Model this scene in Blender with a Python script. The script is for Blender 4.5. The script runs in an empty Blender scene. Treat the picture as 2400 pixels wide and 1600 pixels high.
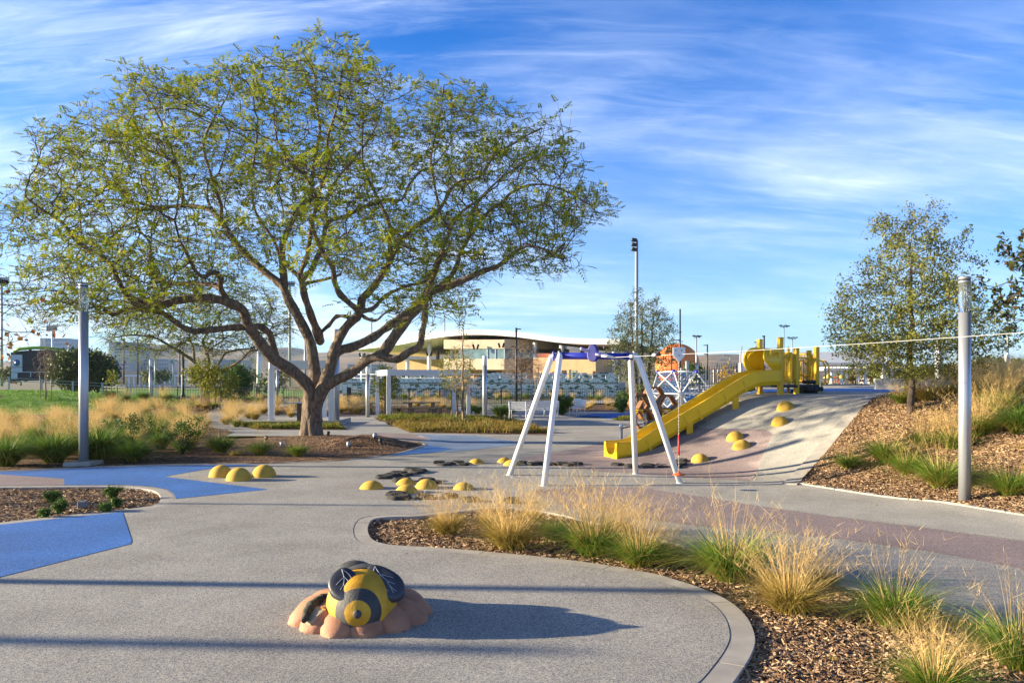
import bpy, bmesh, math, random
import numpy as np
from mathutils import Vector, Matrix, geometry, kdtree
sc = bpy.context.scene
R = math.radians
# ---------------------------------------------------------------- camera
F, HOR, CH = 1800.0, 888.0, 2.0          # focal length in photo pixels, horizon row, eye height
cam = bpy.data.cameras.new('camera'); co = bpy.data.objects.new('camera', cam)
sc.collection.objects.link(co)
co.location = (0, 0, CH); co.rotation_euler = (R(90), 0, 0)
cam.sensor_width = 36; cam.lens = 27; cam.shift_y = (HOR - 800) / 2400
cam.clip_start = 0.05; cam.clip_end = 20000
sc.camera = co
# ---------------------------------------------------------------- light
SUN_EL, SUN_AZ = 12.2, 3.0                 # sun low on the left, a little beyond the scene
w = bpy.data.worlds.new('World'); sc.world = w; w.use_nodes = True
nt = w.node_tree; N = nt.nodes; L = nt.links
bg = N['Background']
sky = N.new('ShaderNodeTexSky'); sky.sky_type = 'NISHITA'; sky.sun_disc = False
sky.sun_elevation = R(SUN_EL); sky.sun_rotation = R(-(90 - SUN_AZ))
sky.altitude = 0; sky.air_density = 1.0; sky.dust_density = 0.35; sky.ozone_density = 4.5
tc = N.new('ShaderNodeTexCoord')
sep = N.new('ShaderNodeSeparateXYZ'); L.new(tc.outputs['Generated'], sep.inputs[0])
def wm(op, a, b=None, c=None):
    n = N.new('ShaderNodeMath'); n.operation = op
    for i, v in enumerate((a, b, c)):
        if v is None: continue
        if isinstance(v, (int, float)): n.inputs[i].default_value = v
        else: L.new(v, n.inputs[i])
    return n.outputs[0]
zz = wm('ADD', wm('MAXIMUM', sep.outputs[2], 0.0), 0.30)
cx = wm('DIVIDE', sep.outputs[0], zz); cy = wm('DIVIDE', sep.outputs[1], zz)
cb = N.new('ShaderNodeCombineXYZ'); L.new(cx, cb.inputs[0]); L.new(cy, cb.inputs[1])
def cloud(rot, scl, scale, detail, rough, dist, lo, hi, off=(0, 0, 0)):
    mp = N.new('ShaderNodeMapping'); mp.inputs['Rotation'].default_value = (0, 0, R(rot))
    mp.inputs['Scale'].default_value = scl; mp.inputs['Location'].default_value = off
    L.new(cb.outputs[0], mp.inputs[0])
    n = N.new('ShaderNodeTexNoise'); n.inputs['Scale'].default_value = scale
    n.inputs['Detail'].default_value = detail; n.inputs['Roughness'].default_value = rough
    n.inputs['Distortion'].default_value = dist
    L.new(mp.outputs[0], n.inputs[0])
    m = N.new('ShaderNodeMapRange'); m.inputs[1].default_value = lo; m.inputs[2].default_value = hi
    m.interpolation_type = 'SMOOTHSTEP'
    L.new(n.outputs[0], m.inputs[0]); return m.outputs[0]
streak = cloud(-16, (0.9, 2.4, 1), 1.5, 9, 0.55, 0.5, 0.36, 0.86, (0.4, 1.7, 0))
patch = cloud(20, (1.0, 1.2, 1), 0.8, 4, 0.5, 0.3, 0.34, 0.66, (3.6, 0.9, 0))
fine = cloud(-24, (1.0, 5.5, 1), 3.0, 10, 0.68, 0.8, 0.40, 0.90, (7.0, 2.0, 0))
lowz = N.new('ShaderNodeMapRange'); L.new(sep.outputs[2], lowz.inputs[0])
lowz.inputs[1].default_value = 0.0; lowz.inputs[2].default_value = 0.40
lowz.inputs[3].default_value = 0.42; lowz.inputs[4].default_value = 0.0
leftw = N.new('ShaderNodeMapRange'); L.new(sep.outputs[0], leftw.inputs[0])
leftw.inputs[1].default_value = -0.6; leftw.inputs[2].default_value = 0.35
leftw.inputs[3].default_value = 0.62; leftw.inputs[4].default_value = 0.12
cm = wm('MULTIPLY', wm('ADD', wm('MULTIPLY', streak, 0.66), wm('MULTIPLY', fine, 0.4)), wm('ADD', wm('MULTIPLY', patch, 0.7), leftw.outputs[0]))
cm = wm('MINIMUM', wm('ADD', cm, wm('MULTIPLY', lowz.outputs[0], wm('ADD', wm('MULTIPLY', streak, 0.45), 0.62))), 0.74)
hs = N.new('ShaderNodeHueSaturation'); hs.inputs['Saturation'].default_value = 1.22; hs.inputs['Value'].default_value = 1.0
L.new(sky.outputs[0], hs.inputs['Color'])
mx = N.new('ShaderNodeMix'); mx.data_type = 'RGBA'; L.new(cm, mx.inputs[0])
tint = N.new('ShaderNodeMix'); tint.data_type = 'RGBA'; tint.blend_type = 'MULTIPLY'; tint.inputs[0].default_value = 1
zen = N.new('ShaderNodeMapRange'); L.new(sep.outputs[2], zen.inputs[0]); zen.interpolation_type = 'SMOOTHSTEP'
zen.inputs[1].default_value = 0.44; zen.inputs[2].default_value = 0.75; zen.inputs[3].default_value = 1.0; zen.inputs[4].default_value = 0.30  # unseen sky above the view dimmed on purpose, to cut fill light in shadows
L.new(hs.outputs[0], tint.inputs[6]); tint.inputs[7].default_value = (0.54, 1.10, 1.55, 1)
L.new(tint.outputs[2], mx.inputs[6]); mx.inputs[7].default_value = (6.3, 7.2, 8.6, 1)
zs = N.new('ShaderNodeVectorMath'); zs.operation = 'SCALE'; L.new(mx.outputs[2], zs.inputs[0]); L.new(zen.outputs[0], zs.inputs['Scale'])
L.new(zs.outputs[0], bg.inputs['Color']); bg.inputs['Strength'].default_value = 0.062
sl = bpy.data.lights.new('sun', 'SUN'); so = bpy.data.objects.new('sun', sl); sc.collection.objects.link(so)
sl.energy = 5.0; sl.angle = R(0.53); sl.color = (1.0, 0.84, 0.58)
sdir = Vector((-math.cos(R(SUN_AZ)) * math.cos(R(SUN_EL)), math.sin(R(SUN_AZ)) * math.cos(R(SUN_EL)), math.sin(R(SUN_EL))))
so.rotation_euler = sdir.to_track_quat('Z', 'Y').to_euler()
so.location = (-40, 5, 30)
sc.view_settings.view_transform = 'Standard'; sc.view_settings.look = 'None'
sc.view_settings.exposure = 1.66; sc.view_settings.gamma = 1
sc.cycles.max_bounces = 6; sc.cycles.diffuse_bounces = 2; sc.cycles.glossy_bounces = 3
sc.cycles.transmission_bounces = 4; sc.cycles.transparent_max_bounces = 8
sc.cycles.volume_bounces = 0
# ---------------------------------------------------------------- helpers
rnd = random.Random(7)
def at(px, py, z=0.0):
    """point of the ground plane z seen at photo pixel px, py"""
    D = F * (CH - z) / (py - HOR); return Vector(((px - 1200) / F * D, D, z))
def atD(px, py, D):
    return Vector(((px - 1200) / F * D, D, CH - (py - HOR) / F * D))
def sstep(a, b, x):
    t = min(1, max(0, (x - a) / (b - a))); return t * t * (3 - 2 * t)
FA, FB, FC = Vector((2.4, 18.8)), Vector((5.4, 14.5)), Vector((7.3, 11.0))
PROF = [(-.6, 0), (.1, .02), (.7, .12), (1.2, .26), (1.7, .43), (2.25, .65), (3, 1.0), (3.6, 1.28), (4.1, 1.46), (4.6, 1.55), (5.3, 1.59), (7, 1.61), (60, 1.62)]
def prof(s):
    if s <= PROF[0][0]: return 0.0
    for (a, za), (b, zb) in zip(PROF, PROF[1:]):
        if s <= b:
            return za + (zb - za) * (s - a) / (b - a)
    return PROF[-1][1]
def sprof(s):
    return (prof(s - .5) + prof(s - .2) + prof(s + .2) + prof(s + .5)) / 4 if s > -1.5 else 0.0
def slope_s(x, y):
    s1 = (x - FB.x) * .82 + (y - FB.y) * .572
    s2 = (x - FB.x) * .879 + (y - FB.y) * .477
    w = sstep(12.5, 16.5, y); return w * s1 + (1 - w) * s2
def Z(x, y):
    z = 0.0
    s = slope_s(x, y)
    if s > -1.5:
        u = (x - FA.x) * -.572 + (y - FA.y) * .82
        z = sprof(s) * (1 - sstep(.15 + .9 * max(0, s - 6.2), 2.3 + 1.2 * max(0, s - 6.2), u))
    def g(cx, cy, rx, ry, h):
        return h * math.exp(-((x - cx) / rx) ** 2 - ((y - cy) / ry) ** 2)
    if x < -2 and 18 < y < 32:
        z += g(-5.9, 24.2, 2.6, 1.5, .22) + g(-4.2, 22.3, 1.1, .8, .36) + g(-7.4, 22.6, 2.0, .8, .08)
    if x > 6 and 11 < y < 26:
        z += g(8.5, 16.9, 1.0, .7, .12)
    if x < -12 and y > 30: z += g(-31, 48, 11, 7, 1.25)
    return z
def atG(px, py):
    """terrain point seen at a photo pixel (marches the ray)"""
    dx, dz = (px - 1200) / F, -(py - HOR) / F
    D = 3.0; prev = D
    while D < 90:
        if CH + dz * D <= Z(dx * D, D): break
        prev = D; D += .15
    lo, hi = prev, D
    for _ in range(20):
        m = (lo + hi) / 2
        if CH + dz * m <= Z(dx * m, m): hi = m
        else: lo = m
    return Vector((dx * hi, hi, Z(dx * hi, hi)))
class MB:
    """collects verts and faces (with a material slot each) for one mesh object"""
    def __init__(s): s.v = []; s.f = []; s.m = []; s.smooth = []
    def add(s, vs, fs, m=0, sm=False):
        o = len(s.v); s.v += [tuple(p) for p in vs]
        s.f += [tuple(o + i for i in f) for f in fs]; s.m += [m] * len(fs); s.smooth += [sm] * len(fs); return s
    def box(s, c, d, m=0, rz=0, M=None, bev=0):
        x, y, z = d[0] / 2, d[1] / 2, d[2] / 2; c = Vector(c)
        b = min(bev, x * .9, y * .9, z * .9)
        if b > 0:
            vs = []; fs = []
            lv = [(-z, b), (-z + b, 0), (z - b, 0), (z, b)]
            ring = lambda i: [(-x + i + (b if i == 0 else 0), -y + i), ]
            for (zz_, i) in lv:
                X, Y = x - i, y - i; k = b * .7 if i == 0 else b * .35
                vs += [(-X + k, -Y, zz_), (X - k, -Y, zz_), (X, -Y + k, zz_), (X, Y - k, zz_), (X - k, Y, zz_), (-X + k, Y, zz_), (-X, Y - k, zz_), (-X, -Y + k, zz_)]
            for L_ in range(3):
                for i in range(8):
                    j = (i + 1) % 8; fs.append((L_ * 8 + i, L_ * 8 + j, L_ * 8 + 8 + j, L_ * 8 + 8 + i))
            fs.append(tuple(range(7, -1, -1))); fs.append(tuple(range(24, 32)))
        else:
            vs = [(i * x, j * y, k * z) for k in (-1, 1) for j in (-1, 1) for i in (-1, 1)]
            fs = [(0, 2, 3, 1), (4, 5, 7, 6), (0, 1, 5, 4), (1, 3, 7, 5), (3, 2, 6, 7), (2, 0, 4, 6)]
        Q = M if M is not None else Matrix.Rotation(rz, 3, 'Z')
        return s.add([Q @ Vector(v) + c for v in vs], fs, m)
    def tube(s, pts, r, n=8, m=0, caps=True, sm=True):
        pts = [Vector(p) for p in pts]; k = len(pts)
        rs = r if hasattr(r, '__len__') else [r] * k
        vs = []; up = None
        for i, p in enumerate(pts):
            t = (pts[min(i + 1, k - 1)] - pts[max(i - 1, 0)])
            t = t.normalized() if t.length > 1e-9 else Vector((0, 0, 1))
            if up is None:
                a = Vector((0, 0, 1)) if abs(t.z) < .9 else Vector((1, 0, 0)); up = t.cross(a).normalized()
            up = (up - t * up.dot(t)); up = up.normalized() if up.length > 1e-6 else t.orthogonal().normalized()
            bb = t.cross(up)
            for j in range(n):
                a = 2 * math.pi * (j + .5) / n
                vs.append(p + (up * math.cos(a) + bb * math.sin(a)) * rs[i])
        fs = [(i * n + j, i * n + (j + 1) % n, (i + 1) * n + (j + 1) % n, (i + 1) * n + j) for i in range(k - 1) for j in range(n)]
        s.add(vs, fs, m, sm)
        if caps:
            o = len(s.v) - len(vs)
            s.f += [tuple(o + j for j in range(n - 1, -1, -1)), tuple(o + (k - 1) * n + j for j in range(n))]
            s.m += [m, m]; s.smooth += [False, False]
        return s
    def lathe(s, prof_, n=24, c=(0, 0, 0), m=0, sm=True, M=None):
        vs = []; c = Vector(c)
        for (r, z) in prof_:
            for j in range(n):
                a = 2 * math.pi * j / n; p = Vector((r * math.cos(a), r * math.sin(a), z))
                vs.append((M @ p if M is not None else p) + c)
        k = len(prof_)
        fs = [(i * n + j, i * n + (j + 1) % n, (i + 1) * n + (j + 1) % n, (i + 1) * n + j) for i in range(k - 1) for j in range(n)]
        if prof_[0][0] > 1e-6: fs.append(tuple(range(n - 1, -1, -1)))
        if prof_[-1][0] > 1e-6: fs.append(tuple((k - 1) * n + j for j in range(n)))
        return s.add(vs, fs, m, sm)
    def ball(s, c, r, n=12, m=0, M=None):
        rr = r if hasattr(r, '__len__') else (r, r, r)
        vs = []; k = n // 2; c = Vector(c)
        for i in range(k + 1):
            th = math.pi * i / k
            for j in range(n):
                a = 2 * math.pi * j / n
                p = Vector((rr[0] * math.sin(th) * math.cos(a), rr[1] * math.sin(th) * math.sin(a), -rr[2] * math.cos(th)))
                vs.append((M @ p if M is not None else p) + c)
        fs = [(i * n + j, i * n + (j + 1) % n, (i + 1) * n + (j + 1) % n, (i + 1) * n + j) for i in range(k) for j in range(n)]
        return s.add(vs, fs, m, True)
    def prism(s, poly, a, b, m=0):
        """poly: list of 3-D points, extruded from offset a to offset b (vectors)"""
        a, b = Vector(a), Vector(b); k = len(poly)
        vs = [Vector(p) + a for p in poly] + [Vector(p) + b for p in poly]
        fs = [tuple(range(k)), tuple(range(2 * k - 1, k - 1, -1))] + [(i, k + i, k + (i + 1) % k, (i + 1) % k) for i in range(k)]
        return s.add(vs, fs, m)
    def build(s, name, mats, parent=None, loc=None, props=None):
        me = bpy.data.meshes.new(name)
        o = bpy.data.objects.new(name, me); sc.collection.objects.link(o)
        if not isinstance(mats, (list, tuple)): mats = [mats]
        me.from_pydata([tuple(v) for v in s.v], [], s.f)
        for m_ in mats: me.materials.append(m_)
        me.polygons.foreach_set('material_index', s.m); me.polygons.foreach_set('use_smooth', s.smooth)
        me.update(); me.validate()
        bm = bmesh.new(); bm.from_mesh(me); bmesh.ops.recalc_face_normals(bm, faces=bm.faces) if len(s.f) < 60000 else None
        bm.to_mesh(me); bm.free()
        if parent is not None: o.parent = parent
        if loc is not None: o.location = loc
        if props: tag(o, **props)
        return o
def tag(o, label=None, category=None, group=None, kind=None):
    if label: o['label'] = label
    if category: o['category'] = category
    if group: o['group'] = group
    if kind: o['kind'] = kind
    return o
def thing(name, label, cat, loc=(0, 0, 0), rz=0, group=None):
    o = bpy.data.objects.new(name, None); sc.collection.objects.link(o); o.empty_display_size = .2
    o.location = loc; o.rotation_euler = (0, 0, rz)
    return tag(o, label, cat, group)
def dup(root, loc, rz=0, s=1.0, label=None, group=None):
    r = root.copy(); sc.collection.objects.link(r); r.location = loc; r.rotation_euler = (0, 0, rz)
    r.scale = (s, s, s) if not hasattr(s, '__len__') else s
    if label: r['label'] = label
    if group: r['group'] = group
    for ch in KIDS(root):
        c = ch.copy(); sc.collection.objects.link(c); c.parent = r
        for g in KIDS(ch):
            d = g.copy(); sc.collection.objects.link(d); d.parent = c
    return r
def KIDS(o):
    return [c for c in o.children]
def np_mesh(name, V, Fq, mats, parent=None, mi=None, smooth=False, loc=None):
    """V (n,3), Fq (m,3|4) arrays -> mesh object, fast"""
    me = bpy.data.meshes.new(name); V = np.asarray(V, dtype=np.float32); Fq = np.asarray(Fq, dtype=np.int32)
    k = Fq.shape[1]; m = Fq.shape[0]
    me.vertices.add(len(V)); me.vertices.foreach_set('co', V.ravel())
    me.loops.add(m * k); me.loops.foreach_set('vertex_index', Fq.ravel())
    me.polygons.add(m); me.polygons.foreach_set('loop_start', np.arange(m, dtype=np.int32) * k)
    if not isinstance(mats, (list, tuple)): mats = [mats]
    for q in mats: me.materials.append(q)
    if mi is not None: me.polygons.foreach_set('material_index', np.asarray(mi, dtype=np.int32))
    me.update(calc_edges=True)
    me.polygons.foreach_set('use_smooth', np.full(m, smooth))
    o = bpy.data.objects.new(name, me); sc.collection.objects.link(o)
    if parent is not None: o.parent = parent
    if loc is not None: o.location = loc
    return o
# ---------------------------------------------------------------- materials
def mat(name, col, col2=None, scale=8.0, rough=.7, bump=0, bscale=None, metal=0, detail=4, lo=.35, hi=.65, coord='Object', spec=.5, stretch=None, col3=None, scale3=1.0, island=None, transl=0, coat=0):
    m = bpy.data.materials.new(name); m.use_nodes = True; t = m.node_tree; n = t.nodes; l = t.links
    b = n['Principled BSDF']; b.inputs['Roughness'].default_value = rough; b.inputs['Metallic'].default_value = metal
    b.inputs['Specular IOR Level'].default_value = spec
    if coat: b.inputs['Coat Weight'].default_value = coat
    tcn = n.new('ShaderNodeTexCoord'); vec = tcn.outputs[coord]
    if stretch:
        mp = n.new('ShaderNodeMapping'); mp.inputs['Scale'].default_value = stretch; l.new(vec, mp.inputs[0]); vec = mp.outputs[0]
    def noise(s, d=4, r=.55):
        q = n.new('ShaderNodeTexNoise'); q.inputs['Scale'].default_value = s; q.inputs['Detail'].default_value = d; q.inputs['Roughness'].default_value = r
        l.new(vec, q.inputs[0]); return q.outputs[0]
    def mixc(fac, a, c):
        q = n.new('ShaderNodeMix'); q.data_type = 'RGBA'
        if isinstance(fac, float): q.inputs[0].default_value = fac
        else: l.new(fac, q.inputs[0])
        for i, v in ((6, a), (7, c)):
            if isinstance(v, tuple): q.inputs[i].default_value = (*v, 1)
            else: l.new(v, q.inputs[i])
        return q.outputs[2]
    def mr(v, a, c, x=0., y=1.):
        q = n.new('ShaderNodeMapRange'); q.inputs[1].default_value = a; q.inputs[2].default_value = c; q.inputs[3].default_value = x; q.inputs[4].default_value = y
        l.new(v, q.inputs[0]); return q.outputs[0]
    out = tuple(col)
    if col2: out = mixc(mr(noise(scale, detail), lo, hi), tuple(col), tuple(col2))
    if island:
        gi = n.new('ShaderNodeNewGeometry')
        out = mixc(mr(gi.outputs['Random Per Island'], island[1], island[2]), out, tuple(island[0]))
    if col3: out = mixc(mr(noise(scale3, 3), .45, .62), out, tuple(col3))
    if isinstance(out, tuple): b.inputs['Base Color'].default_value = (*out, 1)
    else: l.new(out, b.inputs['Base Color'])
    if bump:
        bn = n.new('ShaderNodeBump'); bn.inputs['Strength'].default_value = bump; bn.inputs['Distance'].default_value = .02 if not stretch else .07
        l.new(noise(bscale or scale * 3, 6, .65), bn.inputs['Height']); l.new(bn.outputs[0], b.inputs['Normal'])
    if transl:
        tr = n.new('ShaderNodeBsdfTranslucent'); ms = n.new('ShaderNodeMixShader'); ms.inputs[0].default_value = transl
        if isinstance(out, tuple): tr.inputs[0].default_value = (*out, 1)
        else: l.new(out, tr.inputs[0])
        l.new(b.outputs[0], ms.inputs[1]); l.new(tr.outputs[0], ms.inputs[2]); l.new(ms.outputs[0], n['Material Output'].inputs[0])
    m['b'] = 1
    return m
def speckle(name, base, c_dark, c_light, sc1=165., bump=.45, big=None):
    """poured rubber granules: fine speckles of three colours with a faint large mottling"""
    m = bpy.data.materials.new(name); m.use_nodes = True; t = m.node_tree; n = t.nodes; l = t.links
    b = n['Principled BSDF']; b.inputs['Roughness'].default_value = .85; b.inputs['Specular IOR Level'].default_value = .25
    tcn = n.new('ShaderNodeTexCoord'); vec = tcn.outputs['Object']
    vo = n.new('ShaderNodeTexVoronoi'); vo.inputs['Scale'].default_value = sc1; l.new(vec, vo.inputs[0])
    sp = n.new('ShaderNodeSeparateColor'); l.new(vo.outputs['Color'], sp.inputs[0])
    cr = n.new('ShaderNodeValToRGB'); cr.color_ramp.interpolation = 'CONSTANT'
    e = cr.color_ramp.elements; e[0].position = 0; e[0].color = (*c_dark, 1); e[1].position = .3; e[1].color = (*base, 1)
    q = e.new(.72); q.color = (*c_light, 1); l.new(sp.outputs[0], cr.inputs[0])
    nz = n.new('ShaderNodeTexNoise'); nz.inputs['Scale'].default_value = .9; nz.inputs['Detail'].default_value = 6; nz.inputs['Roughness'].default_value = .6; l.new(vec, nz.inputs[0])
    m2 = n.new('ShaderNodeMapRange'); m2.inputs[1].default_value = .3; m2.inputs[2].default_value = .7; m2.inputs[3].default_value = .80; m2.inputs[4].default_value = 1.14; l.new(nz.outputs[0], m2.inputs[0])
    n3 = n.new('ShaderNodeTexNoise'); n3.inputs['Scale'].default_value = 26; n3.inputs['Detail'].default_value = 5; n3.inputs['Roughness'].default_value = .75; l.new(vec, n3.inputs[0])
    m3 = n.new('ShaderNodeMapRange'); m3.inputs[1].default_value = .3; m3.inputs[2].default_value = .7; m3.inputs[3].default_value = .84; m3.inputs[4].default_value = 1.16; l.new(n3.outputs[0], m3.inputs[0])
    mm = n.new('ShaderNodeMath'); mm.operation = 'MULTIPLY'; l.new(m2.outputs[0], mm.inputs[0]); l.new(m3.outputs[0], mm.inputs[1])
    mu = n.new('ShaderNodeVectorMath'); mu.operation = 'SCALE'; l.new(cr.outputs[0], mu.inputs[0]); l.new(mm.outputs[0], mu.inputs['Scale'])
    l.new(mu.outputs[0], b.inputs['Base Color'])
    bn = n.new('ShaderNodeBump'); bn.inputs['Strength'].default_value = bump; bn.inputs['Distance'].default_value = .004
    ad = n.new('ShaderNodeMath'); ad.operation = 'ADD'; l.new(vo.outputs['Distance'], ad.inputs[0]); l.new(n3.outputs[0], ad.inputs[1])
    l.new(ad.outputs[0], bn.inputs['Height']); l.new(bn.outputs[0], b.inputs['Normal'])
    return m
def mulch_mat(name, dark, mid, light, scale=42.):
    m = bpy.data.materials.new(name); m.use_nodes = True; t = m.node_tree; n = t.nodes; l = t.links
    b = n['Principled BSDF']; b.inputs['Roughness'].default_value = .9; b.inputs['Specular IOR Level'].default_value = .2
    tcn = n.new('ShaderNodeTexCoord'); vec = tcn.outputs['Object']
    wv = n.new('ShaderNodeTexNoise'); wv.inputs['Scale'].default_value = 5; l.new(vec, wv.inputs[0])
    vs = n.new('ShaderNodeVectorMath'); vs.operation = 'SCALE'; vs.inputs['Scale'].default_value = .35; l.new(wv.outputs['Color'], vs.inputs[0])
    va = n.new('ShaderNodeVectorMath'); l.new(vec, va.inputs[0]); l.new(vs.outputs[0], va.inputs[1])
    outs = []
    for rot, s in ((.4, (1, .3, .5)), (1.9, (1, .3, .5))):
        mp = n.new('ShaderNodeMapping'); mp.inputs['Rotation'].default_value = (0, 0, rot); mp.inputs['Scale'].default_value = s; l.new(va.outputs[0], mp.inputs[0])
        vo = n.new('ShaderNodeTexVoronoi'); vo.inputs['Scale'].default_value = scale; l.new(mp.outputs[0], vo.inputs[0]); outs.append(vo)
    nz = n.new('ShaderNodeTexNoise'); nz.inputs['Scale'].default_value = 22; nz.inputs['Detail'].default_value = 2; l.new(vec, nz.inputs[0])
    gt = n.new('ShaderNodeMath'); gt.operation = 'GREATER_THAN'; gt.inputs[1].default_value = .5; l.new(nz.outputs[0], gt.inputs[0])
    mxc = n.new('ShaderNodeMix'); mxc.data_type = 'RGBA'; l.new(gt.outputs[0], mxc.inputs[0]); l.new(outs[0].outputs['Color'], mxc.inputs[6]); l.new(outs[1].outputs['Color'], mxc.inputs[7])
    sp = n.new('ShaderNodeSeparateColor'); l.new(mxc.outputs[2], sp.inputs[0])
    cr = n.new('ShaderNodeValToRGB'); e = cr.color_ramp.elements
    e[0].position = 0; e[0].color = (*dark, 1); e[1].position = .55; e[1].color = (*mid, 1); q = e.new(.95); q.color = (*light, 1)
    l.new(sp.outputs[0], cr.inputs[0])
    big = n.new('ShaderNodeTexNoise'); big.inputs['Scale'].default_value = 1.3; big.inputs['Detail'].default_value = 5; l.new(vec, big.inputs[0])
    m2 = n.new('ShaderNodeMapRange'); m2.inputs[1].default_value = .3; m2.inputs[2].default_value = .7; m2.inputs[3].default_value = .7; m2.inputs[4].default_value = 1.2; l.new(big.outputs[0], m2.inputs[0])
    mu = n.new('ShaderNodeVectorMath'); mu.operation = 'SCALE'; l.new(cr.outputs[0], mu.inputs[0]); l.new(m2.outputs[0], mu.inputs['Scale'])
    l.new(mu.outputs[0], b.inputs['Base Color'])
    bn = n.new('ShaderNodeBump'); bn.inputs['Strength'].default_value = 1; bn.inputs['Distance'].default_value = .03
    ad = n.new('ShaderNodeMath'); ad.operation = 'ADD'; l.new(outs[0].outputs['Distance'], ad.inputs[0]); l.new(outs[1].outputs['Distance'], ad.inputs[1])
    l.new(ad.outputs[0], bn.inputs['Height']); l.new(bn.outputs[0], b.inputs['Normal'])
    return m
# ================================================================ the setting
M_rub = speckle('rubber_grey', (.385, .365, .325), (.17, .17, .195), (.56, .525, .44))
M_rubl = speckle('rubber_light_grey', (.46, .43, .37), (.26, .26, .26), (.60, .56, .46))
M_blue = speckle('rubber_blue', (.035, .16, .50), (.025, .10, .36), (.11, .27, .62))
M_lblue = speckle('rubber_pale_blue', (.18, .27, .42), (.10, .18, .36), (.32, .36, .42))
M_mauve = speckle('rubber_mauve', (.32, .245, .235), (.18, .14, .155), (.44, .36, .335))
M_conc = mat('concrete', (.36, .35, .33), (.28, .275, .265), scale=1.6, rough=.85, bump=.15, bscale=60, detail=8)
M_kerb = mat('kerb_concrete', (.44, .41, .36), (.34, .315, .28), scale=3.5, rough=.85, bump=.2, bscale=90, detail=8)
M_mulch = mulch_mat('bark_mulch', (.06, .034, .02), (.28, .16, .08), (.66, .45, .26))
M_mulchd = mulch_mat('dark_mulch', (.035, .021, .014), (.13, .07, .04), (.36, .22, .13), 30)
M_soil = mat('soil', (.20, .115, .07), (.10, .058, .038), scale=3, rough=.95, bump=.8, bscale=14, detail=8)
M_lawn = mat('lawn', (.17, .33, .02), (.10, .22, .015), scale=1.2, rough=.9, bump=.6, bscale=60, detail=8)
M_field = mat('field', (.17, .145, .075), (.11, .11, .05), scale=.25, rough=.95, detail=8)
def inside(poly, x, y):
    r = False; n = len(poly); j = n - 1
    for i in range(n):
        xi, yi = poly[i][0], poly[i][1]; xj, yj = poly[j][0], poly[j][1]
        if (yi > y) != (yj > y) and x < (xj - xi) * (y - yi) / (yj - yi) + xi: r = not r
        j = i
    return r
def smooth_loop(pts, k=6, closed=True):
    out = []; n = len(pts); rng = range(n) if closed else range(n - 1)
    for i in rng:
        g = (lambda a: pts[a % n]) if closed else (lambda a: pts[min(max(a, 0), n - 1)])
        p0, p1, p2, p3 = g(i - 1), g(i), g(i + 1), g(i + 2)
        for q in range(k):
            t = q / k
            out.append(tuple(.5 * ((2 * p1[c]) + (-p0[c] + p2[c]) * t + (2 * p0[c] - 5 * p1[c] + 4 * p2[c] - p3[c]) * t * t + (-p0[c] + 3 * p1[c] - 3 * p2[c] + p3[c]) * t ** 3) for c in (0, 1)))
    if not closed: out.append((pts[-1][0], pts[-1][1]))
    return out
def densify(poly, d):
    out = []
    for i, a in enumerate(poly):
        b = poly[(i + 1) % len(poly)]; l = math.hypot(b[0] - a[0], b[1] - a[1]); k = max(1, int(l / d))
        out += [(a[0] + (b[0] - a[0]) * q / k, a[1] + (b[1] - a[1]) * q / k) for q in range(k)]
    return out
def sheet(name, outer, zoff, m, holes=(), sp=.5, kind='structure', fine=None, rough=0, edge=0):
    """flat or draped sheet bounded by outer, with holes; grid vertices wherever the terrain is not level"""
    outer = densify([(p[0], p[1]) for p in outer], 1.0 if not edge else edge); holes = [[(p[0], p[1]) for p in h] for h in holes]
    V = []; E = []
    for loop in [outer] + holes:
        o = len(V); V += [Vector(p) for p in loop]; E += [(o + i, o + (i + 1) % len(loop)) for i in range(len(loop))]
    xs = [p[0] for p in outer]; ys = [p[1] for p in outer]
    x = min(xs) + sp / 2
    while x < max(xs):
        y = min(ys) + sp / 2
        while y < max(ys):
            if (rough or abs(Z(x, y)) > 1e-4 or Z(x + sp, y + sp) > 1e-4 or Z(x - sp, y - sp) > 1e-4) and inside(outer, x, y) and not any(inside(h, x, y) for h in holes):
                V.append(Vector((x, y)))
            y += sp
        x += sp
    r = geometry.delaunay_2d_cdt(V, E, [], 0, 1e-5)
    vs, fs = r[0], r[2]; F2 = []
    for f in fs:
        cx_ = sum(vs[i].x for i in f) / 3; cy_ = sum(vs[i].y for i in f) / 3
        if inside(outer, cx_, cy_) and not any(inside(h, cx_, cy_) for h in holes): F2.append(tuple(f))
    def zz_(v):
        z = Z(v.x, v.y) + zoff
        if rough: z += rough * (math.sin(v.x * 5.1 + math.sin(v.y * 3.3)) + math.sin(v.y * 6.3 + 1.7 * math.sin(v.x * 2.7)) + math.sin((v.x + v.y) * 11.0)) / 3
        return z
    flat = not rough and all(abs(Z(v.x, v.y)) < 1e-4 for v in vs)
    b = MB(); b.add([(v.x, v.y, zz_(v)) for v in vs], F2, 0, not flat)
    o = b.build(name, m); tag(o, kind=kind)
    me = o.data
    for p in me.polygons:
        if p.normal.z < 0: p.flip()
    me.update(); return o
P = lambda *a: [at(x, y) for x, y in a]
G_ = lambda *a: [atG(x, y) for x, y in a]
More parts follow.
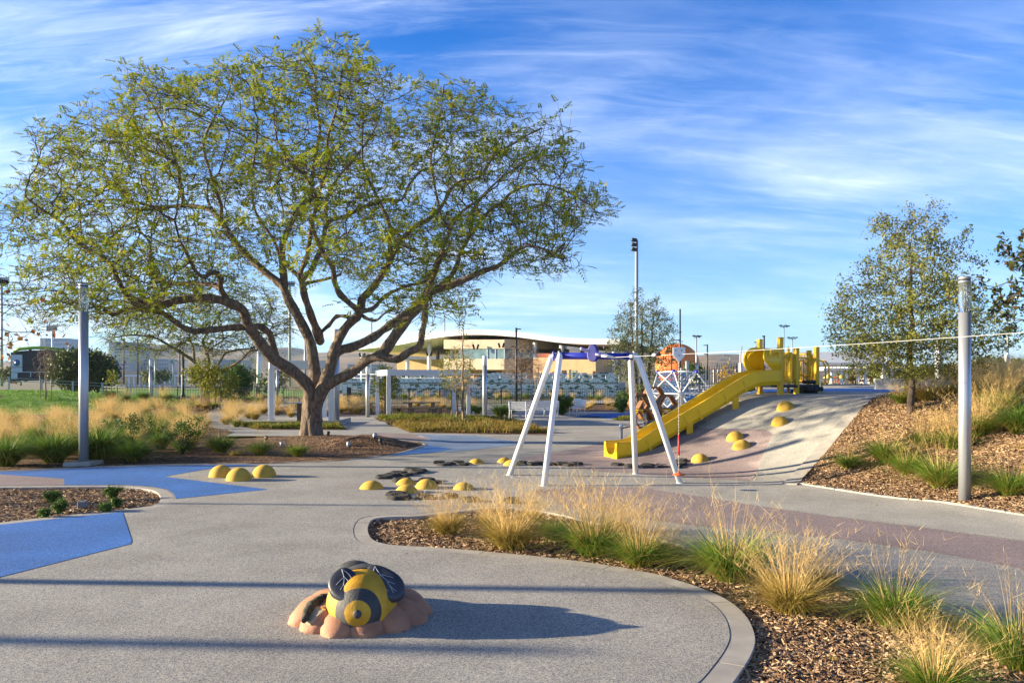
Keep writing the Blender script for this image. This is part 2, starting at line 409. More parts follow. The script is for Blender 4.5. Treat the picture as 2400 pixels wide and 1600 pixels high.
# --- ground to the horizon
gv = []; gf = []
NX, NY = 128, 130
xs_ = [-3000, -1200, -500, -220, -120, -80] + [-60 + i for i in range(0, 121)] + [80, 120, 220, 500, 1200, 3000]
ys_ = [-60, -20, -6] + [i * 1.0 for i in range(-3, 81)] + [90, 110, 150, 250, 500, 1200, 2500, 5000, 9000]
for y in ys_:
    for x in xs_:
        z = Z(x, y)
        gv.append((x, y, z - (.12 if z < .02 or y < 8 else .3)))
k = len(xs_)
gf = [(j * k + i, j * k + i + 1, (j + 1) * k + i + 1, (j + 1) * k + i) for j in range(len(ys_) - 1) for i in range(k - 1)]
b = MB(); b.add(gv, gf, 0, True); o = b.build('ground', M_field); tag(o, kind='structure')
# --- planting beds cut out of the rubber
bedC = smooth_loop(P((974, 1204), (900, 1206), (850, 1213), (831, 1229), (829, 1252), (846, 1271), (896, 1283), (991, 1289), (1106, 1298), (1252, 1312), (1412, 1333), (1520, 1354)), 5, False) + \
       smooth_loop(P((1590, 1376), (1655, 1405), (1694, 1440), (1710, 1483), (1700, 1520), (1660, 1575), (1600, 1640), (1540, 1720)), 5, False)
bedC_in_front = None
far_edge = smooth_loop(P((2480, 1500), (2400, 1467), (2284, 1437), (2189, 1406), (2001, 1364), (1837, 1326), (1720, 1298), (1604, 1267), (1450, 1228), (1278, 1191), (1150, 1186), (1050, 1196)), 4, False)
bedC_loop = bedC + [(4.0, 2.0), (9.5, 2.0)] + [tuple(at(2700, 1600)[:2])] + far_edge
bedL = smooth_loop(P((-60, 1139), (60, 1138), (187, 1137), (299, 1137), (357, 1141), (391, 1148), (406, 1162), (401, 1177), (367, 1188), (279, 1199), (136, 1214), (0, 1229), (-70, 1238)), 5, False)
bedL_loop = bedL + P((-500, 1300), (-500, 1140))
back_front = smooth_loop(P((-500, 1120), (-200, 1110), (0, 1105), (265, 1093), (435, 1089), (602, 1087), (700, 1084), (796, 1080), (906, 1067), (985, 1052), (999, 1045), (975, 1040), (906, 1037)), 4, False)
back_rest = P((800, 1030), (640, 1027), (500, 1032), (545, 1012), (430, 985))
bedB_loop = back_front + [tuple(p[:2]) for p in back_rest] + [(-19, 52), (-24, 58), (-46, 58), (-46, 17)]
rk_edge = smooth_loop([(12.2, 2.0), (10.6, 5.0)] + [tuple(p[:2]) for p in P((2400, 1215), (2219, 1186), (2074, 1169), (1868, 1137))], 4, False)
mk_edge = [tuple(p[:2]) for p in G_((1868, 1137), (1911, 1090), (1970, 1020), (2012, 970))] + [(8.75, 18.3), (9.8, 19.9), (10.9, 21.2)]
rub_loop = [(-14, 1), (-14, -3), (12.5, -3)] + rk_edge + mk_edge[1:] + [(12.5, 22.6), (19, 24.5), (22, 34), (15, 49)] + [tuple(p[:2]) for p in P((1290, 965), (1210, 985), (1230, 996), (1286, 1017), (1100, 1019), (1000, 1016), (880, 1013), (840, 1025), (870, 1037))] + [tuple(p[:2]) for p in reversed(back_front[:-1])] + [(-14, 14)]
def inset(loop, d, closed=True):
    n = len(loop); out = []
    A = sum(loop[i][0] * loop[(i + 1) % n][1] - loop[(i + 1) % n][0] * loop[i][1] for i in range(n))
    sg = 1 if A > 0 else -1
    for i in range(n):
        a = loop[i - 1]; c = loop[(i + 1) % n]
        tx, ty = c[0] - a[0], c[1] - a[1]; l = math.hypot(tx, ty) or 1
        out.append((loop[i][0] - ty / l * d * sg, loop[i][1] + tx / l * d * sg))
    return out
paving = sheet('concrete_paving', [(-13, 27), (3, 27), (24, 27), (30, 30), (44, 60), (-24, 60), (-19, 50), (-15, 36)], -.004, M_conc, sp=.8)
rubber = sheet('rubber_surface', rub_loop, .004, M_rub, holes=[bedC_loop, bedL_loop], sp=.3)
mulC = sheet('mulch_ground', inset(bedC_loop, .08), -.055, M_mulch, sp=.22, rough=.018)
mulL = sheet('mulch_ground', inset(bedL_loop, .08), -.045, M_mulch, sp=.3, rough=.02)
mulB = sheet('mulch_ground', bedB_loop, .012, M_mulchd, sp=.45, rough=.02)
bank_loop = rk_edge + mk_edge[1:] + [(12.6, 22.6), (19, 24.4), (40, 30), (44, 10), (24, 1)]
mulR = sheet('mulch_ground', bank_loop, .02, M_mulch, sp=.35, rough=.03)
# --- coloured rubber patches
def patch_(name, m, pts, z=.008, g=False, sp=.3): return sheet(name, (G_(*pts) if g else P(*pts)), z, m, sp=sp)
patch_('blue_rubber_patch', M_blue, [(-160, 1110), (0, 1106), (265, 1095), (435, 1090.5), (612, 1088.5), (493, 1098), (384, 1117), (629, 1147), (412, 1169), (407, 1157), (391, 1147), (357, 1140.5), (299, 1136.5), (151, 1137), (150, 1122), (0, 1112), (-160, 1119)])
patch_('mauve_rubber_patch', M_mauve, [(-160, 1119), (0, 1112), (150, 1122), (151, 1137), (-160, 1139)])
patch_('blue_rubber_patch', M_blue, [(-200, 1250), (0, 1230), (136, 1215.5), (287, 1200), (309, 1268), (306, 1275), (0, 1353), (-300, 1440)])
patch_('mauve_rubber_patch', M_mauve, [(880, 1014), (967, 1017), (1010, 1029), (985, 1039), (906, 1036), (850, 1022)])
patch_('blue_rubber_patch', M_lblue, [(967, 1018), (1110, 1020.5), (1240, 1039), (1100, 1056), (912, 1068.5), (985, 1054), (1001, 1045), (985, 1039), (1010, 1029)])
patch_('blue_rubber_patch', M_blue, [(912, 1068.5), (985, 1054), (1001, 1046), (1060, 1052), (1005, 1062)], .012)
patch_('blue_rubber_patch', M_blue, [(1390, 969), (1620, 965), (1640, 985), (1500, 985), (1345, 977)])
# slope: mauve field and light grey field
mv = [(1214, 1074), (1330, 1055), (1418, 1037)]
A_ = [tuple(p[:2]) for p in P(*mv)] + [(4.6, 20.1)] + [tuple(p[:2]) for p in G_((1657, 1005), (1780, 1006), (1800, 1009), (1811, 1018), (1790, 1062), (1759, 1127))] + [tuple(p[:2]) for p in P((1640, 1120), (1400, 1104), (1300, 1090))]
sheet('mauve_rubber_patch', A_, .008, M_mauve, sp=.25)
LG = [tuple(p[:2]) for p in G_((1668, 1167), (1725, 1144), (1759, 1127), (1790, 1062), (1811, 1018), (1800, 1009), (1780, 1006), (1657, 1005))] + [(5.1, 20.2), (6.6, 22.0), (9.5, 23.2), (12.3, 22.5), (10.88, 21.25), (9.78, 19.95), (8.73, 18.35)] + [tuple(p[:2]) for p in G_((2011, 971), (1969, 1021), (1910, 1091), (1867, 1138))] + [tuple(p[:2]) for p in P((2074, 1170), (2219, 1187), (2400, 1216), (2440, 1230), (2400, 1268), (2189, 1240), (1959, 1211), (1745, 1181))]
sheet('light_grey_rubber_patch', LG, .009, M_rubl, sp=.25)
patch_('mauve_rubber_patch', M_mauve, [(1240, 1150), (1380, 1141), (1500, 1143), (1668, 1168), (1745, 1182), (1959, 1212.5), (2189, 1241.5), (2400, 1270), (2560, 1310), (2600, 1400), (2400, 1335), (2200, 1296), (1959, 1262), (1800, 1247), (1626, 1232), (1480, 1212), (1330, 1188)])
bl = [(5.2, 20.9), (6.0, 25.5), (9, 28), (13, 31), (22, 33.5), (19, 24.6), (12.4, 22.6), (9.5, 23.25), (6.6, 22.05)]
sheet('blue_rubber_patch', bl, .016, M_blue, sp=.4)
# --- lawn and far paths
lawn = sheet('lawn', [(-47, 40), (-30, 36.5), (-22, 40), (-18.5, 47), (-19, 55), (-24, 59), (-47, 59)], .03, M_lawn, sp=.7, rough=.02)
sheet('park_path', P((180, 925), (300, 938), (420, 941), (640, 948), (700, 953), (640, 960), (520, 955), (410, 951), (240, 942), (150, 933)), .035, M_conc, sp=1)
sheet('sports_field', [(-90, 85), (-6, 85), (-6, 150), (-90, 170)], -.05, M_lawn, sp=5)
sheet('park_path', P((1060, 955), (1150, 948), (1240, 942), (1480, 938), (1480, 944), (1260, 950), (1200, 962), (1225, 980), (1120, 985)), .02, M_conc, sp=1)
# --- kerbs
def kerb(name, line, w, z0, m, seg=1.5, top=.001, side=1, deep=.13):
    """kerb stones along a line, on its left (side 1) or right, with joints"""
    pts = [Vector((p[0], p[1])) for p in line]; n = len(pts); nor = []
    for i in range(n):
        t = (pts[min(i + 1, n - 1)] - pts[max(i - 1, 0)]).normalized(); nor.append(Vector((-t.y, t.x)) * side)
    b = MB(); acc = 0; start = 0; segs = []
    dist = [0]
    for i in range(1, n): dist.append(dist[-1] + (pts[i] - pts[i - 1]).length)
    def P_(d):
        d = min(max(d, 0), dist[-1]); i = 1
        while i < n - 1 and dist[i] < d: i += 1
        f = (d - dist[i - 1]) / max(1e-9, dist[i] - dist[i - 1])
        return pts[i - 1].lerp(pts[i], f), nor[i - 1].lerp(nor[i], f).normalized()
    d = 0
    while d < dist[-1] - .05:
        e = min(d + seg, dist[-1]); ds = [d + .006] + [x for x in dist if d + .03 < x < e - .03] + [e - .006]
        vs = []
        for q in ds:
            p, nn = P_(q); o2 = p + nn * w; ch = .003
            for (pp, zz2) in ((p, -deep), (p, top - ch), (p + nn * ch, top), (o2 - nn * ch, top), (o2, top - ch), (o2, -deep)):
                vs.append((pp.x, pp.y, Z(pp.x, pp.y) + zz2))
        k = len(ds); fs = [(i * 6 + j, i * 6 + j + 1, i * 6 + 7 + j, i * 6 + 6 + j) for i in range(k - 1) for j in range(5)]
        fs += [(0, 1, 2, 3, 4, 5), tuple((k - 1) * 6 + j for j in (5, 4, 3, 2, 1, 0))]
        b.add(vs, fs); d = e
    o = b.build(name, m); tag(o, kind='structure'); return o
kerb('kerb', far_edge + bedC, .19, 0, M_kerb, side=1)
kerb('kerb', bedL, .2, 0, M_kerb, side=-1)
kerb('kerb', back_front, .09, 0, M_kerb, side=1, top=.016)
kerb('kerb', rk_edge, .1, 0, M_kerb, side=-1, top=.026, deep=.1)
kerb('kerb', densify(mk_edge, .4)[:-20] if False else smooth_loop(mk_edge, 4, False), .28, 0, M_kerb, side=1, top=.03, deep=.25)
# ================================================================ play equipment
M_yel = mat('yellow_plastic', (.92, .60, .008), (.86, .54, .008), scale=2.5, rough=.35, spec=.5)
M_yelm = mat('yellow_powder_coat', (.84, .50, .01), rough=.4)
M_dome = mat('yellow_rubber', (.66, .41, .06), (.50, .30, .04), scale=5, rough=.85, bump=.25, bscale=60, detail=8)
M_puck = mat('black_rubber', (.022, .022, .022), (.045, .042, .038), scale=9, rough=.9, bump=.7, bscale=60)
M_white = mat('white_powder_coat', (.78, .79, .80), rough=.35)
M_bolt = mat('dark_bolt', (.06, .055, .05), rough=.4, metal=.6)
M_purple = mat('deep_blue_paint', (.022, .035, .36), rough=.35)
M_lilac = mat('lilac_plastic', (.46, .38, .72), rough=.45)
M_lilacd = mat('violet_plastic', (.05, .045, .30), rough=.45)
M_red = mat('red_grip', (.50, .03, .035), rough=.5)
M_orange = mat('orange_plastic', (.62, .12, .04), rough=.5)
M_chain = mat('galvanised_chain', (.42, .40, .38), rough=.45, metal=.7)
M_rope = mat('blue_rope', (.03, .09, .22), rough=.8)
M_black = mat('black_powder_coat', (.012, .012, .014), rough=.5)
def dome(px0, px1, pyb, pyt, label, group, hemi=False, mound=False):
    xc = (px0 + px1) / 2
    if mound:
        hit = atG(xc, pyb - 6); D = hit.y; r = (px1 - px0) / 2 / F * D
        c = atG(xc, pyb - (pyb - pyt) * .36)
        e = .1; nx = (Z(c.x - e, c.y) - Z(c.x + e, c.y)) / (2 * e); ny = (Z(c.x, c.y - e) - Z(c.x, c.y + e)) / (2 * e)
        nrm = Vector((nx, ny, 1)).normalized(); r = (px1 - px0) / 2 / F * c.y
        M = nrm.to_track_quat('Z', 'Y').to_matrix(); h = r * .78
    else:
        Df = F * CH / (pyb - HOR); r = (px1 - px0) / 2 / F * Df; Dc = Df + r; r = (px1 - px0) / 2 / F * Dc
        c = Vector(((xc - 1200) / F * Dc, Dc, .01)); M = Matrix.Identity(3)
        h = r * .98 if hemi else (pyb - pyt) / F * Dc * .86
    k = 10; pr = []
    # spherical cap of base radius r and height h
    Rr = (r * r + h * h) / (2 * h)
    a0 = math.asin(min(1, r / Rr)) if h < r else math.pi / 2
    for i in range(k + 1):
        a = a0 * (1 - i / k); pr.append((Rr * math.sin(a), h - Rr + Rr * math.cos(a)))
    pr = [(r * .985, -.06 if mound else -.02)] + pr; pr[-1] = (0, h)
    b = MB(); b.lathe(pr, 36, M=M)
    o = b.build('play_dome', M_dome, loc=c, props=dict(label=label, category='play dome', group=group)); return o
gd = 'yellow rubber domes'
dome(491, 545, 1120, 1085.5, 'tall yellow rubber dome at the back left of the trio on the path', gd, hemi=True)
dome(531, 589, 1128.6, 1095, 'tall yellow rubber dome at the front of the trio beside the blue patch', gd, hemi=True)
dome(591, 646.5, 1120, 1089, 'tall yellow rubber dome standing right of the other two in the trio', gd, hemi=True)
for a in [(843, 900, 1148, 1128, 'low yellow dome farthest left of the group near the black stepping pads'),
          (928, 977, 1137.6, 1122, 'low yellow dome behind the frontmost dome, half hidden by it'),
          (925, 981, 1157.6, 1137, 'frontmost low yellow dome behind two black stepping pads'),
          (972, 1028, 1147, 1123.5, 'low yellow dome just right of two overlapping domes'),
          (1061, 1112, 1149.5, 1131.6, 'low yellow dome behind the golden grass, right end of its group'),
          (1097, 1136, 1087.8, 1075.5, 'small low yellow dome alone right of a far cluster of black pads'),
          (1165, 1200, 1085, 1072, 'small low yellow dome behind another beside the white frame leg'),
          (1179, 1220, 1092, 1078, 'small low yellow dome right at the white frame leg')]:
    dome(*a[:4], a[4], gd)
gm = 'yellow domes on the rubber slope'
for a in [(1619, 1662, 1090, 1059.6, 'lowest yellow dome on the mauve foot of the slope'),
          (1716, 1760, 1058, 1027.5, 'front one of two touching yellow domes on the mauve slope'),
          (1702, 1744, 1038, 1007.6, 'rear one of two touching yellow domes on the mauve slope'),
          (1807, 1849, 1001, 974.6, 'yellow dome on grey slope, second from the top'),
          (1820, 1863, 967, 938, 'topmost yellow dome on the grey slope')]:
    dome(*a[:4], a[4], gm, mound=True)
# --- black stepping pads
def pad_mesh(seed):
    q = random.Random(seed); n = 28; vs = []; lv = [(1.0, -.02), (1.0, .02), (.93, .05), (.84, .068), (.74, .075), (.60, .062), (.45, .06), (0.2, .06)]
    w_ = [1 + .07 * math.sin(5 * 2 * math.pi * j / n + seed) + .04 * q.uniform(-1, 1) for j in range(n)]
    for (f, z) in lv:
        for j in range(n):
            a = 2 * math.pi * j / n; vs.append((f * w_[j] * math.cos(a), f * w_[j] * math.sin(a), z + (q.uniform(-.002, .002) if z > .03 else 0)))
    fs = [(i * n + j, i * n + (j + 1) % n, (i + 1) * n + (j + 1) % n, (i + 1) * n + j) for i in range(len(lv) - 1) for j in range(n)]
    fs.append(tuple((len(lv) - 1) * n + j for j in range(n)))
    b = MB(); b.add(vs, fs, 0, True); return b
pads = []
z1 = lambda L_, ox, oy, s: [(ox + a / s, ox + b / s, oy + c / s, oy + d / s) for a, b, c, d in L_]
_L = 0
PADS = z1([(1143, 1308, 217, 175), (1205, 1412, 250, 205), (1320, 1410, 228, 190), (1395, 1590, 225, 173), (1460, 1640, 247, 202),
           (750, 950, 318, 268), (808, 1060, 342, 287), (840, 1030, 358, 312), (547, 800, 380, 320), (470, 700, 400, 350), (347, 618, 430, 375),
           (675, 872, 393, 345), (587, 850, 475, 390), (940, 1180, 470, 412), (1090, 1270, 500, 445), (495, 775, 668, 605), (520, 855, 722, 648),
           (890, 1150, 710, 640), (1260, 1500, 700, 630), (1540, 1790, 750, 680)], 820, 1050, 5.88) + \
       z1([(1000, 1120, 472, 430), (1095, 1170, 198, 175), (1155, 1245, 210, 183), (1205, 1280, 203, 178), (1265, 1360, 210, 187), (1353, 1445, 208, 183), (1410, 1490, 215, 192), (1462, 1548, 207, 183)], 840, 1020, 2.94) + \
       z1([(370, 612, 682, 625), (610, 878, 710, 648), (885, 1130, 697, 632), (915, 1140, 725, 668), (1140, 1370, 692, 632), (1170, 1375, 725, 668), (1400, 1600, 742, 670), (1480, 1698, 690, 630), (1490, 1698, 640, 560)], 1380, 1000, 7.35)
PL = ['leftmost pad of the far cluster before the small yellow dome', 'front left pad of the far cluster before the small yellow dome', 'middle pad of the far cluster, tucked between its neighbours', 'rear right pad of the far cluster before the small yellow dome', 'front right pad of the far cluster, nearest the small yellow dome',
      'rearmost pad of the diagonal row left of the grasses', 'second pad from the rear of the diagonal row', 'third pad from the rear of the diagonal row', 'large pad behind the leftmost of the diagonal row', 'pad half hidden behind the leftmost pad of the diagonal row', 'leftmost pad of the diagonal row, out on the open path',
      'small pad right of the middle of the diagonal row', 'pad directly behind the overlapping yellow domes', 'pad behind the large low yellow dome', 'pad peeping out right of the large low yellow dome', 'rear one of two pads in front of the yellow domes', 'nearest pad of all, front one of the two before the yellow domes',
      'pad right of the two front ones, behind thin grass stalks', 'pad behind the leftmost golden clump, below the last low dome', 'pad half covered by the second golden clump', 'last pad on the right hidden deep in the golden grass',
      'first pad right of the white frame leg', 'second pad of the row between the left frame legs', 'third pad of the row between the left frame legs, set back', 'fourth pad of the row, beside the front left frame leg', 'fifth pad of the row right of the front left frame leg', 'sixth pad of the row, set a little forward', 'last pad of the row between the frame legs',
      'pad just below the foot of the yellow slide', 'pad left of the right rear frame leg', 'rear pad right of the right rear frame leg', 'front pad right of the right rear frame leg', 'rear pad of the pair before the hanging seat', 'front pad of the pair before the hanging seat', 'pad behind the slanting frame leg by the seat', 'pad on the toe of the slope right of the chain', 'uppermost pad leaning on the slope right of the chain']
for i, (x0, x1, yb, yt) in enumerate(PADS):
    Df = F * CH / (yb - HOR); r = (x1 - x0) / 2 / F * (Df + .16)
    c = Vector((((x0 + x1) / 2 - 1200) / F * (Df + r), Df + r * .95, .008)); tilt = Matrix.Identity(3)
    if i >= len(PADS) - 3:
        c = atG((x0 + x1) / 2, yb - 4); c.z = Z(c.x, c.y)
        if i >= len(PADS) - 2:
            e = .1; nrm = Vector(((Z(c.x - e, c.y) - Z(c.x + e, c.y)) / (2 * e) - .1, (Z(c.x, c.y - e) - Z(c.x, c.y + e)) / (2 * e), 1)).normalized()
            tilt = nrm.to_track_quat('Z', 'Y').to_matrix()
    b = pad_mesh(i * 3 + 1); q = min(1.15, max(.75, (yb - yt) / F * Df / .085))
    b.v = [tuple(tilt @ Vector((x * r, y * r, z * q * .85))) for x, y, z in b.v]
    b.build('stepping_pad', M_puck, loc=c, props=dict(label=PL[i].replace('pad', 'black rubber stepping pad', 1) if 'black' not in PL[i] else PL[i], category='stepping pad', group='black rubber stepping pads'))
# --- lamp posts
M_alu = mat('silver_paint', (.42, .44, .47), rough=.38, metal=.55)
M_glass = bpy.data.materials.new('lamp_glass'); M_glass.use_nodes = True
_b = M_glass.node_tree.nodes['Principled BSDF']; _b.inputs['Transmission Weight'].default_value = .92; _b.inputs['Roughness'].default_value = .06; _b.inputs['IOR'].default_value = 1.1; _b.inputs['Base Color'].default_value = (.86, .93, .93, 1)
def lamp_post(c, H, r, label, pad='round', padr=.3, group='round silver light columns', detail=True):
    t = thing('lamp_post', label, 'lamp post', c, group=group)
    gl = H * .155
    MB().lathe([(r, 0), (r, H * .42), (r * 1.0, H * .42 + .002), (r, H - gl)], 28).build('pole', M_alu, t)
    if detail:
        MB().lathe([(r * .97, H - gl), (r * .97, H - .10 * H / 4.3)], 28).build('lamp_glass', M_glass, t)
        b = MB(); b.tube([(0, 0, H - gl), (0, 0, H - .12)], r * .16, 8)
        for q in range(3):
            a = q * 2.1 + .4; b.tube([(r * .7 * math.cos(a), r * .7 * math.sin(a), H - gl), (r * .7 * math.cos(a), r * .7 * math.sin(a), H - .1)], r * .06, 5)
        for q in range(5): b.lathe([(r * .35, -.012), (r * .5, 0), (r * .35, .012)], 12, c=(0, 0, H - gl + gl * (.15 + .14 * q)))
        b.build('lamp_core', M_alu, t)
        ch = .115 * H / 4.3
        b = MB(); b.lathe([(r * 1.02, H - ch), (r * 1.02, H - ch * .62), (r * .9, H - ch * .6), (r * .9, H - ch * .42), (r * 1.02, H - ch * .4), (r * 1.02, H - .012), (r * .96, H)], 28)
        cap = b.build('cap', M_alu, t)
        b = MB(); b.lathe([(r * .93, H - ch * .6), (r * .93, H - ch * .42)], 28)
        b.build('vent', M_black, cap)
    else:
        MB().lathe([(r * .97, H - gl), (r * .97, H)], 12).build('lamp_glass', mat('frosted_lamp', (.75, .78, .78), rough=.4), t)
    if pad == 'round': MB().lathe([(padr, -.1), (padr, .05), (padr - .02, .065), (0, .066)], 36).build('footing', M_kerb, t)
    elif pad == 'square': MB().box((0, 0, .02), (padr * 2, padr * 2, .16), bev=.02).build('footing', M_kerb, t)
    if detail:
        b = MB(); b.lathe([(r * 1.25, .06), (r * 1.25, .08), (r * 1.02, .085)], 28); b.build('base_collar', M_alu, t)
    return t
c = at(196, 1090); lamp_post(c, 425 / F * c.y, .102, 'round silver light column at left on a square concrete footing beside tall green grass', 'square', .31)
c = at(2261, 1186); lamp_post(c, 537 / F * c.y, .088, 'round silver light column at right on a round concrete footing at the mulch edge', 'round', .30)
# three more columns of the same row stand left of the picture; their long shadows cross the paving
for x, y, h, r_, l_ in ((-17.6, 8.25, 4.3, .095, 'light column out of frame at left casting the long near shadow'), (-25.5, 7.0, 5.6, .10, 'light column far out at left casting the soft shadow behind the bee'), (-21.0, 13.15, 4.3, .05, 'slim light column out of frame beside the island bed')):
    lamp_post((x, y, 0), h, r_, l_, 'round', .3)
# --- the sliding-seat frame
def P3(px, py, D): return atD(px, py, D)
fr = thing('cable_ride_frame', 'white legged A-frame with deep blue crossbar and a lilac double disc', 'play frame', (1.65, 15.3, 0))
O = Vector((1.65, 15.3, 0)); loc = lambda v: Vector(v) - O
TL, TR = Vector((.93, 15.3, 2.46)), Vector((2.40, 15.3, 2.45))
feet = [at(1194, 1113), at(1275, 1138), at(1490, 1110), at(1594, 1132)]
for f_, top, off in ((feet[0], TL, Vector((-.13, .12, 0))), (feet[1], TL, Vector((.02, -.10, .02))), (feet[2], TR, Vector((-.02, .12, 0))), (feet[3], TR, Vector((.08, -.12, 0)))):
    b = MB(); a = loc(f_); e = loc(top + off)
    d = (e - a).normalized()
    b.tube([a - d * .02, e - d * .10, e - d * .04 + Vector((0, 0, .01)), loc(top) + off * .35 + Vector((0, 0, .02))], [.058, .058, .056, .052], 16)
    b.build('leg', M_white, fr)
    bb = MB(); bb.lathe([(.075, -.02), (.075, .004), (.06, .012)], 16, c=a); bb.build('base_flange', M_white, fr)
MB().tube([loc(TL + Vector((.02, 0, 0))), loc(TR - Vector((.02, 0, 0)))], .068, 20).build('crossbar', M_purple, fr)
for X, mm in ((TL.x - .10, M_purple), (TL.x + .0, M_white), (TR.x - .10, M_purple), (TR.x + .02, M_white)):
    b = MB(); Q = Matrix.Rotation(R(90), 3, 'Y')
    b.lathe([(.09, -.018), (.10, -.012), (.10, .012), (.09, .018)], 24, c=loc((X, 15.28, 2.455)), M=Q)
    for q in range(8):
        a = q * math.pi / 4; b.ball(loc((X - .02, 15.28 + .078 * math.cos(a), 2.455 + .078 * math.sin(a))), .011, 6, m=1)
    b.build('flange', [mm, M_bolt if mm is not M_purple else M_lilac], fr)
MB().tube([loc((TL.x - .10, 15.28, 2.455)), loc((TL.x + .02, 15.28, 2.46))], .05, 12).build('spacer', M_lilac, fr)
dq = P3(1386, 828, 15.2)                                   # two overlapping egg-shaped discs
def egg(b, c, w_, h_, y0, y1, m, tilt=0):
    pts = []
    for q in range(28):
        a = 2 * math.pi * q / 28; x = math.cos(a) * w_; z = math.sin(a) * h_
        x *= 1 - .16 * math.sin(a); pts.append(loc(c) + Vector((x * math.cos(tilt) - z * math.sin(tilt), 0, x * math.sin(tilt) + z * math.cos(tilt))))
    b.prism(pts, (.035 if m else 0, y0, 0), (.035 if m else 0, y1, 0), 0)
b = MB(); egg(b, P3(1386, 827, 15.2), .088, .172, -.10, -.045, 0); b.build('disc', M_lilac, fr)
b = MB(); egg(b, P3(1388, 827, 15.2), .095, .175, -.04, .14, 1); b.build('disc', M_lilacd, fr)
b = MB(); b.tube([loc(P3(1380, 823, 15.1)), loc(P3(1364, 817, 15.0))], .026, 10); b.ball(loc(P3(1363, 817, 15.0)), .034, 10); b.build('arm', M_lilac, fr)
cable_a = P3(1440, 838, 15.0)
MB().tube([loc(P3(1396, 828, 15.05)), loc(P3(1412, 832, 15.03))], .036, 10).build('arm', M_lilac, fr)
MB().tube([loc(P3(1410, 831.5, 15.03)), loc(P3(1438, 837, 15.0))], [.04, .022], 10).build('arm', M_white, fr)
# the cable
far_c = Vector((6.62, 9.8, 2 + 110 / 1800 * 9.8)); ca = P3(1436, 837.5, 15.0)
ext = ca + (far_c - ca) * 1.6
b = MB(); pts = []
for i in range(25):
    t_ = i / 24; p = ca.lerp(ext, t_); p.z -= .10 * math.sin(math.pi * min(1, t_ * 1.6)) * (1 if t_ < .63 else 0) * .25; pts.append(p)
cab = MB().tube([Vector(p) - ca for p in pts], .0036, 8).build('steel_cable', mat('white_steel_cable', (.70, .70, .68), rough=.5), loc=ca, props=dict(label='thin pale steel cable running from the blue crossbar to the right edge', category='cable'))
b = MB()
for px_, r_ in ((1480, .034), (1534, .032)):
    t_ = (px_ - 1436) / (2400 - 1436); 
    lo, hi = 0, 1
    for _ in range(30):
        m_ = (lo + hi) / 2; p = ca.lerp(far_c, m_)
        if 1200 + p.x / p.y * F < px_: lo = m_
        else: hi = m_
    p = ca.lerp(far_c, lo) - ca; d = (far_c - ca).normalized()
    MB().tube([p - d * .05, p - d * .02, p + d * .02, p + d * .05], [r_ * .5, r_, r_, r_ * .5], 12).build('cable_stop', M_white, cab)
b = MB(); p2 = p + d * .065
for q in range(6): b.lathe([(.018, -.004), (.030, 0), (.018, .004)], 12, c=p2 + d * .013 * q, M=d.to_track_quat('Z', 'Y').to_matrix())
b.build('bumper_spring', M_bolt, cab)
lo, hi = 0, 1
for _ in range(30):
    m_ = (lo + hi) / 2; p = ca.lerp(far_c, m_)
    if 1200 + p.x / p.y * F < 1591: lo = m_
    else: hi = m_
tp = ca.lerp(far_c, lo)
gt = thing('cable_trolley', 'white trolley plate with a long chain, red grip and orange disc seat', 'sliding seat', tp)
Wp = .105
poly = [Vector((-Wp, 0, .11)), Vector((Wp, 0, .11)), Vector((Wp, 0, -.03)), Vector((.01, 0, -.145)), Vector((-.01, 0, -.145)), Vector((-Wp, 0, -.03))]
b = MB().prism(poly, (0, -.05, 0), (0, -.038, 0)).prism(poly, (0, .038, 0), (0, .05, 0))
for x_, z_ in ((-.065, .055), (.04, .055), (-.01, -.035)): b.lathe([(.011, 0), (.011, .12)], 8, c=(x_, -.06, z_), m=1, M=Matrix.Rotation(R(-90), 3, 'X'))
tr = b.build('trolley', [M_white, M_bolt], gt)
MB().box((Wp - .012, 0, .05), (.02, .07, .11)).build('end_plate', M_white, tr)
zs = -.145; ze = .22 - tp.z; b = MB(); q = 0; z_ = zs
while z_ > ze + .04:                                        # chain links
    a = q % 2
    lk = []
    for s_ in range(9):
        an = 2 * math.pi * s_ / 8; u, v_ = .0085 * math.cos(an), .019 * math.sin(an)
        lk.append(Vector((u if a else 0, 0 if a else u, z_ - .016 + v_)))
    b.tube(lk, .0034, 5, caps=False); z_ -= .029; q += 1
b.build('chain', M_chain, gt)
zr0 = 2 - (1018 - 888) / 1800 * tp.y - tp.z; zr1 = 2 - (1066 - 888) / 1800 * tp.y - tp.z
MB().tube([(0, 0, zr0), (0, 0, zr1)], .017, 12).build('grip', M_red, gt)
zc = 2 - (1112 - 888) / 1800 * tp.y - tp.z
MB().lathe([(0, zc - .02), (.06, zc - .022), (.105, zc - .008), (.115, zc + .004), (.10, zc + .016), (.05, zc + .026), (.022, zc + .045), (.014, zc + .06), (0, zc + .062)], 28).build('seat', M_orange, gt)
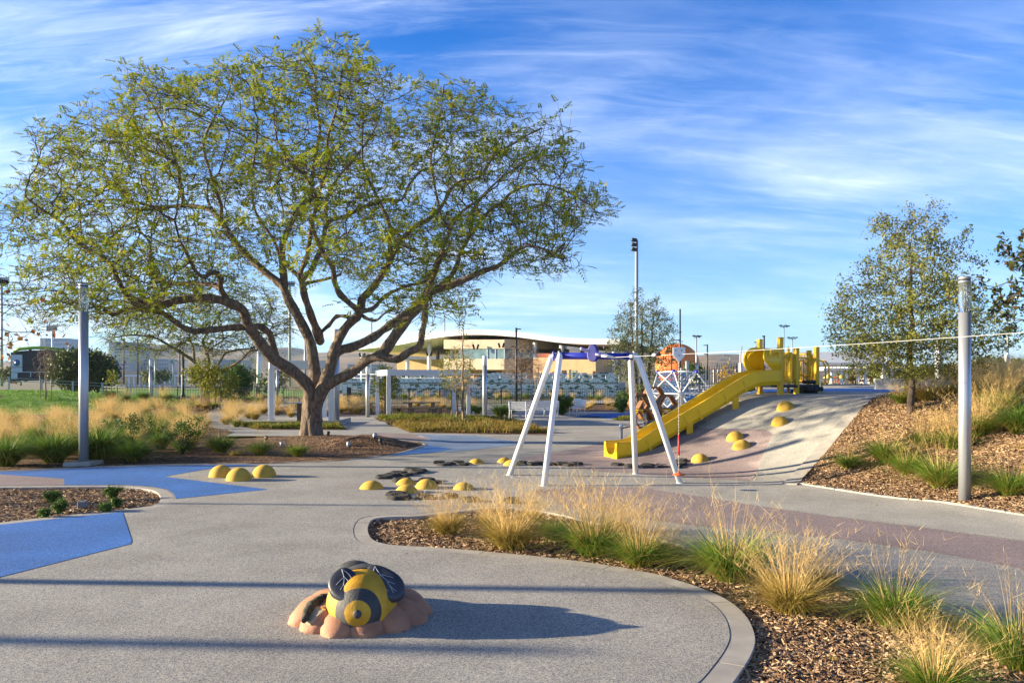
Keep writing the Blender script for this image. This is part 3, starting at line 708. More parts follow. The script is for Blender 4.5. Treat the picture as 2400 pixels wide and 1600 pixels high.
# --- rope up the mound between two white posts
p1 = at(1456, 1037); t = thing('rope_post', 'short white post behind the slide foot holding the lower rope end', 'post', p1, group='white rope posts')
MB().lathe([(.048, 0), (.048, .50), (.05, .5)], 16).build('post', M_white, t)
MB().lathe([(.048, .50), (.065, .51), (.068, .54), (.05, .575), (0, .585)], 16).build('cap', M_white, t)
p2 = Vector((4.56, 21.1, Z(4.56, 21.1))); p2 = Vector(((1598 - 1200) / F * 22.3, 22.3, 0.4))
t2 = thing('rope_post', 'white post with round cap standing behind the middle of the slide', 'post', (p2.x, p2.y, 0), group='white rope posts')
hh = 2 - (925 - 888) / F * 22.3
MB().lathe([(.055, 0), (.055, hh), (.056, hh)], 16).build('post', M_white, t2)
MB().lathe([(.055, hh), (.075, hh + .01), (.078, hh + .05), (.05, hh + .09), (0, hh + .10)], 16).build('cap', M_white, t2)
a = p1 + Vector((.06, 0, .46)); e = atD(1790, 868, 24.5); pts = []
for i in range(17):
    q = i / 16; p = a.lerp(e, q); p.z -= .42 * math.sin(math.pi * q) * .62; pts.append(p - a)
rp = MB().tube(pts, .016, 8).build('climbing_rope', M_rope, loc=a, props=dict(label='dark blue rope rising behind the white frame and slide', category='rope'))
MB().tube([Vector((-.02, 0, 0)), pts[1] * .55], .02, 8).build('chain_end', M_bolt, rp)
# --- slide and tower: one structure
d = Vector((.936, .35, 0)); wv = Vector((-.35, .936, 0)); F0 = Vector((2.49, 19.07, 0))
ps = thing('play_tower', 'yellow slide and small climbing tower with hood, rails and black deck', 'slide', F0)
path = [(-.02, .05), (.2, .045), (.5, .07), (.75, .14), (1.0, .27), (1.3, .42), (1.81, .67), (2.4, .96), (3.03, 1.27), (3.45, 1.5), (3.78, 1.66), (4.05, 1.77), (4.3, 1.82), (4.6, 1.84), (4.85, 1.84)]
pp = smooth_loop(path, 3, False)
def cross(wd, hgt):
    k = []                                                  # outer profile, then the inner trough
    h2 = wd / 2
    k += [(-h2, hgt * .97), (-h2, .10), (-h2 + .06, .0), (h2 - .06, 0), (h2, .10), (h2, hgt * .97)]
    k += [(h2 + .012, hgt * .985), (h2, hgt * 1.02), (h2 - .045, hgt * 1.02), (h2 - .065, hgt * .97)]
    for i in range(11):
        a_ = math.pi * i / 10; k.append(((h2 - .085) * math.cos(a_) * (1 - .0 * i), .085 + (hgt * .62) * (1 - math.sin(a_)) ** 1.35))
    k += [(-h2 + .065, hgt * .97), (-h2 + .045, hgt * 1.02), (-h2, hgt * 1.02), (-h2 - .012, hgt * .985)]
    return k
cs = cross(.66, .40); n = len(cs); vs = []
for i, (tt, zb) in enumerate(pp):
    a_ = pp[max(0, i - 1)]; e_ = pp[min(len(pp) - 1, i + 1)]; sl_ = math.atan2(e_[1] - a_[1], e_[0] - a_[0])
    up = Vector((0, 0, 1)) * math.cos(sl_) - d * math.sin(sl_)
    for (cx_, cz_) in cs: vs.append(d * tt + Vector((0, 0, zb)) + wv * cx_ + up * cz_)
fs = [(i * n + j, i * n + (j + 1) % n, (i + 1) * n + (j + 1) % n, (i + 1) * n + j) for i in range(len(pp) - 1) for j in range(n)]
b = MB(); b.add(vs, fs, 0, False)
chute = b.build('slide_chute', M_yel, ps)
# end plate with U opening
b = MB(); k2 = [(-.335, .40), (-.335, -.01), (.335, -.01), (.335, .40), (.27, .40)] + [(.245 * math.cos(math.pi * i / 12), .10 + .30 * (1 - math.sin(math.pi * i / 12)) ** 1.35) for i in range(13)] + [(-.27, .40)]
b.prism([wv * x + Vector((0, 0, z + .03)) for x, z in k2], d * -.055, d * -.015); b.build('slide_end', M_yel, ps)
for tt in (.95, 1.95, 2.5, 3.2, 3.75):                      # joint collars with bolts
    i = min(range(len(pp)), key=lambda i: abs(pp[i][0] - tt)); a_ = pp[max(0, i - 1)]; e_ = pp[min(len(pp) - 1, i + 1)]; sl_ = math.atan2(e_[1] - a_[1], e_[0] - a_[0])
    up = Vector((0, 0, 1)) * math.cos(sl_) - d * math.sin(sl_); al = d * math.cos(sl_) + Vector((0, 0, 1)) * math.sin(sl_)
    base = d * pp[i][0] + Vector((0, 0, pp[i][1])); b = MB()
    for sgn in (-1, 1):
        Q = Matrix((al, wv, up)).transposed()
        b.box(base + wv * sgn * .334 + up * .17, (.07, .012, .32), M=Q)
    for q in range(5):
        b.ball(base - wv * .342 + up * (.05 + .06 * q) + al * .0, .010, 6, m=1)
    b.build('joint_collar', [M_yel, M_bolt], chute)
# small support feet
for tt in (2.05, 3.45):
    zb = [z for t_, z in pp if t_ >= tt][0]; g = F0 + d * tt - wv * .2; gz = Z(g.x, g.y)
    Q = Matrix((d, wv, Vector((0, 0, 1)))).transposed()
    b = MB(); b.box(d * tt - wv * .30 + Vector((0, 0, (gz + zb) / 2 + .01)), (.17, .06, max(.14, zb - gz + .06)), M=Q, bev=.01); b.build('support_foot', M_yelm, ps)
# posts
Lp = lambda v: Vector(v) - F0
def post(x, y, zt, wd, capb=True):
    zg = Z(x, y) - .05; b = MB(); Q = Matrix((d, wv, Vector((0, 0, 1)))).transposed()
    b.box(Lp((x, y, (zg + zt) / 2)), (wd, wd, zt - zg), M=Q, bev=.012); o = b.build('post', M_yelm, ps)
    b = MB(); b.box(Lp((x, y, zt + .004)), (wd + .012, wd + .012, .03), M=Q, bev=.012); b.build('post_cap', M_yelm, o); return o
A1, A2 = Vector((7.2, 20.62)), Vector((6.92, 21.45))
B1 = Vector((7.75, 20.95)); B1 = A2 + Vector((0, 0)) if False else Vector((7.74, 20.9)); C1 = Vector((8.42, 21.25))
post(A1.x, A1.y, 3.10, .125); post(A2.x, A2.y, 3.09, .125); post(B1.x, B1.y, 2.83, .115); post(C1.x, C1.y, 2.87, .125)
D1, D2 = Vector((8.02, 22.3)), Vector((8.72, 22.55))
post(D2.x, D2.y, 2.82, .11)
for x, y, zt in ((D1.x, D1.y, 2.93), (D1.x - .13, D1.y + .1, 2.90)):
    MB().tube([Lp((x, y, Z(x, y) - .05)), Lp((x, y, zt - .03)), Lp((x, y, zt))], [.042, .042, .022], 14).build('post', M_yelm, ps)
# deck
deck = [Lp((*p, 1.80)) for p in (A1 + Vector((0.02, -.02)), C1 + Vector((.05, -.08)), D2, D1 + Vector((-.3, .1)), A2)]
MB().prism(deck, (0, 0, -.03), (0, 0, .045)).build('deck', M_black, ps)
Q = Matrix((d, wv, Vector((0, 0, 1)))).transposed()
b = MB()
for i, (o1, h_) in enumerate(((0, .14), (.18, .0))): b.box(Lp((8.12 + o1 * .9, 21.12 + o1 * .2, 1.73 - i * .0)) , (.42 - .1 * i, .5, .12), M=Q, bev=.02)
b.box(Lp((8.2, 21.2, 1.92)), (.26, .3, .10), M=Q, bev=.03)
b.box(Lp((8.1, 21.3, 1.64)), (.5, .5, .14), M=Q); b.build('steps', M_black, ps)
# slide mouth and hood
b = MB(); zc_ = 1.84
side0 = [(-.36, zc_ - .02), (-.36, 2.24), (.36, 2.24), (.36, zc_ - .02)]
hv = []; nj = 22; ni = 9
topc = F0 + d * 4.86
def hood_pt(j, u):
    a_ = math.pi * j / (nj - 1)                             # 0 near side, pi far side
    x = -.37 * math.cos(a_); z = 2.40 + .43 * math.sin(a_) ** .8 if 0 < j < nj - 1 else 2.26
    zf = (z - 2.26) / .57
    ext_ = .20 + .36 * math.sin(math.pi * min(1, max(0, .15 + .75 * (1 - zf)))) 
    return Lp(topc) + wv * x + Vector((0, 0, z)) - Lp(topc).z * Vector((0, 0, 1)) - d * ext_ * u
hv = [hood_pt(j, i / (ni - 1)) for i in range(ni) for j in range(nj)]
hf = [(i * nj + j, i * nj + j + 1, (i + 1) * nj + j + 1, (i + 1) * nj + j) for i in range(ni - 1) for j in range(nj - 1)]
b.add(hv, hf, 0, True)
# far cheek of the hood, a rounded wing panel
wing = []
for i in range(20):
    a_ = math.pi * (.5 + i / 19); wing.append(Lp(topc + wv * .36 - d * .30) + d * (.34 * math.cos(a_)) + Vector((0, 0, 2.50 + .36 * math.sin(a_))))
wing += [Lp(topc + wv * .36) + Vector((0, 0, 2.14)), Lp(topc + wv * .36) + Vector((0, 0, 2.86))]
b.prism(wing, wv * 0, wv * .05)
hd = b.build('hood', M_yel, ps)
sm_ = hd.modifiers.new('thickness', 'SOLIDIFY'); sm_.thickness = .035
b = MB()                                                    # near cheek panel with rounded window
frame_ = [(0, 2.24), (.0, 2.84), (-.30, 2.80), (-.40, 2.62), (-.34, 2.30), (-.26, 2.24)]
out = [Lp(topc - wv * .36 + d * x) + Vector((0, 0, z)) for x, z in frame_]
k = len(out); cen = sum(out, Vector()) / k; inn = [cen + (p - cen) * .62 for p in out]
vs = out + inn + [p + wv * .04 for p in out] + [p + wv * .04 for p in inn]
fs = []
for i in range(k):
    j = (i + 1) % k
    fs += [(i, j, k + j, k + i), (2 * k + i, 3 * k + i, 3 * k + j, 2 * k + j), (i, 2 * k + i, 2 * k + j, j), (k + i, k + j, 3 * k + j, 3 * k + i)]
b.add(vs, fs); b.build('hood_cheek', M_yel, ps)
# rails
def rail(a, e, z0, z1, nb, r=.021):
    a, e = Vector(a), Vector(e); rl = MB(); u = (e - a); a = a + u * .06; e = e - u * .06
    A0, A1_, E0, E1 = Lp((*a, z0)), Lp((*a, z1)), Lp((*e, z0)), Lp((*e, z1)); c_ = .07
    def lp(p, q, r1): return p.lerp(q, r1)
    L1 = (E0 - A0).length
    f1 = min(.3, c_ / L1); f2 = min(.3, c_ / (z1 - z0))
    pts = [lp(A0, A1_, f2), lp(A0, A1_, 1 - f2), lp(A1_, E1, f1), lp(A1_, E1, 1 - f1), lp(E1, E0, f2), lp(E1, E0, 1 - f2), lp(E0, A0, f1), lp(E0, A0, 1 - f1), lp(A0, A1_, f2)]
    rl.tube(pts, r * 1.25, 8)
    for i in range(1, nb + 1):
        f_ = i / (nb + 1); rl.tube([lp(A0, E0, f_), lp(A1_, E1, f_)], r * .8, 6)
    rl.build('railing', M_yelm, ps)
rail((D1.x, D1.y), (D2.x, D2.y), 1.92, 2.62, 7)
rail((B1.x - .45, B1.y - .02), (B1.x, B1.y), 1.92, 2.66, 2) if False else None
rail((7.44, 21.9), (7.74, 20.96), 1.95, 2.68, 5)
rail((7.78, 20.92), (8.02, 22.2), 1.95, 2.66, 6)
rail((8.05, 21.7), (8.38, 21.3), 1.95, 2.7, 4)
rail((C1.x + .01, C1.y + .05), (D2.x, D2.y), 1.95, 2.66, 6)
for (x, y, s_) in ((C1.x + .12, C1.y, 1), (C1.x + .32, C1.y + .25, 1)):   # curved hand loops at the steps
    pts = [Lp((x - .06, y, 2.52)), Lp((x + .06, y, 2.48)), Lp((x + .13, y, 2.36)), Lp((x + .14, y, 2.1)), Lp((x + .12, y, 1.9)), Lp((x + .02, y, 1.84))]
    MB().tube(pts, .022, 8).build('hand_loop', M_yelm, ps)
MB().tube([Lp((C1.x + .16, C1.y + .02, 1.92)), Lp((C1.x + .16, C1.y + .02, 1.58))], .022, 8).build('rail_stub', M_yelm, ps)
for (x, y) in ((7.98, 21.45), (8.32, 21.9)):
    for z_ in (2.5, 2.1): MB().tube([Lp((x, y, z_)), Lp((x + .12, y, z_ + .02)), Lp((x + .30, y + .02, z_ - .12))], .024, 8).build('handrail', M_yelm, ps)
b = MB(); b.box(Lp((7.46, 20.95, 2.30)), (.05, .50, .86), M=Q, bev=.015); b.build('side_panel', M_yel, ps)
b = MB(); b.box(Lp((8.2, 22.35, 2.22)), (.5, .04, .62), M=Q, bev=.015); b.build('rear_panel', M_yel, ps)
rail((A1.x + .08, A1.y + .03), (B1.x - .04, B1.y - .02), 1.95, 2.62, 4)
# second small chute seen under the deck at the back
b = MB(); c0 = Lp((6.3, 22.9, 1.55))
for i in range(2): pass
b.tube([c0 + Vector((.0, 0, .02)), c0 + Vector((.4, 0, .12)), c0 + Vector((.9, -.1, .22))], [.12, .13, .12], 12); b.build('rear_chute', M_yel, ps)
# ================================================================ bee sculpture
M_petal = mat('terracotta_paint', (.58, .27, .145), (.36, .15, .08), scale=5, rough=.7, bump=.35, bscale=55, detail=9, lo=.3, hi=.7)
M_bky = mat('bee_yellow', (.72, .40, .02), (.55, .26, .01), scale=7, rough=.6, bump=.3, bscale=60, detail=8)
M_bkb = mat('bee_charcoal', (.045, .045, .048), (.075, .073, .07), scale=7, rough=.62, bump=.35, bscale=50, detail=8)
M_wing = mat('bee_wing_grey', (.028, .032, .045), (.07, .075, .095), scale=3, rough=.45, bump=.15, bscale=30, detail=8)
M_vein = mat('pale_vein_paint', (.50, .52, .55), (.3, .32, .35), scale=30, rough=.6)
M_leg = mat('bee_leg', (.030, .032, .026), (.075, .078, .055), scale=24, rough=.85, bump=1, bscale=38, detail=6)
M_plq = mat('plaque_cream', (.40, .36, .25), (.24, .21, .15), scale=60, rough=.5)
M_plqd = mat('plaque_dark', (.035, .035, .035), (.22, .21, .18), scale=55, rough=.5, lo=.55, hi=.62, stretch=(1, 3, 1))
M_plqo = mat('plaque_orange', (.60, .30, .02), rough=.5)
bc = Vector((-1.27, 6.50, 0))
bee = thing('bee_sculpture', 'large painted bee with charcoal wings lying on a terracotta flower', 'sculpture', bc)
def disp(v, k, s, ph=0):
    return k * (math.sin(v.x * s + ph) * math.sin(v.y * s * 1.1 + 1.3 + ph) + .6 * math.sin(v.z * s * 1.7 + v.x * s * .7 + ph))
# flower: overlapping rounded petals
NP = 13
def petal_pt(a, u, y_, L_, wd):
    r_ = .03 + (L_ - .03) * u
    half = wd * (.35 + .65 * min(1, u / .62)) * (1 if u < .72 else math.sqrt(max(0, 1 - ((u - .72) / .281) ** 2)))
    top = .235 * (1 - .52 * u ** 1.5) * (1 if u < .66 else max(0, 1 - ((u - .66) / .341) ** 2.2) ** .5)
    th = math.acos(max(-1, min(1, y_))); ux, uy = Vector((math.cos(a), math.sin(a), 0)), Vector((-math.sin(a), math.cos(a), 0))
    return ux * r_ - uy * (y_ * half) + Vector((0, 0, top * (math.sin(th) ** .62)))
for i in range(NP):
    a = R(-102) + 2 * math.pi * i / NP
    L_ = .60 + .018 * math.sin(i * 3.1); wd = .150
    vs = []; nu, nv_ = 18, 18
    for iu in range(nu + 1):
        for iv in range(nv_):
            p = petal_pt(a, (iu / nu) ** .8, math.cos(math.pi * iv / (nv_ - 1)), L_, wd); vs.append(p + Vector((0, 0, disp(p, .005, 15, i) - .02 * (iv in (0, nv_ - 1)))))
    fs = [(iu * nv_ + j, iu * nv_ + j + 1, (iu + 1) * nv_ + j + 1, (iu + 1) * nv_ + j) for iu in range(nu) for j in range(nv_ - 1)]
    b = MB(); b.add(vs, fs, 0, True); o = b.build('petal', M_petal, bee)
    if i == NP - 1: petal_plaque = o; pa = a; pL = L_
# body: ellipsoid with stripe rings painted by bands of faces
ax = Vector((0.09, -1, .04)).normalized()               # points at the viewer and down: the tail
side = ax.cross(Vector((0, 0, 1))).normalized(); upv = side.cross(ax).normalized()
ce = Vector((.035, -.14, .165))
def body_pt(s_, th):                                        # s_ -1 (head end) .. 1 (tail)
    r_ = .292 * math.sqrt(max(0, 1 - abs(s_) ** 2.15))
    if s_ > .70: r_ *= 1 - .04 * math.sin((s_ - .70) / .3 * math.pi)
    return ce + ax * (s_ * .42) + side * (r_ * math.cos(th)) + upv * (r_ * math.sin(th))
bands = [(-1, .2, 1), (.2, .774, 0), (.774, .935, 1), (.935, 1, 0)]
b = MB(); nth = 48
for (s0, s1, mi) in bands:
    k = max(2, int((s1 - s0) * 26)); vs = []
    for i in range(k + 1):
        s_ = s0 + (s1 - s0) * i / k; e = 1.0
        if s0 > -.9 and i in (0, k) and abs(s_) < .99: e = .975
        for j in range(nth):
            p = body_pt(s_, 2 * math.pi * j / nth); c_ = ce + ax * (s_ * .42); vs.append(c_ + (p - c_) * e + Vector((1, 1, 1)) * disp(p, .0015, 30))
    fs = [(i * nth + j, i * nth + (j + 1) % nth, (i + 1) * nth + (j + 1) % nth, (i + 1) * nth + j) for i in range(k) for j in range(nth)]
    b.add(vs, fs, mi, True)
body = b.build('body', [M_bky, M_bkb], bee)
tail = ce + ax * .42
MB().lathe([(.034, -.012), (.034, .0), (.026, .008), (0, .010)], 20, c=tail + ax * -.004, M=ax.to_track_quat('Z', 'Y').to_matrix()).build('tail_tip', M_bkb, body)
b = MB(); b.ball(Vector((.0, .05, .27)), (.17, .17, .155), 28); b.build('thorax', M_wing, bee)
b = MB(); b.ball(Vector((-.11, .24, .245)), (.20, .16, .165), 28); b.build('head', M_bkb, bee)
b = MB(); b.tube([Vector((-.065, -.075, .375)), Vector((.0, -.085, .395)), Vector((.06, -.075, .375))], [.010, .018, .010], 8); b.build('collar', M_bky, bee)
# wings: thick rounded lobes
def wing_mesh(cen, a1, a2, th, seed, half):
    """cen centre, a1 long half axis, a2 short half axis, th thickness"""
    n_ = a1.cross(a2).normalized()
    if n_.z < 0: n_ = -n_
    vs = []; nr, na = 9, 40
    def P_(r_, a, lay):
        w_ = 1 + .16 * math.cos(a) - .05 * math.cos(2 * a + seed)
        return cen + a1 * (math.cos(a) * r_) + a2 * (math.sin(a) * r_ * w_)
    rings = [(0, 1), (.3, 1), (.6, .98), (.82, .93), (.93, .82), (.985, .62), (1.0, .3), (1.0, -.3), (.985, -.62), (.9, -.9), (.6, -1), (0, -1)]
    for (r_, z) in rings:
        for j in range(na):
            a = 2 * math.pi * j / na; p = P_(r_, a, 0) + n_ * (th * z + disp(P_(r_, a, 0), .004, 14, seed)); vs.append(p)
    fs = [(i * na + j, i * na + (j + 1) % na, (i + 1) * na + (j + 1) % na, (i + 1) * na + j) for i in range(len(rings) - 1) for j in range(na)]
    b = MB(); b.add(vs, fs, 0, True); o = b.build('wing', M_wing, bee)
    def vein(pts, r0):
        q = [cen + a1 * x + a2 * y + n_ * (th * (.985 + .006) + disp(cen + a1 * x + a2 * y, .004, 14, seed)) for x, y in smooth_loop(pts, 4, False)]
        return MB().tube(q, [r0 * (1 - .5 * i / len(q)) for i in range(len(q))], 6)
    m_ = MB()
    for pts in half:
        t_ = vein(pts, .0034); m_.add(t_.v, t_.f, 0, True)
    m_.build('wing_veins', M_vein, o); return o
VE = [[(-.75, .25), (-.3, .1), (.1, .12), (.45, .3)], [(-.35, .12), (-.1, -.2), (.2, -.38), (.5, -.35)], [(.1, .12), (.35, -.02), (.72, .02)], [(.35, -.02), (.5, -.1), (.7, -.2)], [(-.3, .1), (-.05, .35), (.2, .55)], [(-.75, .25), (-.6, -.1), (-.35, -.35)]]
wing_mesh(Vector((-.055, -.37, .35)), Vector((.02, -.115, -.105)), Vector((-.135, .01, .02)), .046, .4, VE)
wing_mesh(Vector((.235, -.25, .345)), Vector((.145, -.085, -.10)), Vector((.078, .055, .06)), .048, 2.1, VE)
# legs
def leg_mesh(pts, rad, seed):
    q = random.Random(seed); b = MB(); pp_ = [Vector(p) for p in pts]
    fine_ = []
    for i in range(len(pp_) - 1):
        for j in range(6): fine_.append(pp_[i].lerp(pp_[i + 1], j / 6))
    fine_.append(pp_[-1]); k = len(fine_)
    rs = []
    for i in range(k):
        f_ = i / (k - 1) * (len(rad) - 1); i0 = min(int(f_), len(rad) - 2); r_ = rad[i0] + (rad[i0 + 1] - rad[i0]) * (f_ - i0); rs.append(r_ * q.uniform(.86, 1.14))
    b.tube(fine_, rs, 12); b.build('leg', M_leg, bee)
def lp_(L): return [atD(x, y, D) - bc for x, y, D in L]
leg_mesh(lp_([(785, 1402, 6.42), (757, 1403, 6.38), (742, 1411, 6.3), (730, 1422, 6.22), (719, 1437, 6.12), (712, 1455, 6.02)]), [.048, .044, .042, .048, .038, .02], 1)
leg_mesh(lp_([(765, 1403, 6.5), (740, 1404, 6.62), (722, 1412, 6.66), (706, 1424, 6.66)]), [.030, .030, .024, .014], 2)
leg_mesh(lp_([(925, 1402, 6.55), (952, 1406, 6.6), (971, 1417, 6.55), (989, 1433, 6.45)]), [.035, .036, .030, .018], 3)
leg_mesh(lp_([(900, 1398, 6.8), (935, 1402, 6.95), (962, 1414, 6.95)]), [.03, .026, .016], 4)
# plaque let into the petal left of the body
b = MB()
for (u0, u1, m_) in ((.50, .66, 1), (.66, .685, 2), (.685, .90, 0)):
    for k_ in range(4):
        ua, ub = u0 + (u1 - u0) * k_ / 4, u0 + (u1 - u0) * (k_ + 1) / 4
        P4 = [petal_pt(pa, u, y, pL, .158) + Vector((-.01, -.02, .006)) for u, y in ((ua, .30), (ua, -.42), (ub, -.42), (ub, .30))]
        b.prism(P4, (0, 0, -.03), (0, 0, 0), m_)
b.build('plaque', [M_plq, M_plqd, M_plqo], petal_plaque)
# ================================================================ buildings and structures behind
M_wst = mat('white_steel', (.74, .75, .77), rough=.45)
M_bsteel = mat('dark_steel', (.022, .024, .028), rough=.5)
M_gal = mat('grey_steel', (.38, .40, .43), rough=.45, metal=.3)
M_beige = mat('beige_cladding', (.58, .48, .33), (.53, .43, .30), scale=.8, rough=.8)
M_tan = mat('tan_stone', (.60, .39, .20), (.52, .33, .17), scale=1.5, rough=.85)
M_win = mat('window_glass', (.10, .17, .19), (.20, .30, .32), scale=.6, rough=.12, spec=.8)
M_dark = mat('dark_opening', (.03, .025, .025), rough=.7)
M_door = mat('grey_green_door', (.20, .25, .20), rough=.6)
M_brdoor = mat('red_brown_door', (.20, .06, .04), rough=.6)
M_canopy = mat('white_canopy', (.80, .80, .79), rough=.6)
M_soff = mat('canopy_soffit', (.74, .68, .66), (.88, .84, .82), scale=.5, rough=.8, stretch=(6, .3, 1))
M_seat = mat('pale_green_seats', (.62, .68, .62), rough=.6)
M_seatd = mat('dark_green_seats', (.05, .12, .07), rough=.6)
M_wood = mat('timber', (.20, .125, .075), (.14, .085, .05), scale=3, rough=.8, stretch=(.3, 4, 4))
M_woodp = mat('timber_stake', (.36, .26, .16), (.27, .19, .11), scale=6, rough=.85)
M_hill = mat('hill_scrub', (.24, .155, .085), (.07, .06, .045), scale=.012, rough=1, detail=10, lo=.38, hi=.60)
M_off = mat('office_pale', (.50, .48, .44), rough=.8)
M_offg = mat('tower_glass', (.20, .30, .42), rough=.25, spec=.8)
M_offw = mat('tower_pale_face', (.55, .60, .58), rough=.6)
M_blk = mat('scoreboard_black', (.008, .009, .016), rough=.5)
M_sbp = mat('scoreboard_panel', (.42, .50, .60), rough=.5)
M_lime = mat('lime_paint', (.16, .32, .02), rough=.5)
def bx(b, x0, x1, y0, y1, z0, z1, m=0): return b.box(((x0 + x1) / 2, (y0 + y1) / 2, (z0 + z1) / 2), (abs(x1 - x0), abs(y1 - y0), abs(z1 - z0)), m)
def X(px, D): return (px - 1200) / F * D
def Zp(py, D): return CH - (py - HOR) / F * D
# --- hills: two ranges of real relief
def hills(name, D0, depth, x0, x1, prof_px, seed, z_base=-3):
    q = random.Random(seed); ph = [q.uniform(0, 6) for _ in range(8)]
    nx, ny = 150, 26; vs = []
    def top(px):
        for (a, ya), (b_, yb) in zip(prof_px, prof_px[1:]):
            if a <= px <= b_: t = sstep(0, 1, (px - a) / (b_ - a)); return ya + (yb - ya) * t
        return prof_px[0][1] if px < prof_px[0][0] else prof_px[-1][1]
    for j in range(ny):
        v = j / (ny - 1)
        for i in range(nx):
            x = x0 + (x1 - x0) * i / (nx - 1); y = D0 + depth * v
            px = 1200 + x / (D0 + depth * .6) * F
            H = (HOR - top(px)) / F * (D0 + depth * .6)
            rid = math.sin(math.pi * min(1, v / .6) * .5) ** 1.3 if v < .6 else math.cos((v - .6) / .4 * math.pi / 2) ** 1
            n_ = sum(math.sin(x * k_ * .0035 + ph[k_ % 8] + math.sin(y * .0021 * k_ + ph[(k_ + 2) % 8]) * 1.8) * math.sin(y * .003 * k_ + ph[(k_ + 3) % 8]) / k_ for k_ in (1, 2, 3, 5, 8, 13))
            vs.append((x, y, z_base + H * rid * (1 + .16 * n_ * (1 - rid ** 3)) + H * .03 * n_ * (v > .4)))
    fs = [(j * nx + i, j * nx + i + 1, (j + 1) * nx + i + 1, (j + 1) * nx + i) for j in range(ny - 1) for i in range(nx - 1)]
    b = MB(); b.add(vs, fs, 0, True); o = b.build(name, M_hill); tag(o, kind='structure')
hills('hills', 1700, 1400, -1750, 900, [(0, 850), (240, 840), (330, 830), (345, 822), (400, 806), (440, 800), (520, 815), (620, 812), (680, 808), (760, 822), (830, 818), (900, 815), (1000, 812), (1180, 815), (1290, 806), (1310, 805), (1400, 812), (1480, 812), (1560, 822), (1620, 845), (1700, 860)], 3)
hills('hills', 1100, 900, 150, 2600, [(1480, 870), (1560, 835), (1630, 826), (1680, 823), (1750, 825), (1850, 830), (1980, 850), (2100, 868), (2400, 875), (2600, 880)], 11)
# --- stadium building
DS = 105.0
sx = lambda px: X(px, DS); sz = lambda py: Zp(py, DS)
st = thing('stadium_building', 'tan and beige stadium block with glass band under a long wavy white canopy', 'building', (sx(1200), DS, 0))
so_ = Vector((sx(1200), DS, 0))
TA = math.tan(R(24))
def Dw(px): return DS / (1 + TA * (px - 1200) / F)
def SB(name, m, boxes, parent=st, mats=None, flat=False):
    """boxes given by x, y range, z range at the nominal depth; set on the slanting front line unless flat"""
    b = MB()
    for bb in boxes:
        p0, p1 = 1200 + bb[0] / DS * F, 1200 + bb[1] / DS * F; o0, o1 = bb[2] - DS, bb[3] - DS
        D0, D1 = (Dw(p0), Dw(p1)) if not flat else (Dw(p0), Dw(p0) + (p1 - p0) * .05); sc0, sc1 = D0 / DS, D1 / DS
        def zz2(z, k): return z if z <= 0 else 2 + (z - 2) * k
        vs = []
        for (pp_, DD, kk) in ((p0, D0, sc0), (p1, D1, sc1)):
            for oo in (o0, o1):
                for z in (bb[4], bb[5]): vs.append((X(pp_, DD + min(oo, 0)) - so_.x + (0 if oo <= .6 else oo * .35), DD + oo - so_.y, zz2(z, kk)))
        b.add(vs, [(0, 1, 5, 4), (2, 6, 7, 3), (0, 2, 3, 1), (4, 5, 7, 6), (1, 3, 7, 5), (0, 4, 6, 2)], 0)
    return b.build(name, mats or m, parent)
wall1 = SB('lower_wall', M_tan, [(sx(930), sx(1396), DS, DS + 14, -1, sz(842))])
wall2 = SB('right_wall', M_tan, [(sx(1250), sx(1396), DS - 8.6, DS + 8, -1, sz(842))])
SB('side_wall', M_tan, [(sx(1396.1), sx(1442), DS - 8.6, DS + 4, -1, sz(843))], flat=True)
up1 = SB('upper_wall', M_beige, [(sx(1040), sx(1182), DS - 9.6, DS + 8, sz(868), sz(845)), (sx(1040), sx(1182), DS - 9.6, DS + 8, sz(823.5), sz(804)), ])
SB('upper_side_wall', M_beige, [(sx(1182.1), sx(1207), DS - 9.6, DS + 8, sz(868), sz(845)), (sx(1182.1), sx(1293), DS - 9.5, DS + 8, sz(823.5), sz(803))], flat=True)
wn = SB('window', M_win, [(sx(1075), sx(1182), DS - 9.4, DS + 7, sz(845), sz(823.5))], up1)
SB('window', M_win, [(sx(1182.4), sx(1255), DS - 9.3, DS + 7, sz(845), sz(823.5))], up1, flat=True)
SB('mullion', M_gal, [(sx(p), sx(p) + .12, DS - 9.5, DS - 9.3, sz(845), sz(823.5)) for p in (1141, 1160, 1181)], wn)
SB('recess', M_dark, [(sx(1130), sx(1160), DS - .05, DS + .5, 0, sz(870)), (sx(1182), sx(1190), DS - .05, DS + .5, 0, sz(872))], wall1)
for a, b_, y0, m_ in ((942, 950, 879, M_brdoor), (1017, 1026, 878, M_brdoor), (964, 967, 879, M_dark), (1294, 1302, 872, M_brdoor), (1316, 1326, 869, M_dark), (1334, 1338, 868, M_dark), (1338, 1351, 869, M_door), (1389, 1393, 871, M_dark)):
    SB('door', m_, [(sx(a), sx(b_), DS - (8.66 if a > 1280 else .04), DS + (-8.3 if a > 1280 else .3), 0, sz(y0))], wall2 if a > 1280 else wall1)
SB('ac_unit', M_off, [(sx(1194), sx(1203), DS - 1, DS + 1, sz(803), sz(795)), ]); SB('ac_unit', M_off, [(sx(1213), sx(1240), DS, DS + 3, sz(803), sz(796))])
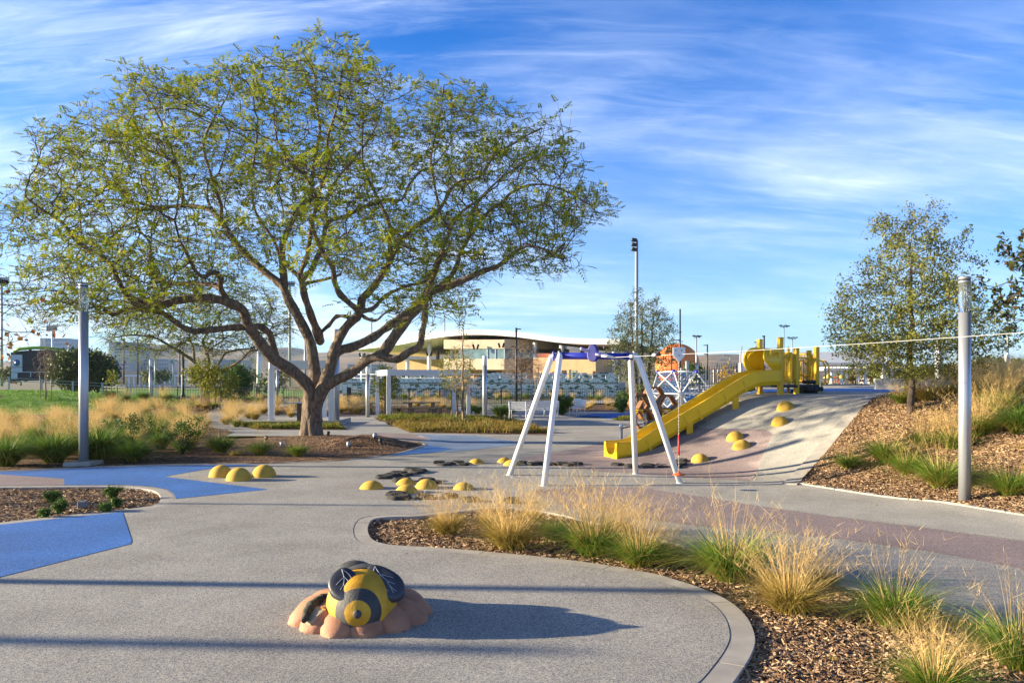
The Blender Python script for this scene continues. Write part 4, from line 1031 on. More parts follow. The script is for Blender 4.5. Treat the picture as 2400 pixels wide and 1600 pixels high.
# the wavy canopy
cp = [(824, 819), (870, 811), (920, 801), (975, 789), (1030, 779), (1080, 774), (1130, 772.5), (1180, 775), (1230, 780), (1290, 788), (1340, 792.5), (1400, 794), (1452, 795)]
cp = smooth_loop(cp, 4, False); k = len(cp); vs = []
for row, (dy, th) in enumerate(((-9, 0), (-9, .42), (12, .42), (12, 0))):
    for (px_, py_) in cp:
        dw = Dw(px_) - 9; zt = Zp(py_, dw); ed = .25 + .75 * sstep(824, 960, px_)
        vs.append((X(px_, dw) - so_.x + (0 if dy < 0 else 8.0), dw - so_.y + (0 if dy < 0 else 20), zt - th * 1.5 * ed - (0 if dy < 0 else .3)))
fs = [(r_ * k + i, r_ * k + i + 1, ((r_ + 1) % 4) * k + i + 1, ((r_ + 1) % 4) * k + i) for r_ in (0, 2, 3) for i in range(k - 1)]
b = MB(); b.add(vs, fs, 0, True); b.add(vs, [(k + i, k + i + 1, 2 * k + i + 1, 2 * k + i) for i in range(k - 1)], 1, True)
can = b.build('canopy', [M_canopy, M_soff], st)
for (px_, dy) in ((849, -5), (955, -5), (1006, -6), (1134, -2), (1188, -2), (1254, -7), (1316, -7), (1386, -7), (1440, -7), (1330, 5), (1060, -4), (1026, 6), (1365, 8)):
    D_ = Dw(px_) + dy; zt = [y for x, y in cp if x >= px_][0]
    b = MB(); b.tube([(X(px_, D_) - so_.x, D_ - so_.y, 0), (X(px_, D_) - so_.x, D_ - so_.y, Zp(zt, Dw(px_) - 9) - .8)], .28, 10); b.build('column', M_wst, st)
for px_, py_, D_ in ((1006, 829, DS - 6.4), (1115, 812, DS - 9.8), (1175, 809, DS - 9.8), (1254, 822, DS - 7.4), (1318, 821, DS - 7.4), (849, 832, DS - 5.4)):   # angled speakers in pairs
    D_ += Dw(px_) - DS - .6
    for sgn in (-1, 1):
        b = MB(); b.box((X(px_ + sgn * 5, D_) - so_.x, D_ - so_.y, Zp(py_, D_)), (.24, .26, .6), M=Matrix.Rotation(R(16 * sgn), 3, 'Y')); b.build('speaker', M_bsteel, st)
b = MB()
for i in range(13):
    f_ = i / 12; bx(b, sx(1406 + 40 * f_) - so_.x - .3, sx(1406 + 40 * f_) - so_.x + .3, -5, -3, sz(888 - 32 * f_) - .15, sz(888 - 32 * f_))
b.tube([(sx(1402) - so_.x, -5.1, sz(882)), (sx(1446) - so_.x, -5.1, sz(850))], .06, 6); b.tube([(sx(1402) - so_.x, -5.1, sz(888)), (sx(1446) - so_.x, -5.1, sz(856))], .06, 6); b.build('staircase', M_gal, st)
# --- seating bowl: seats as one mass of rows on a stand
grand = thing('seating_stand', 'terraced stand of pale green and white seats behind the black fence', 'seating', (sx(1060), 88, 0))
go = Vector((sx(1060), 88, 0)); b = MB()
for r_ in range(9):
    y = 80 + r_ * 1.0; zt = -.15 + r_ * .16 + (.3 if r_ > 6 else 0)
    bx(b, X(795, 84) - go.x, X(1460, 84) - go.x, y - go.y, y + 1.02 - go.y, -1, zt)
bx(b, X(795, 88) - go.x, X(1470, 88) - go.x, 89.4 - go.y, 95 - go.y, -1, Zp(896, 89.5)); b.build('terrace', M_off, grand)
sv = []; sf = []; sm = []; q = random.Random(5)
def addbox(cx_, cy_, cz_, w_, d_, h_, m_):
    o = len(sv)
    for kz in (-1, 1):
        for jy in (-1, 1):
            for ix in (-1, 1): sv.append((cx_ + ix * w_ / 2, cy_ + jy * d_ / 2, cz_ + kz * h_ / 2))
    for f_ in ((0, 2, 3, 1), (4, 5, 7, 6), (0, 1, 5, 4), (1, 3, 7, 5), (3, 2, 6, 7), (2, 0, 4, 6)): sf.append(tuple(o + i for i in f_)); sm.append(m_)
for r_ in range(12):
    up_ = r_ >= 9; y = 80.5 + r_ * 1.0 + (.6 if up_ else 0); zt = (-.15 + r_ * .16 + (.3 if r_ > 6 else 0)) if not up_ else Zp(896, 89.5) + (r_ - 9) * .28
    x = X(797, y); 
    while x < X(1445, y):
        px_ = 1200 + x / y * F; skip = (1003 < px_ - r_ * 9 < 1030) or (up_ and (1030 < px_ < 1075 or 1328 < px_ < 1345 or 1235 < px_ < 1256 or px_ < 905))
        if not skip:
            m_ = 0 if q.random() < .72 else 1
            addbox(x - go.x, y - go.y, zt + .36, .40, .1, .5, m_); addbox(x - go.x, y - .22 - go.y, zt + .30, .40, .38, .06, 0 if m_ else 1)
        x += .54
np_mesh('seats', sv, sf, [M_seat, M_seatd], grand, sm)['kind'] = 'stuff'
b = MB(); zr = Zp(896, 89.5)
b.tube([(X(800, 89) - go.x, 1.1, zr + .95), (X(1450, 89) - go.x, 1.1, zr + .95)], .04, 6); b.tube([(X(800, 89) - go.x, 1.1, zr + .5), (X(1450, 89) - go.x, 1.1, zr + .5)], .03, 6)
for i in range(22): x = X(800 + i * 31, 89) - go.x; b.tube([(x, 1.1, zr), (x, 1.1, zr + .95)], .035, 6)
b.build('handrail', M_wst, grand)
b = MB(); b.prism([(X(1003, 79) - go.x, 0, -.3), (X(1046, 79) - go.x, 0, -.3), (X(1058, 79) - go.x, 0, 1.3), (X(1044, 79) - go.x, 0, 1.3)], (0, -9.5, 0), (0, -9, 0)); b.build('ramp_wall', M_gal, grand)
# --- fences
def fence(name, p, q_, h, gap, label, m, rails=(.08, .8, .97), post=2.4, pr=.012, postr=.035, pickets=True, stuffy=False, zfun=None):
    p, q_ = Vector(p), Vector(q_); u = q_ - p; Ln = u.length; u.normalize(); t = thing(name, label, 'fence', (p.x, p.y, 0)); b = MB()
    zf = zfun or (lambda x, y: Z(x, y)); z0 = zf(p.x, p.y)
    if pickets:
        b1 = MB(); k = int(Ln / gap)
        for i in range(k):
            v = u * (i * gap); zz_ = zf(p.x + v.x, p.y + v.y); b1.box((v.x, v.y, zz_ + h * .5 + .03), (pr * 2, pr * 2, h * .96))
        b1.build('pickets', m, t)
    for r_ in rails:
        k = max(1, int(Ln / 3)); pts = [(u.x * Ln * i / k, u.y * Ln * i / k, zf(p.x + u.x * Ln * i / k, p.y + u.y * Ln * i / k) + h * r_) for i in range(k + 1)]
        MB().tube(pts, .022 if pickets else .028, 4).build('rail', m, t)
    for i in range(int(Ln / post) + 1):
        v = u * (i * post); zz_ = zf(p.x + v.x, p.y + v.y); MB().box((v.x, v.y, zz_ + h * .5 + .02), (postr * 2, postr * 2, h + .06)).build('post', m, t)
    return t
DF = 60.0
fence('picket_fence', (X(815, DF), DF), (X(1480, DF), DF), 1.28, .14, 'black picket fence in front of the seating stand', M_bsteel)
fence('picket_fence', (X(240, 66), 66), (X(775, 62), 62), 1.35, .15, 'black picket fence beyond the left path, behind the young trees', M_bsteel)
fence('picket_fence', (X(560, 100), 100), (X(640, 100), 100), 1.4, .2, 'short dark fence far left of the big trunk at the sports field', M_bsteel)
fence('rail_fence', (X(-60, 52), 52), (X(430, 62), 62), 1.5, .15, 'grey pipe rail fence on top of the green lawn at left', M_gal, rails=(.14, .36, .86, 1.0), pickets=False, postr=.045, post=2.0)
fence('picket_fence', (X(1640, 44), 44), (X(1800, 44), 44), 1.3, .14, 'black picket fence seen above the yellow slide', M_bsteel)
fence('mesh_fence', (X(1925, 46), 46), (X(2040, 46), 46), .85, .05, 'low black fence at the right behind the blue plateau', M_bsteel, zfun=lambda x, y: .85)
gt_ = thing('fence_gate', 'dark gate post panel in the black fence right of the trunk', 'gate', (X(818, 59.8), 59.8, 0)); b = MB(); b.box((0, 0, .68), (.32, .1, 1.36)); b.build('gate_panel', M_bsteel, gt_)
# --- white shade pergolas
def shade(name, label, corners, zt, beam, r, base=0.0, m=M_wst):
    """corners: four ground points; posts square; box beam all round"""
    c0 = sum((Vector((*c, 0)) for c in corners), Vector()) / len(corners); t = thing(name, label, 'pergola', (c0.x, c0.y, base))
    for c in corners: MB().box((c[0] - c0.x, c[1] - c0.y, (zt - beam - base) / 2), (r * 2, r * 2, zt - beam - base), bev=.01).build('post', m, t)
    for i in range(4):
        a, e = Vector((*corners[i], 0)) - c0, Vector((*corners[(i + 1) % 4], 0)) - c0; d_ = e - a; ln = d_.length
        a_ = math.atan2(d_.y, d_.x); MB().box(((a + e) / 2 + Vector((0, 0, zt - base - beam / 2 - .002 * i))), (ln + r * 2 * (i % 2), r * 2, beam), rz=a_).build('beam', m, t)
    b = MB()
    for i in range(9):
        f_ = (i + .5) / 9; a = (Vector(corners[0]).lerp(Vector(corners[1]), f_)); e = (Vector(corners[3]).lerp(Vector(corners[2]), f_))
        d_ = e - a; mid = (a + e) / 2; b.box((mid.x - c0.x, mid.y - c0.y, zt - base - beam * .5), (.06, d_.length, beam * .6), rz=math.atan2(d_.y, d_.x) - math.pi / 2)
    b.build('roof_slats', m, t); return t
shade('pergola', 'white pergola over the picnic table in the middle distance', [(X(910, 41.2), 41.2), (X(1063, 42.0), 42.0), (X(1098, 40.6), 40.6), (X(884, 44.4), 44.4)][:0] or [(X(911, 40), 40), (X(1098, 40.8), 40.8), (X(1064, 44.6), 44.6), (X(885, 43.6), 43.6)], Zp(866, 40), .30, .10)
shade('pergola', 'white pergola at left, half hidden by the big tree trunk', [(X(637, 33.6), 33.6), (X(776, 33.6), 33.6), (X(760, 38), 38), (X(634, 38), 38)], Zp(845, 33.6), .34, .10)
shade('shade_structure', 'wide white shade structure behind the yellow climbing tower', [(X(1739, 34), 34), (X(2072, 33), 33), (X(2074, 38), 38), (X(1745, 40), 40)], Zp(826, 34), .46, .11, base=.9)
# --- picnic table
M_conct = mat('brown_concrete', (.25, .18, .12), (.19, .135, .09), scale=4, rough=.85)
tb = thing('picnic_table', 'brown picnic table with bench seats under the white pergola', 'table', (X(990, 42), 41.6, 0))
MB().box((0, 0, .74), (1.95, .75, .06)).build('tabletop', M_conct, tb)
for x in (-.62, .62): MB().box((x, 0, .355), (.18, .5, .71), bev=.02).build('leg', M_conct, tb)
for y in (-.75, .75):
    MB().box((0, y, .44), (1.7, .3, .06)).build('bench_seat', M_conct, tb)
    for x in (-.55, .55): MB().box((x, y, .205), (.16, .26, .41)).build('leg', M_conct, tb)
for s_ in (-1, 1):
    MB().box((s_ * 1.25, -.2, .44), (.55, .32, .06)).build('end_seat', M_conct, tb)
    for x in (-.2, .2): MB().box((s_ * 1.25 + x, -.2, .205), (.12, .26, .41)).build('leg', M_conct, tb)
# --- grill stand left of the trunk
gr = thing('grill', 'brown boxy barbecue stand beside the left pergola', 'grill', (X(705, 33), 33, 0))
MB().box((-.15, 0, .98), (.95, .5, .04)).build('shelf', M_gal, gr); MB().box((.1, 0, .48), (.42, .4, .94)).build('cabinet', M_wood, gr)
# low concrete terrace under it
o = MB().box(((X(615, 34) + X(800, 34)) / 2, 34.4, .05), (X(800, 34) - X(615, 34), 3.2, .30)).build('terrace_slab', M_conc); tag(o, kind='structure')
# --- white benches
def bench(px, py, wid, rz, label):
    c = at(px, py); t = thing('park_bench', label, 'bench', c, rz, 'white slatted benches')
    b = MB()
    for i in range(5): b.box((0, -.20 + i * .10, .44), (wid, .07, .025))
    b.build('seat', M_white, t); b = MB()
    for i in range(4): b.box((0, .27 + i * .025, .55 + i * .095), (wid, .025, .075), M=Matrix.Rotation(R(-14), 3, 'X'))
    b.build('backrest', M_white, t)
    for x in (-wid / 2 + .06, 0, wid / 2 - .06) if wid > 1 else (-wid / 2 + .05, wid / 2 - .05):
        b = MB(); b.tube([(x, -.26, 0), (x, -.22, .42), (x, .24, .42), (x, .36, .88)], .022, 6); b.tube([(x, .24, .42), (x, .34, 0)], .022, 6); b.build('leg', M_white, t)
bench(1216, 981, .95, R(168), 'small white slatted bench turned its back, leftmost of the benches')
bench(1276, 978, 1.5, R(180), 'wide white slatted bench behind the left legs of the frame')
bench(1352, 974, .8, R(-62), 'white slatted chair seen side on, nearest of two at the blue patch')
bench(1343, 970, .8, R(-62), 'white slatted chair seen side on, behind another one')
# --- concrete wall on the plateau
wl = thing('concrete_wall', 'low grey concrete wall behind the thin tree on the plateau', 'wall', (X(2150, 27), 27, 1.6)); b = MB()
xw0, xw1 = X(2053, 27.5), X(2265, 25.5)
b.prism([(xw0 - wl.location.x, .5, -.25), (xw1 - wl.location.x, -1.5, -.25), (xw1 - wl.location.x + .05, -1.2, -.25), (xw0 - wl.location.x + .05, .8, -.25)], (0, 0, 0), (0, 0, Zp(886, 27.3) - 1.6 + .25)); b.build('wall', M_conc, wl)
# --- further light columns and lamps
c = at(353, 947); lamp_post((c.x, c.y, 0), 3.55, .11, 'slim silver light column on the far lawn left of the black lantern', '', .2, detail=False)
c = at(1136, 979); lamp_post((c.x, c.y, 0), 145 / F * c.y, .12, 'silver light column right of the pergola, beside the thin bare tree', '', .2, detail=False)
c = at(862, 977); lamp_post((c.x, c.y, 0), 118 / F * c.y, .11, 'silver light column between trunk and pergola with a collar low down', '', .2, detail=False)
c = at(787, 994); lamp_post((c.x, c.y, 0), 4.2, .16, 'thick silver light column just right of the big trunk', 'square', .35, detail=False)
c = at(650, 940); lamp_post((c.x, c.y, 0), 3.3, .11, 'silver light column behind the left pergola', '', .2, detail=False)
def lantern(px, py, top, label):
    c = at(px, py); H = (py - top) / F * c.y; t = thing('street_lantern', label, 'street lamp', c)
    b = MB(); b.lathe([(.30, 0), (.30, .12), (.2, .2), (.17, .5), (.19, .52), (.13, .9), (.16, .95), (.10, 1.0), (.085, H * .82), (.11, H * .83)], 14); b.build('pole', mat('dark_green_iron', (.02, .035, .04), rough=.5), t)
    b = MB()
    for q_ in range(4):
        a = q_ * math.pi / 2 + .6; b.tube([(0, 0, H * .80), (.20 * math.cos(a), .20 * math.sin(a), H * .86), (.27 * math.cos(a), .27 * math.sin(a), H * .96)], .02, 5)
    b.lathe([(.30, H * .96), (.34, H * .965), (.22, H * .985), (0, H)], 14); b.build('lantern_head', M_bsteel, t); return t
lantern(429, 957, 800, 'black street lantern among the golden grasses left of the big tree')
def slim_pole(px, D, base_py, top, label, arms=(), r=.07, m=M_bsteel, name='light_pole', cat='light pole', group='dark slim light poles'):
    zb = Zp(base_py, D) if base_py else 0; H = Zp(top, D) - zb; t = thing(name, label, cat, (X(px, D), D, zb), group=group)
    MB().tube([(0, 0, 0), (0, 0, H)], [r, r * .7], 8).build('pole', m, t)
    for (py_, dx0, dx1) in arms:
        z_ = Zp(py_, D) - zb; b = MB(); b.box(((dx0 + dx1) / 2 / F * D, 0, z_), (abs(dx1 - dx0) / F * D, .12, .07)); b.build('lamp_arm', m, t)
    return t
slim_pole(1210, 58, 950, 768, 'black pole with three short lamp arms before the beige building', ((771, 0, 11), (791, -18, 0), (812, -12, -2)), r=.11)
slim_pole(1594, 60, 920, 724, 'tall black pole with one side arm behind the white trolley plate', ((797, -14, 0), (778, -2, 3)), r=.085)
slim_pole(1658, 75, 890, 807, 'black pole before the brown hills right of the orange sphere', ((809, -9, 0), (830, -8, 0)), r=.09)
slim_pole(1776, 60, 890, 800, 'dark pole just left of the hood of the yellow tower', ((802, -8, 0), (813, -5, 0)), r=.07)
slim_pole(1791, 60, 890, 786, 'dark pole rising behind the left post of the yellow tower', ((788, -5, 2),), r=.08)
slim_pole(1574, 62, 905, 813, 'thin dark pole standing before the orange sphere', ((815, -8, 0),), r=.07)
def flood(px, D, base, top, label, heads, r=.06, m=M_gal, hs=7, ht=2.6, group='tall floodlight poles'):
    zb = Zp(base, D); H = Zp(top, D) - zb; t = thing('floodlight_pole', label, 'floodlight pole', (X(px, D), D, zb), group=group); s = D / F
    MB().tube([(0, 0, 0), (0, 0, H)], [r * 1.3, r], 8).build('pole', m, t)
    xs = [h[0] * s for h in heads]; b = MB(); b.box(((min(xs) + max(xs)) / 2, 0, H - .02 * s * 60), (max(xs) - min(xs) + .1, .1, .06)); b.build('crossarm', m, t)
    for (dx, dy) in heads: MB().box((dx * s, -.1, H + dy * s), (hs * s, .45, ht * s), M=Matrix.Rotation(R(10 if dx < 0 else -8), 3, 'Y'), bev=.05).build('lamp_head', M_bsteel, t)
    return t
flood(1632, 70, 905, 789, 'floodlight pole with three dark heads above the orange sphere', [(-6, 2), (2, 2), (8, 1)])
flood(1837, 80, 900, 765, 'floodlight pole with heads right behind the tallest yellow post', [(-8, 2), (2, 2), (9, 1)])
flood(1857, 95, 900, 793, 'lower floodlight pole right of the yellow tower top', [(-9, 2), (0, 2), (8, 2)])
flood(2362, 60, 905, 774, 'grey floodlight pole with two flat heads at the right edge', [(-9, 3), (9, 3)], r=.07, hs=10)
o = MB().box((0, 0, 0), (.28, .2, .62)).build('control_box', M_wst, loc=(0, 0, 0)); o.parent = [x for x in sc.objects if x.name.startswith('floodlight_pole')][-1]; o.location = (-.12, -.12, 2.15)
t = flood(1492, 80, 930, 563, 'very tall floodlight mast with a stack of black lamps beside the centre tree', [(-4, 2), (-5, 13), (-4, 24)][:0] or [(-6, 0), (-6, -11), (-6, -22)], r=.17, hs=13, ht=8)
def mast(px, D, base, top, label, rows=(), w=0, r=.25, m=M_gal):
    zb = Zp(base, D); H = Zp(top, D) - zb; t = thing('stadium_mast', label, 'floodlight mast', (X(px, D), D, zb), group='far stadium masts'); s = D / F
    MB().tube([(0, 0, 0), (0, 0, H)], [r, r * .7], 8).build('mast', m, t)
    for i, dy in enumerate(rows):
        b = MB(); b.box((0, 0, H - dy * s), (w * s, .25, .16)); 
        n_ = 7
        for q_ in range(n_): b.box(((q_ - (n_ - 1) / 2) * w / n_ * s, -.3, H - dy * s - .35), (w / n_ * s * .6, .5, .55))
        b.build('lamp_row', m, t)
    return t
mast(4, 120, 905, 651, 'grey lighting mast at the very left edge', (0, 5, 9), 34, .22)
mast(123, 190, 890, 762, 'pale lighting mast with three lamp rows left of the silver column', (0, 4, 8), 24, .3, M_wst)
mast(679, 150, 905, 660, 'tall grey mast with lamp rows seen behind the forking trunk', (0, 4), 26, .3)
mast(607, 120, 900, 820, 'pale mast left of the pergola at the far field', (), 0, .38, M_wst)
mast(715, 170, 900, 795, 'slender mast just left of the big trunk', (), 0, .28)
mast(290, 110, 900, 793, 'thin rust red mast, leftmost before the glass tower', (), 0, .12, mat('rust_red_steel', (.16, .05, .04), rough=.7))
mast(323, 110, 900, 793, 'thin rust red mast just right of the glass tower', (), 0, .12, bpy.data.materials['rust_red_steel'])
mast(421, 110, 900, 800, 'thin rust red mast right behind the black lantern', (), 0, .12, bpy.data.materials['rust_red_steel'])
mast(406, 130, 900, 843, 'thin grey mast with small head left of the lantern', (0,), 8, .16)
mast(363, 130, 900, 840, 'thin grey mast behind the slim silver column', (), 0, .14)
mast(272, 100, 900, 845, 'short grey mast beside the round dark tree', (), 0, .25)
mast(575, 140, 900, 850, 'thin mast right of the second tree', (), 0, .2)
mast(871, 150, 900, 745, 'thin mast rising above the left end of the canopy', (0,), 8, .16)
mast(792, 120, 900, 786, 'thin pale mast right of the trunk fork', (), 0, .2, M_wst)
mast(1042, 140, 870, 735, 'thin mast rising above the crest of the white canopy', (), 0, .14)
for px_, tp_, l_ in ((1682, 850, 'thin far pole before the brown hill, leftmost'), (1701, 842, 'thin far pole before the brown hill with a long arm'), (1711, 832, 'thin far pole before the brown hill, tallest'), (1727, 848, 'thin far pole before the brown hill by the white post')):
    slim_pole(px_, 90, 895, tp_, l_, ((tp_ + 1, -16, 0),), r=.06, m=M_gal, group='thin far poles')
# --- scoreboard
sb = thing('scoreboard', 'black and pale blue scoreboard with green arched top and round crests', 'scoreboard', (X(90, 92), 92, 0)); D_ = 92
bo = Vector((X(90, D_), D_, 0)); px2 = lambda p: X(p, D_) - bo.x
b = MB(); arc = [(px2(p), 0, Zp(y, D_)) for p, y in ((25, 831), (25, 826), (50, 822), (80, 820.5), (110, 820.5), (135, 823), (156, 828), (156, 892), (25, 892))]
b.prism(arc, (0, 0, 0), (0, .8, 0)); b.build('board', M_blk, sb)
for a0, a1, y0, y1 in ((27, 53, 831, 860), (27, 53, 861, 872), (27, 42, 873, 888), (131, 156, 831, 848), (131, 156, 849.5, 860), (131, 142.5, 861, 871), (144, 156, 861, 871), (142, 156, 872.5, 890)):
    b = MB(); bx(b, px2(a0), px2(a1), -.08, 0, Zp(y1, D_), Zp(y0, D_)); b.build('panel', M_sbp, sb)
b = MB(); bx(b, px2(42), px2(142), -.1, 0, Zp(872.5, D_), Zp(871, D_)); bx(b, px2(72), px2(73.5), -.1, 0, Zp(884, D_), Zp(872, D_)); b.build('frame_bar', M_sbp, sb)
M_cb = mat('crest_blue', (.03, .22, .62), rough=.5); M_cn = mat('crest_navy', (.02, .05, .09), rough=.5)
Qx = Matrix.Rotation(R(90), 3, 'X')
for cxp, cyp in ((40, 850), (143, 840)):
    cc = Vector((px2(cxp), -.10, Zp(cyp, D_))); r_ = 7.6 * D_ / F
    b = MB(); b.lathe([(r_, 0), (r_, .03), (r_ * .82, .03), (r_ * .82, 0)], 32, c=cc, M=Qx); b.lathe([(r_ * .70, 0), (r_ * .70, .03), (0, .031)], 32, c=cc, m=1, M=Qx)
    b.prism([cc + Vector((x * r_, 0, z * r_)) for x, z in ((-.35, .45), (.35, .45), (.14, .2), (.14, -.2), (.28, -.5), (-.28, -.5), (-.14, -.2), (-.14, .2))], (0, -.06, 0), (0, -.035, 0)); b.m = b.m[:]; b.build('crest', [M_cn, M_cb], sb)
b = MB(); ar = [(px2(p), -.2, Zp(y, D_)) for p, y in ((34, 822), (50, 817.5), (80, 815), (110, 815), (135, 818.5), (160, 823))]
b.tube(ar, .2, 8); b.build('green_arch', M_lime, sb)
for p, y in ((72, 818), (110, 818), (146, 823)): MB().box((px2(p), -.1, Zp(y, D_)), (.25, .2, .5)).build('bracket', M_blk, sb)
# --- distant city blocks
def tower(x0, x1, split, ytop, D, label, glass=True, floors=8, cols=14, name='office_tower', ybot=892, sidepx=0):
    t = thing(name, label, 'building', (X((x0 + x1) / 2, D), D, 0)); o = Vector(t.location); b = MB(); zt = Zp(ytop, D)
    if split: bx(b, X(x0, D) - o.x, X(split, D) - o.x, .0, 30, -2, zt); b.build('pale_face', M_offw if glass else M_off, t); b = MB()
    bx(b, X(split or x0, D) - o.x + .01, X(x1, D) - o.x, .3, 30, -2, zt - .2); b.build('block', M_offg if glass else M_off, t)
    b = MB(); s0 = split or x0
    if glass:
        for i in range(floors): z_ = zt * (i + 1) / (floors + 1); bx(b, X(s0, D) - o.x, X(x1, D) - o.x, .1, .3, z_ - .25, z_ + .25)
        b.build('floor_bands', M_offw, t)
    else:
        for i in range(floors):
            z_ = zt * (i + .55) / floors
            for j in range(cols):
                xx = X(s0, D) + (X(x1, D) - X(s0, D)) * (j + .5) / cols; ww = (X(x1, D) - X(s0, D)) / cols * .3; bx(b, xx - o.x - ww, xx - o.x + ww, .2, .32, z_ - zt / floors * .27, z_ + zt / floors * .27)
        w_ = b.build('windows', M_offg, t); w_['kind'] = 'stuff'
        if split:
            b = MB()
            for i in range(floors): z_ = zt * (i + .55) / floors; bx(b, X(x0, D) - o.x + 1.5, X(split, D) - o.x - .5, -.12, .0, z_ - zt / floors * .2, z_ + zt / floors * .2)
            b.build('window_bands', M_offg, t)
    return t
tower(94, 157, 106, 792, 700, 'blue glass tower behind the scoreboard', floors=9)
tower(255, 313, 268, 801, 650, 'blue glass tower with pale left face right of the round tree', floors=12)
tower(258, 301, None, 840, 480, 'pale office slab with rows of small windows before the glass tower', glass=False, floors=6, cols=11)
tower(332, 394, 347, 840, 500, 'pale office block with bright left end before the hills', glass=False, floors=6, cols=12)
tower(500, 556, 524, 842, 520, 'pale office block glimpsed behind the second tree', glass=False, floors=6, cols=8)
tower(814, 886, 856, 853, 500, 'pale office block glimpsed right of the main trunk', glass=False, floors=5, cols=8)
# far low halls with white pergola line at left
t = thing('market_hall', 'long low pale hall with a colonnade far behind the left fence', 'building', (X(350, 200), 200, 0)); o = Vector(t.location)
b = MB(); bx(b, X(255, 200) - o.x, X(345, 200) - o.x, 6, 18, 0, Zp(869, 200)); b.build('hall', M_beige, t)
b = MB(); bx(b, X(235, 190) - o.x, X(460, 190) - o.x, -10, -2, Zp(882.5, 190), Zp(878, 190)); b.build('colonnade_roof', M_wst, t)
for i in range(19): MB().box((X(240 + i * 12, 190) - o.x, -9.5, Zp(882, 190) / 2), (.35, .4, Zp(882, 190))).build('column', M_wst, t)
# right: far pergola with umbrellas
t = thing('far_pergola', 'far white pergola with round columns behind the yellow tower', 'pergola', (X(2000, 75), 75, 1)); o = Vector(t.location)
b = MB(); bx(b, X(1930, 75) - o.x, X(2120, 75) - o.x, 0, 4, Zp(862, 75) - 1.25, Zp(862, 75) - 1); 
for i in range(20): bx(b, X(1934 + i * 9.5, 75) - o.x, X(1934 + i * 9.5, 75) - o.x + .08, -.6, 4.5, Zp(862, 75) - 1, Zp(860, 75) - 1)
b.build('roof_slats', M_wst, t)
for p in (1951, 1975, 1987, 2014, 2032, 2094): MB().tube([(X(p, 75) - o.x, .3, -1), (X(p, 75) - o.x, .3, Zp(863, 75) - 1.2)], .17, 10).build('column', M_wst, t)
M_yumb = mat('yellow_canvas', (.62, .50, .12), rough=.8)
for i, (p, y_, D2) in enumerate(((1942, 886, 70), (1972, 887, 70), (2205, 886.5, 60))):
    u_ = thing('cafe_umbrella', ('yellow cafe umbrella left of the far pergola columns', 'yellow cafe umbrella among the far pergola columns', 'yellow cafe umbrella peeping over the concrete wall')[i], 'umbrella', (X(p, D2), D2, 0), group='yellow umbrellas')
    zt = Zp(y_, D2); MB().lathe([(14 * D2 / F, zt), (0, zt + .42)], 8).build('canvas', M_yumb, u_); MB().tube([(0, 0, 0), (0, 0, zt + .1)], .03, 6).build('pole', M_wst, u_)
t = thing('red_railing', 'red horizontal railing far behind the right pergola', 'railing', (X(1985, 78), 78, 0)); b = MB()
for y_ in (884, 893): b.tube([(X(1935, 78) - X(1985, 78), 0, Zp(y_, 78)), (X(2040, 78) - X(1985, 78), 0, Zp(y_, 78))], .05, 6)
for i in range(8): xx = X(1935 + i * 15, 78) - X(1985, 78); b.tube([(xx, 0, 0), (xx, 0, Zp(884, 78))], .04, 6)
b.build('rails', mat('red_paint', (.55, .07, .05), rough=.5), t)
t = thing('parking_shed', 'low grey roofed parking shed far right beyond the grasses', 'building', (X(2250, 95), 95, 0)); o = Vector(t.location); b = MB()
bx(b, X(2060, 95) - o.x, X(2480, 95) - o.x, 0, 12, 0, Zp(876, 95)); b.build('shed', mat('shed_grey', (.30, .27, .25), (.24, .22, .2), scale=.5, rough=.8), t)
for p in (2240, 2332, 2392, 2145): MB().box((X(p, 94) - o.x, -1.2, Zp(869, 94)), (.5, .5, .55), bev=.04).build('roof_unit', M_wst, t)
sp_ = thing('round_column', 'thick white column rising behind the thin tree at right', 'column', (X(2199, 40), 40, 1.2)); MB().tube([(0, 0, 0), (0, 0, Zp(800, 40) - 1.2)], .16, 14).build('column', M_wst, sp_)
slim_pole(2282, 45, 905, 853, 'short white post among the grasses right of the silver column', (), r=.07, m=M_wst, group='short white posts')
# --- orange balloon
M_bal = mat('orange_envelope', (.90, .22, .035), rough=.6)
bl_ = thing('orange_balloon', 'large orange spherical balloon behind the centre tree', 'balloon', (X(1588, 320), 320, 0)); rB = 51 * 320 / F
vs = []; ng = 12; n2 = 96
for i in range(33):
    th = math.pi * i / 32
    for j in range(n2):
        a = 2 * math.pi * j / n2; g = 1 + .012 * abs(math.sin(a * ng / 2)); vs.append((rB * g * math.sin(th) * math.cos(a), rB * g * math.sin(th) * math.sin(a), Zp(857, 320) - rB * 1.02 * math.cos(th)))
fs = [(i * n2 + j, i * n2 + (j + 1) % n2, (i + 1) * n2 + (j + 1) % n2, (i + 1) * n2 + j) for i in range(32) for j in range(n2)]
b = MB(); b.add(vs, fs, 0, True); b.build('envelope', M_bal, bl_)
b = MB(); b.lathe([(rB * .35, -1), (rB * .35, 2.0), (rB * .3, 2.2)], 24); b.build('base_ring', M_off, bl_)
# low concrete buildings right of the balloon
t = thing('low_building', 'low pale concrete building before the brown hills', 'building', (X(1700, 180), 180, 0)); o = Vector(t.location)
b = MB(); bx(b, X(1640, 180) - o.x, X(1770, 180) - o.x, 0, 14, 0, Zp(868, 180)); b.build('block', M_off, t); b = MB()
for p in (1671, 1690, 1722, 1745): bx(b, X(p, 180) - o.x, X(p + 5, 180) - o.x, -.6, 0, 0, Zp(866, 180))
b.build('buttress', M_beige, t)
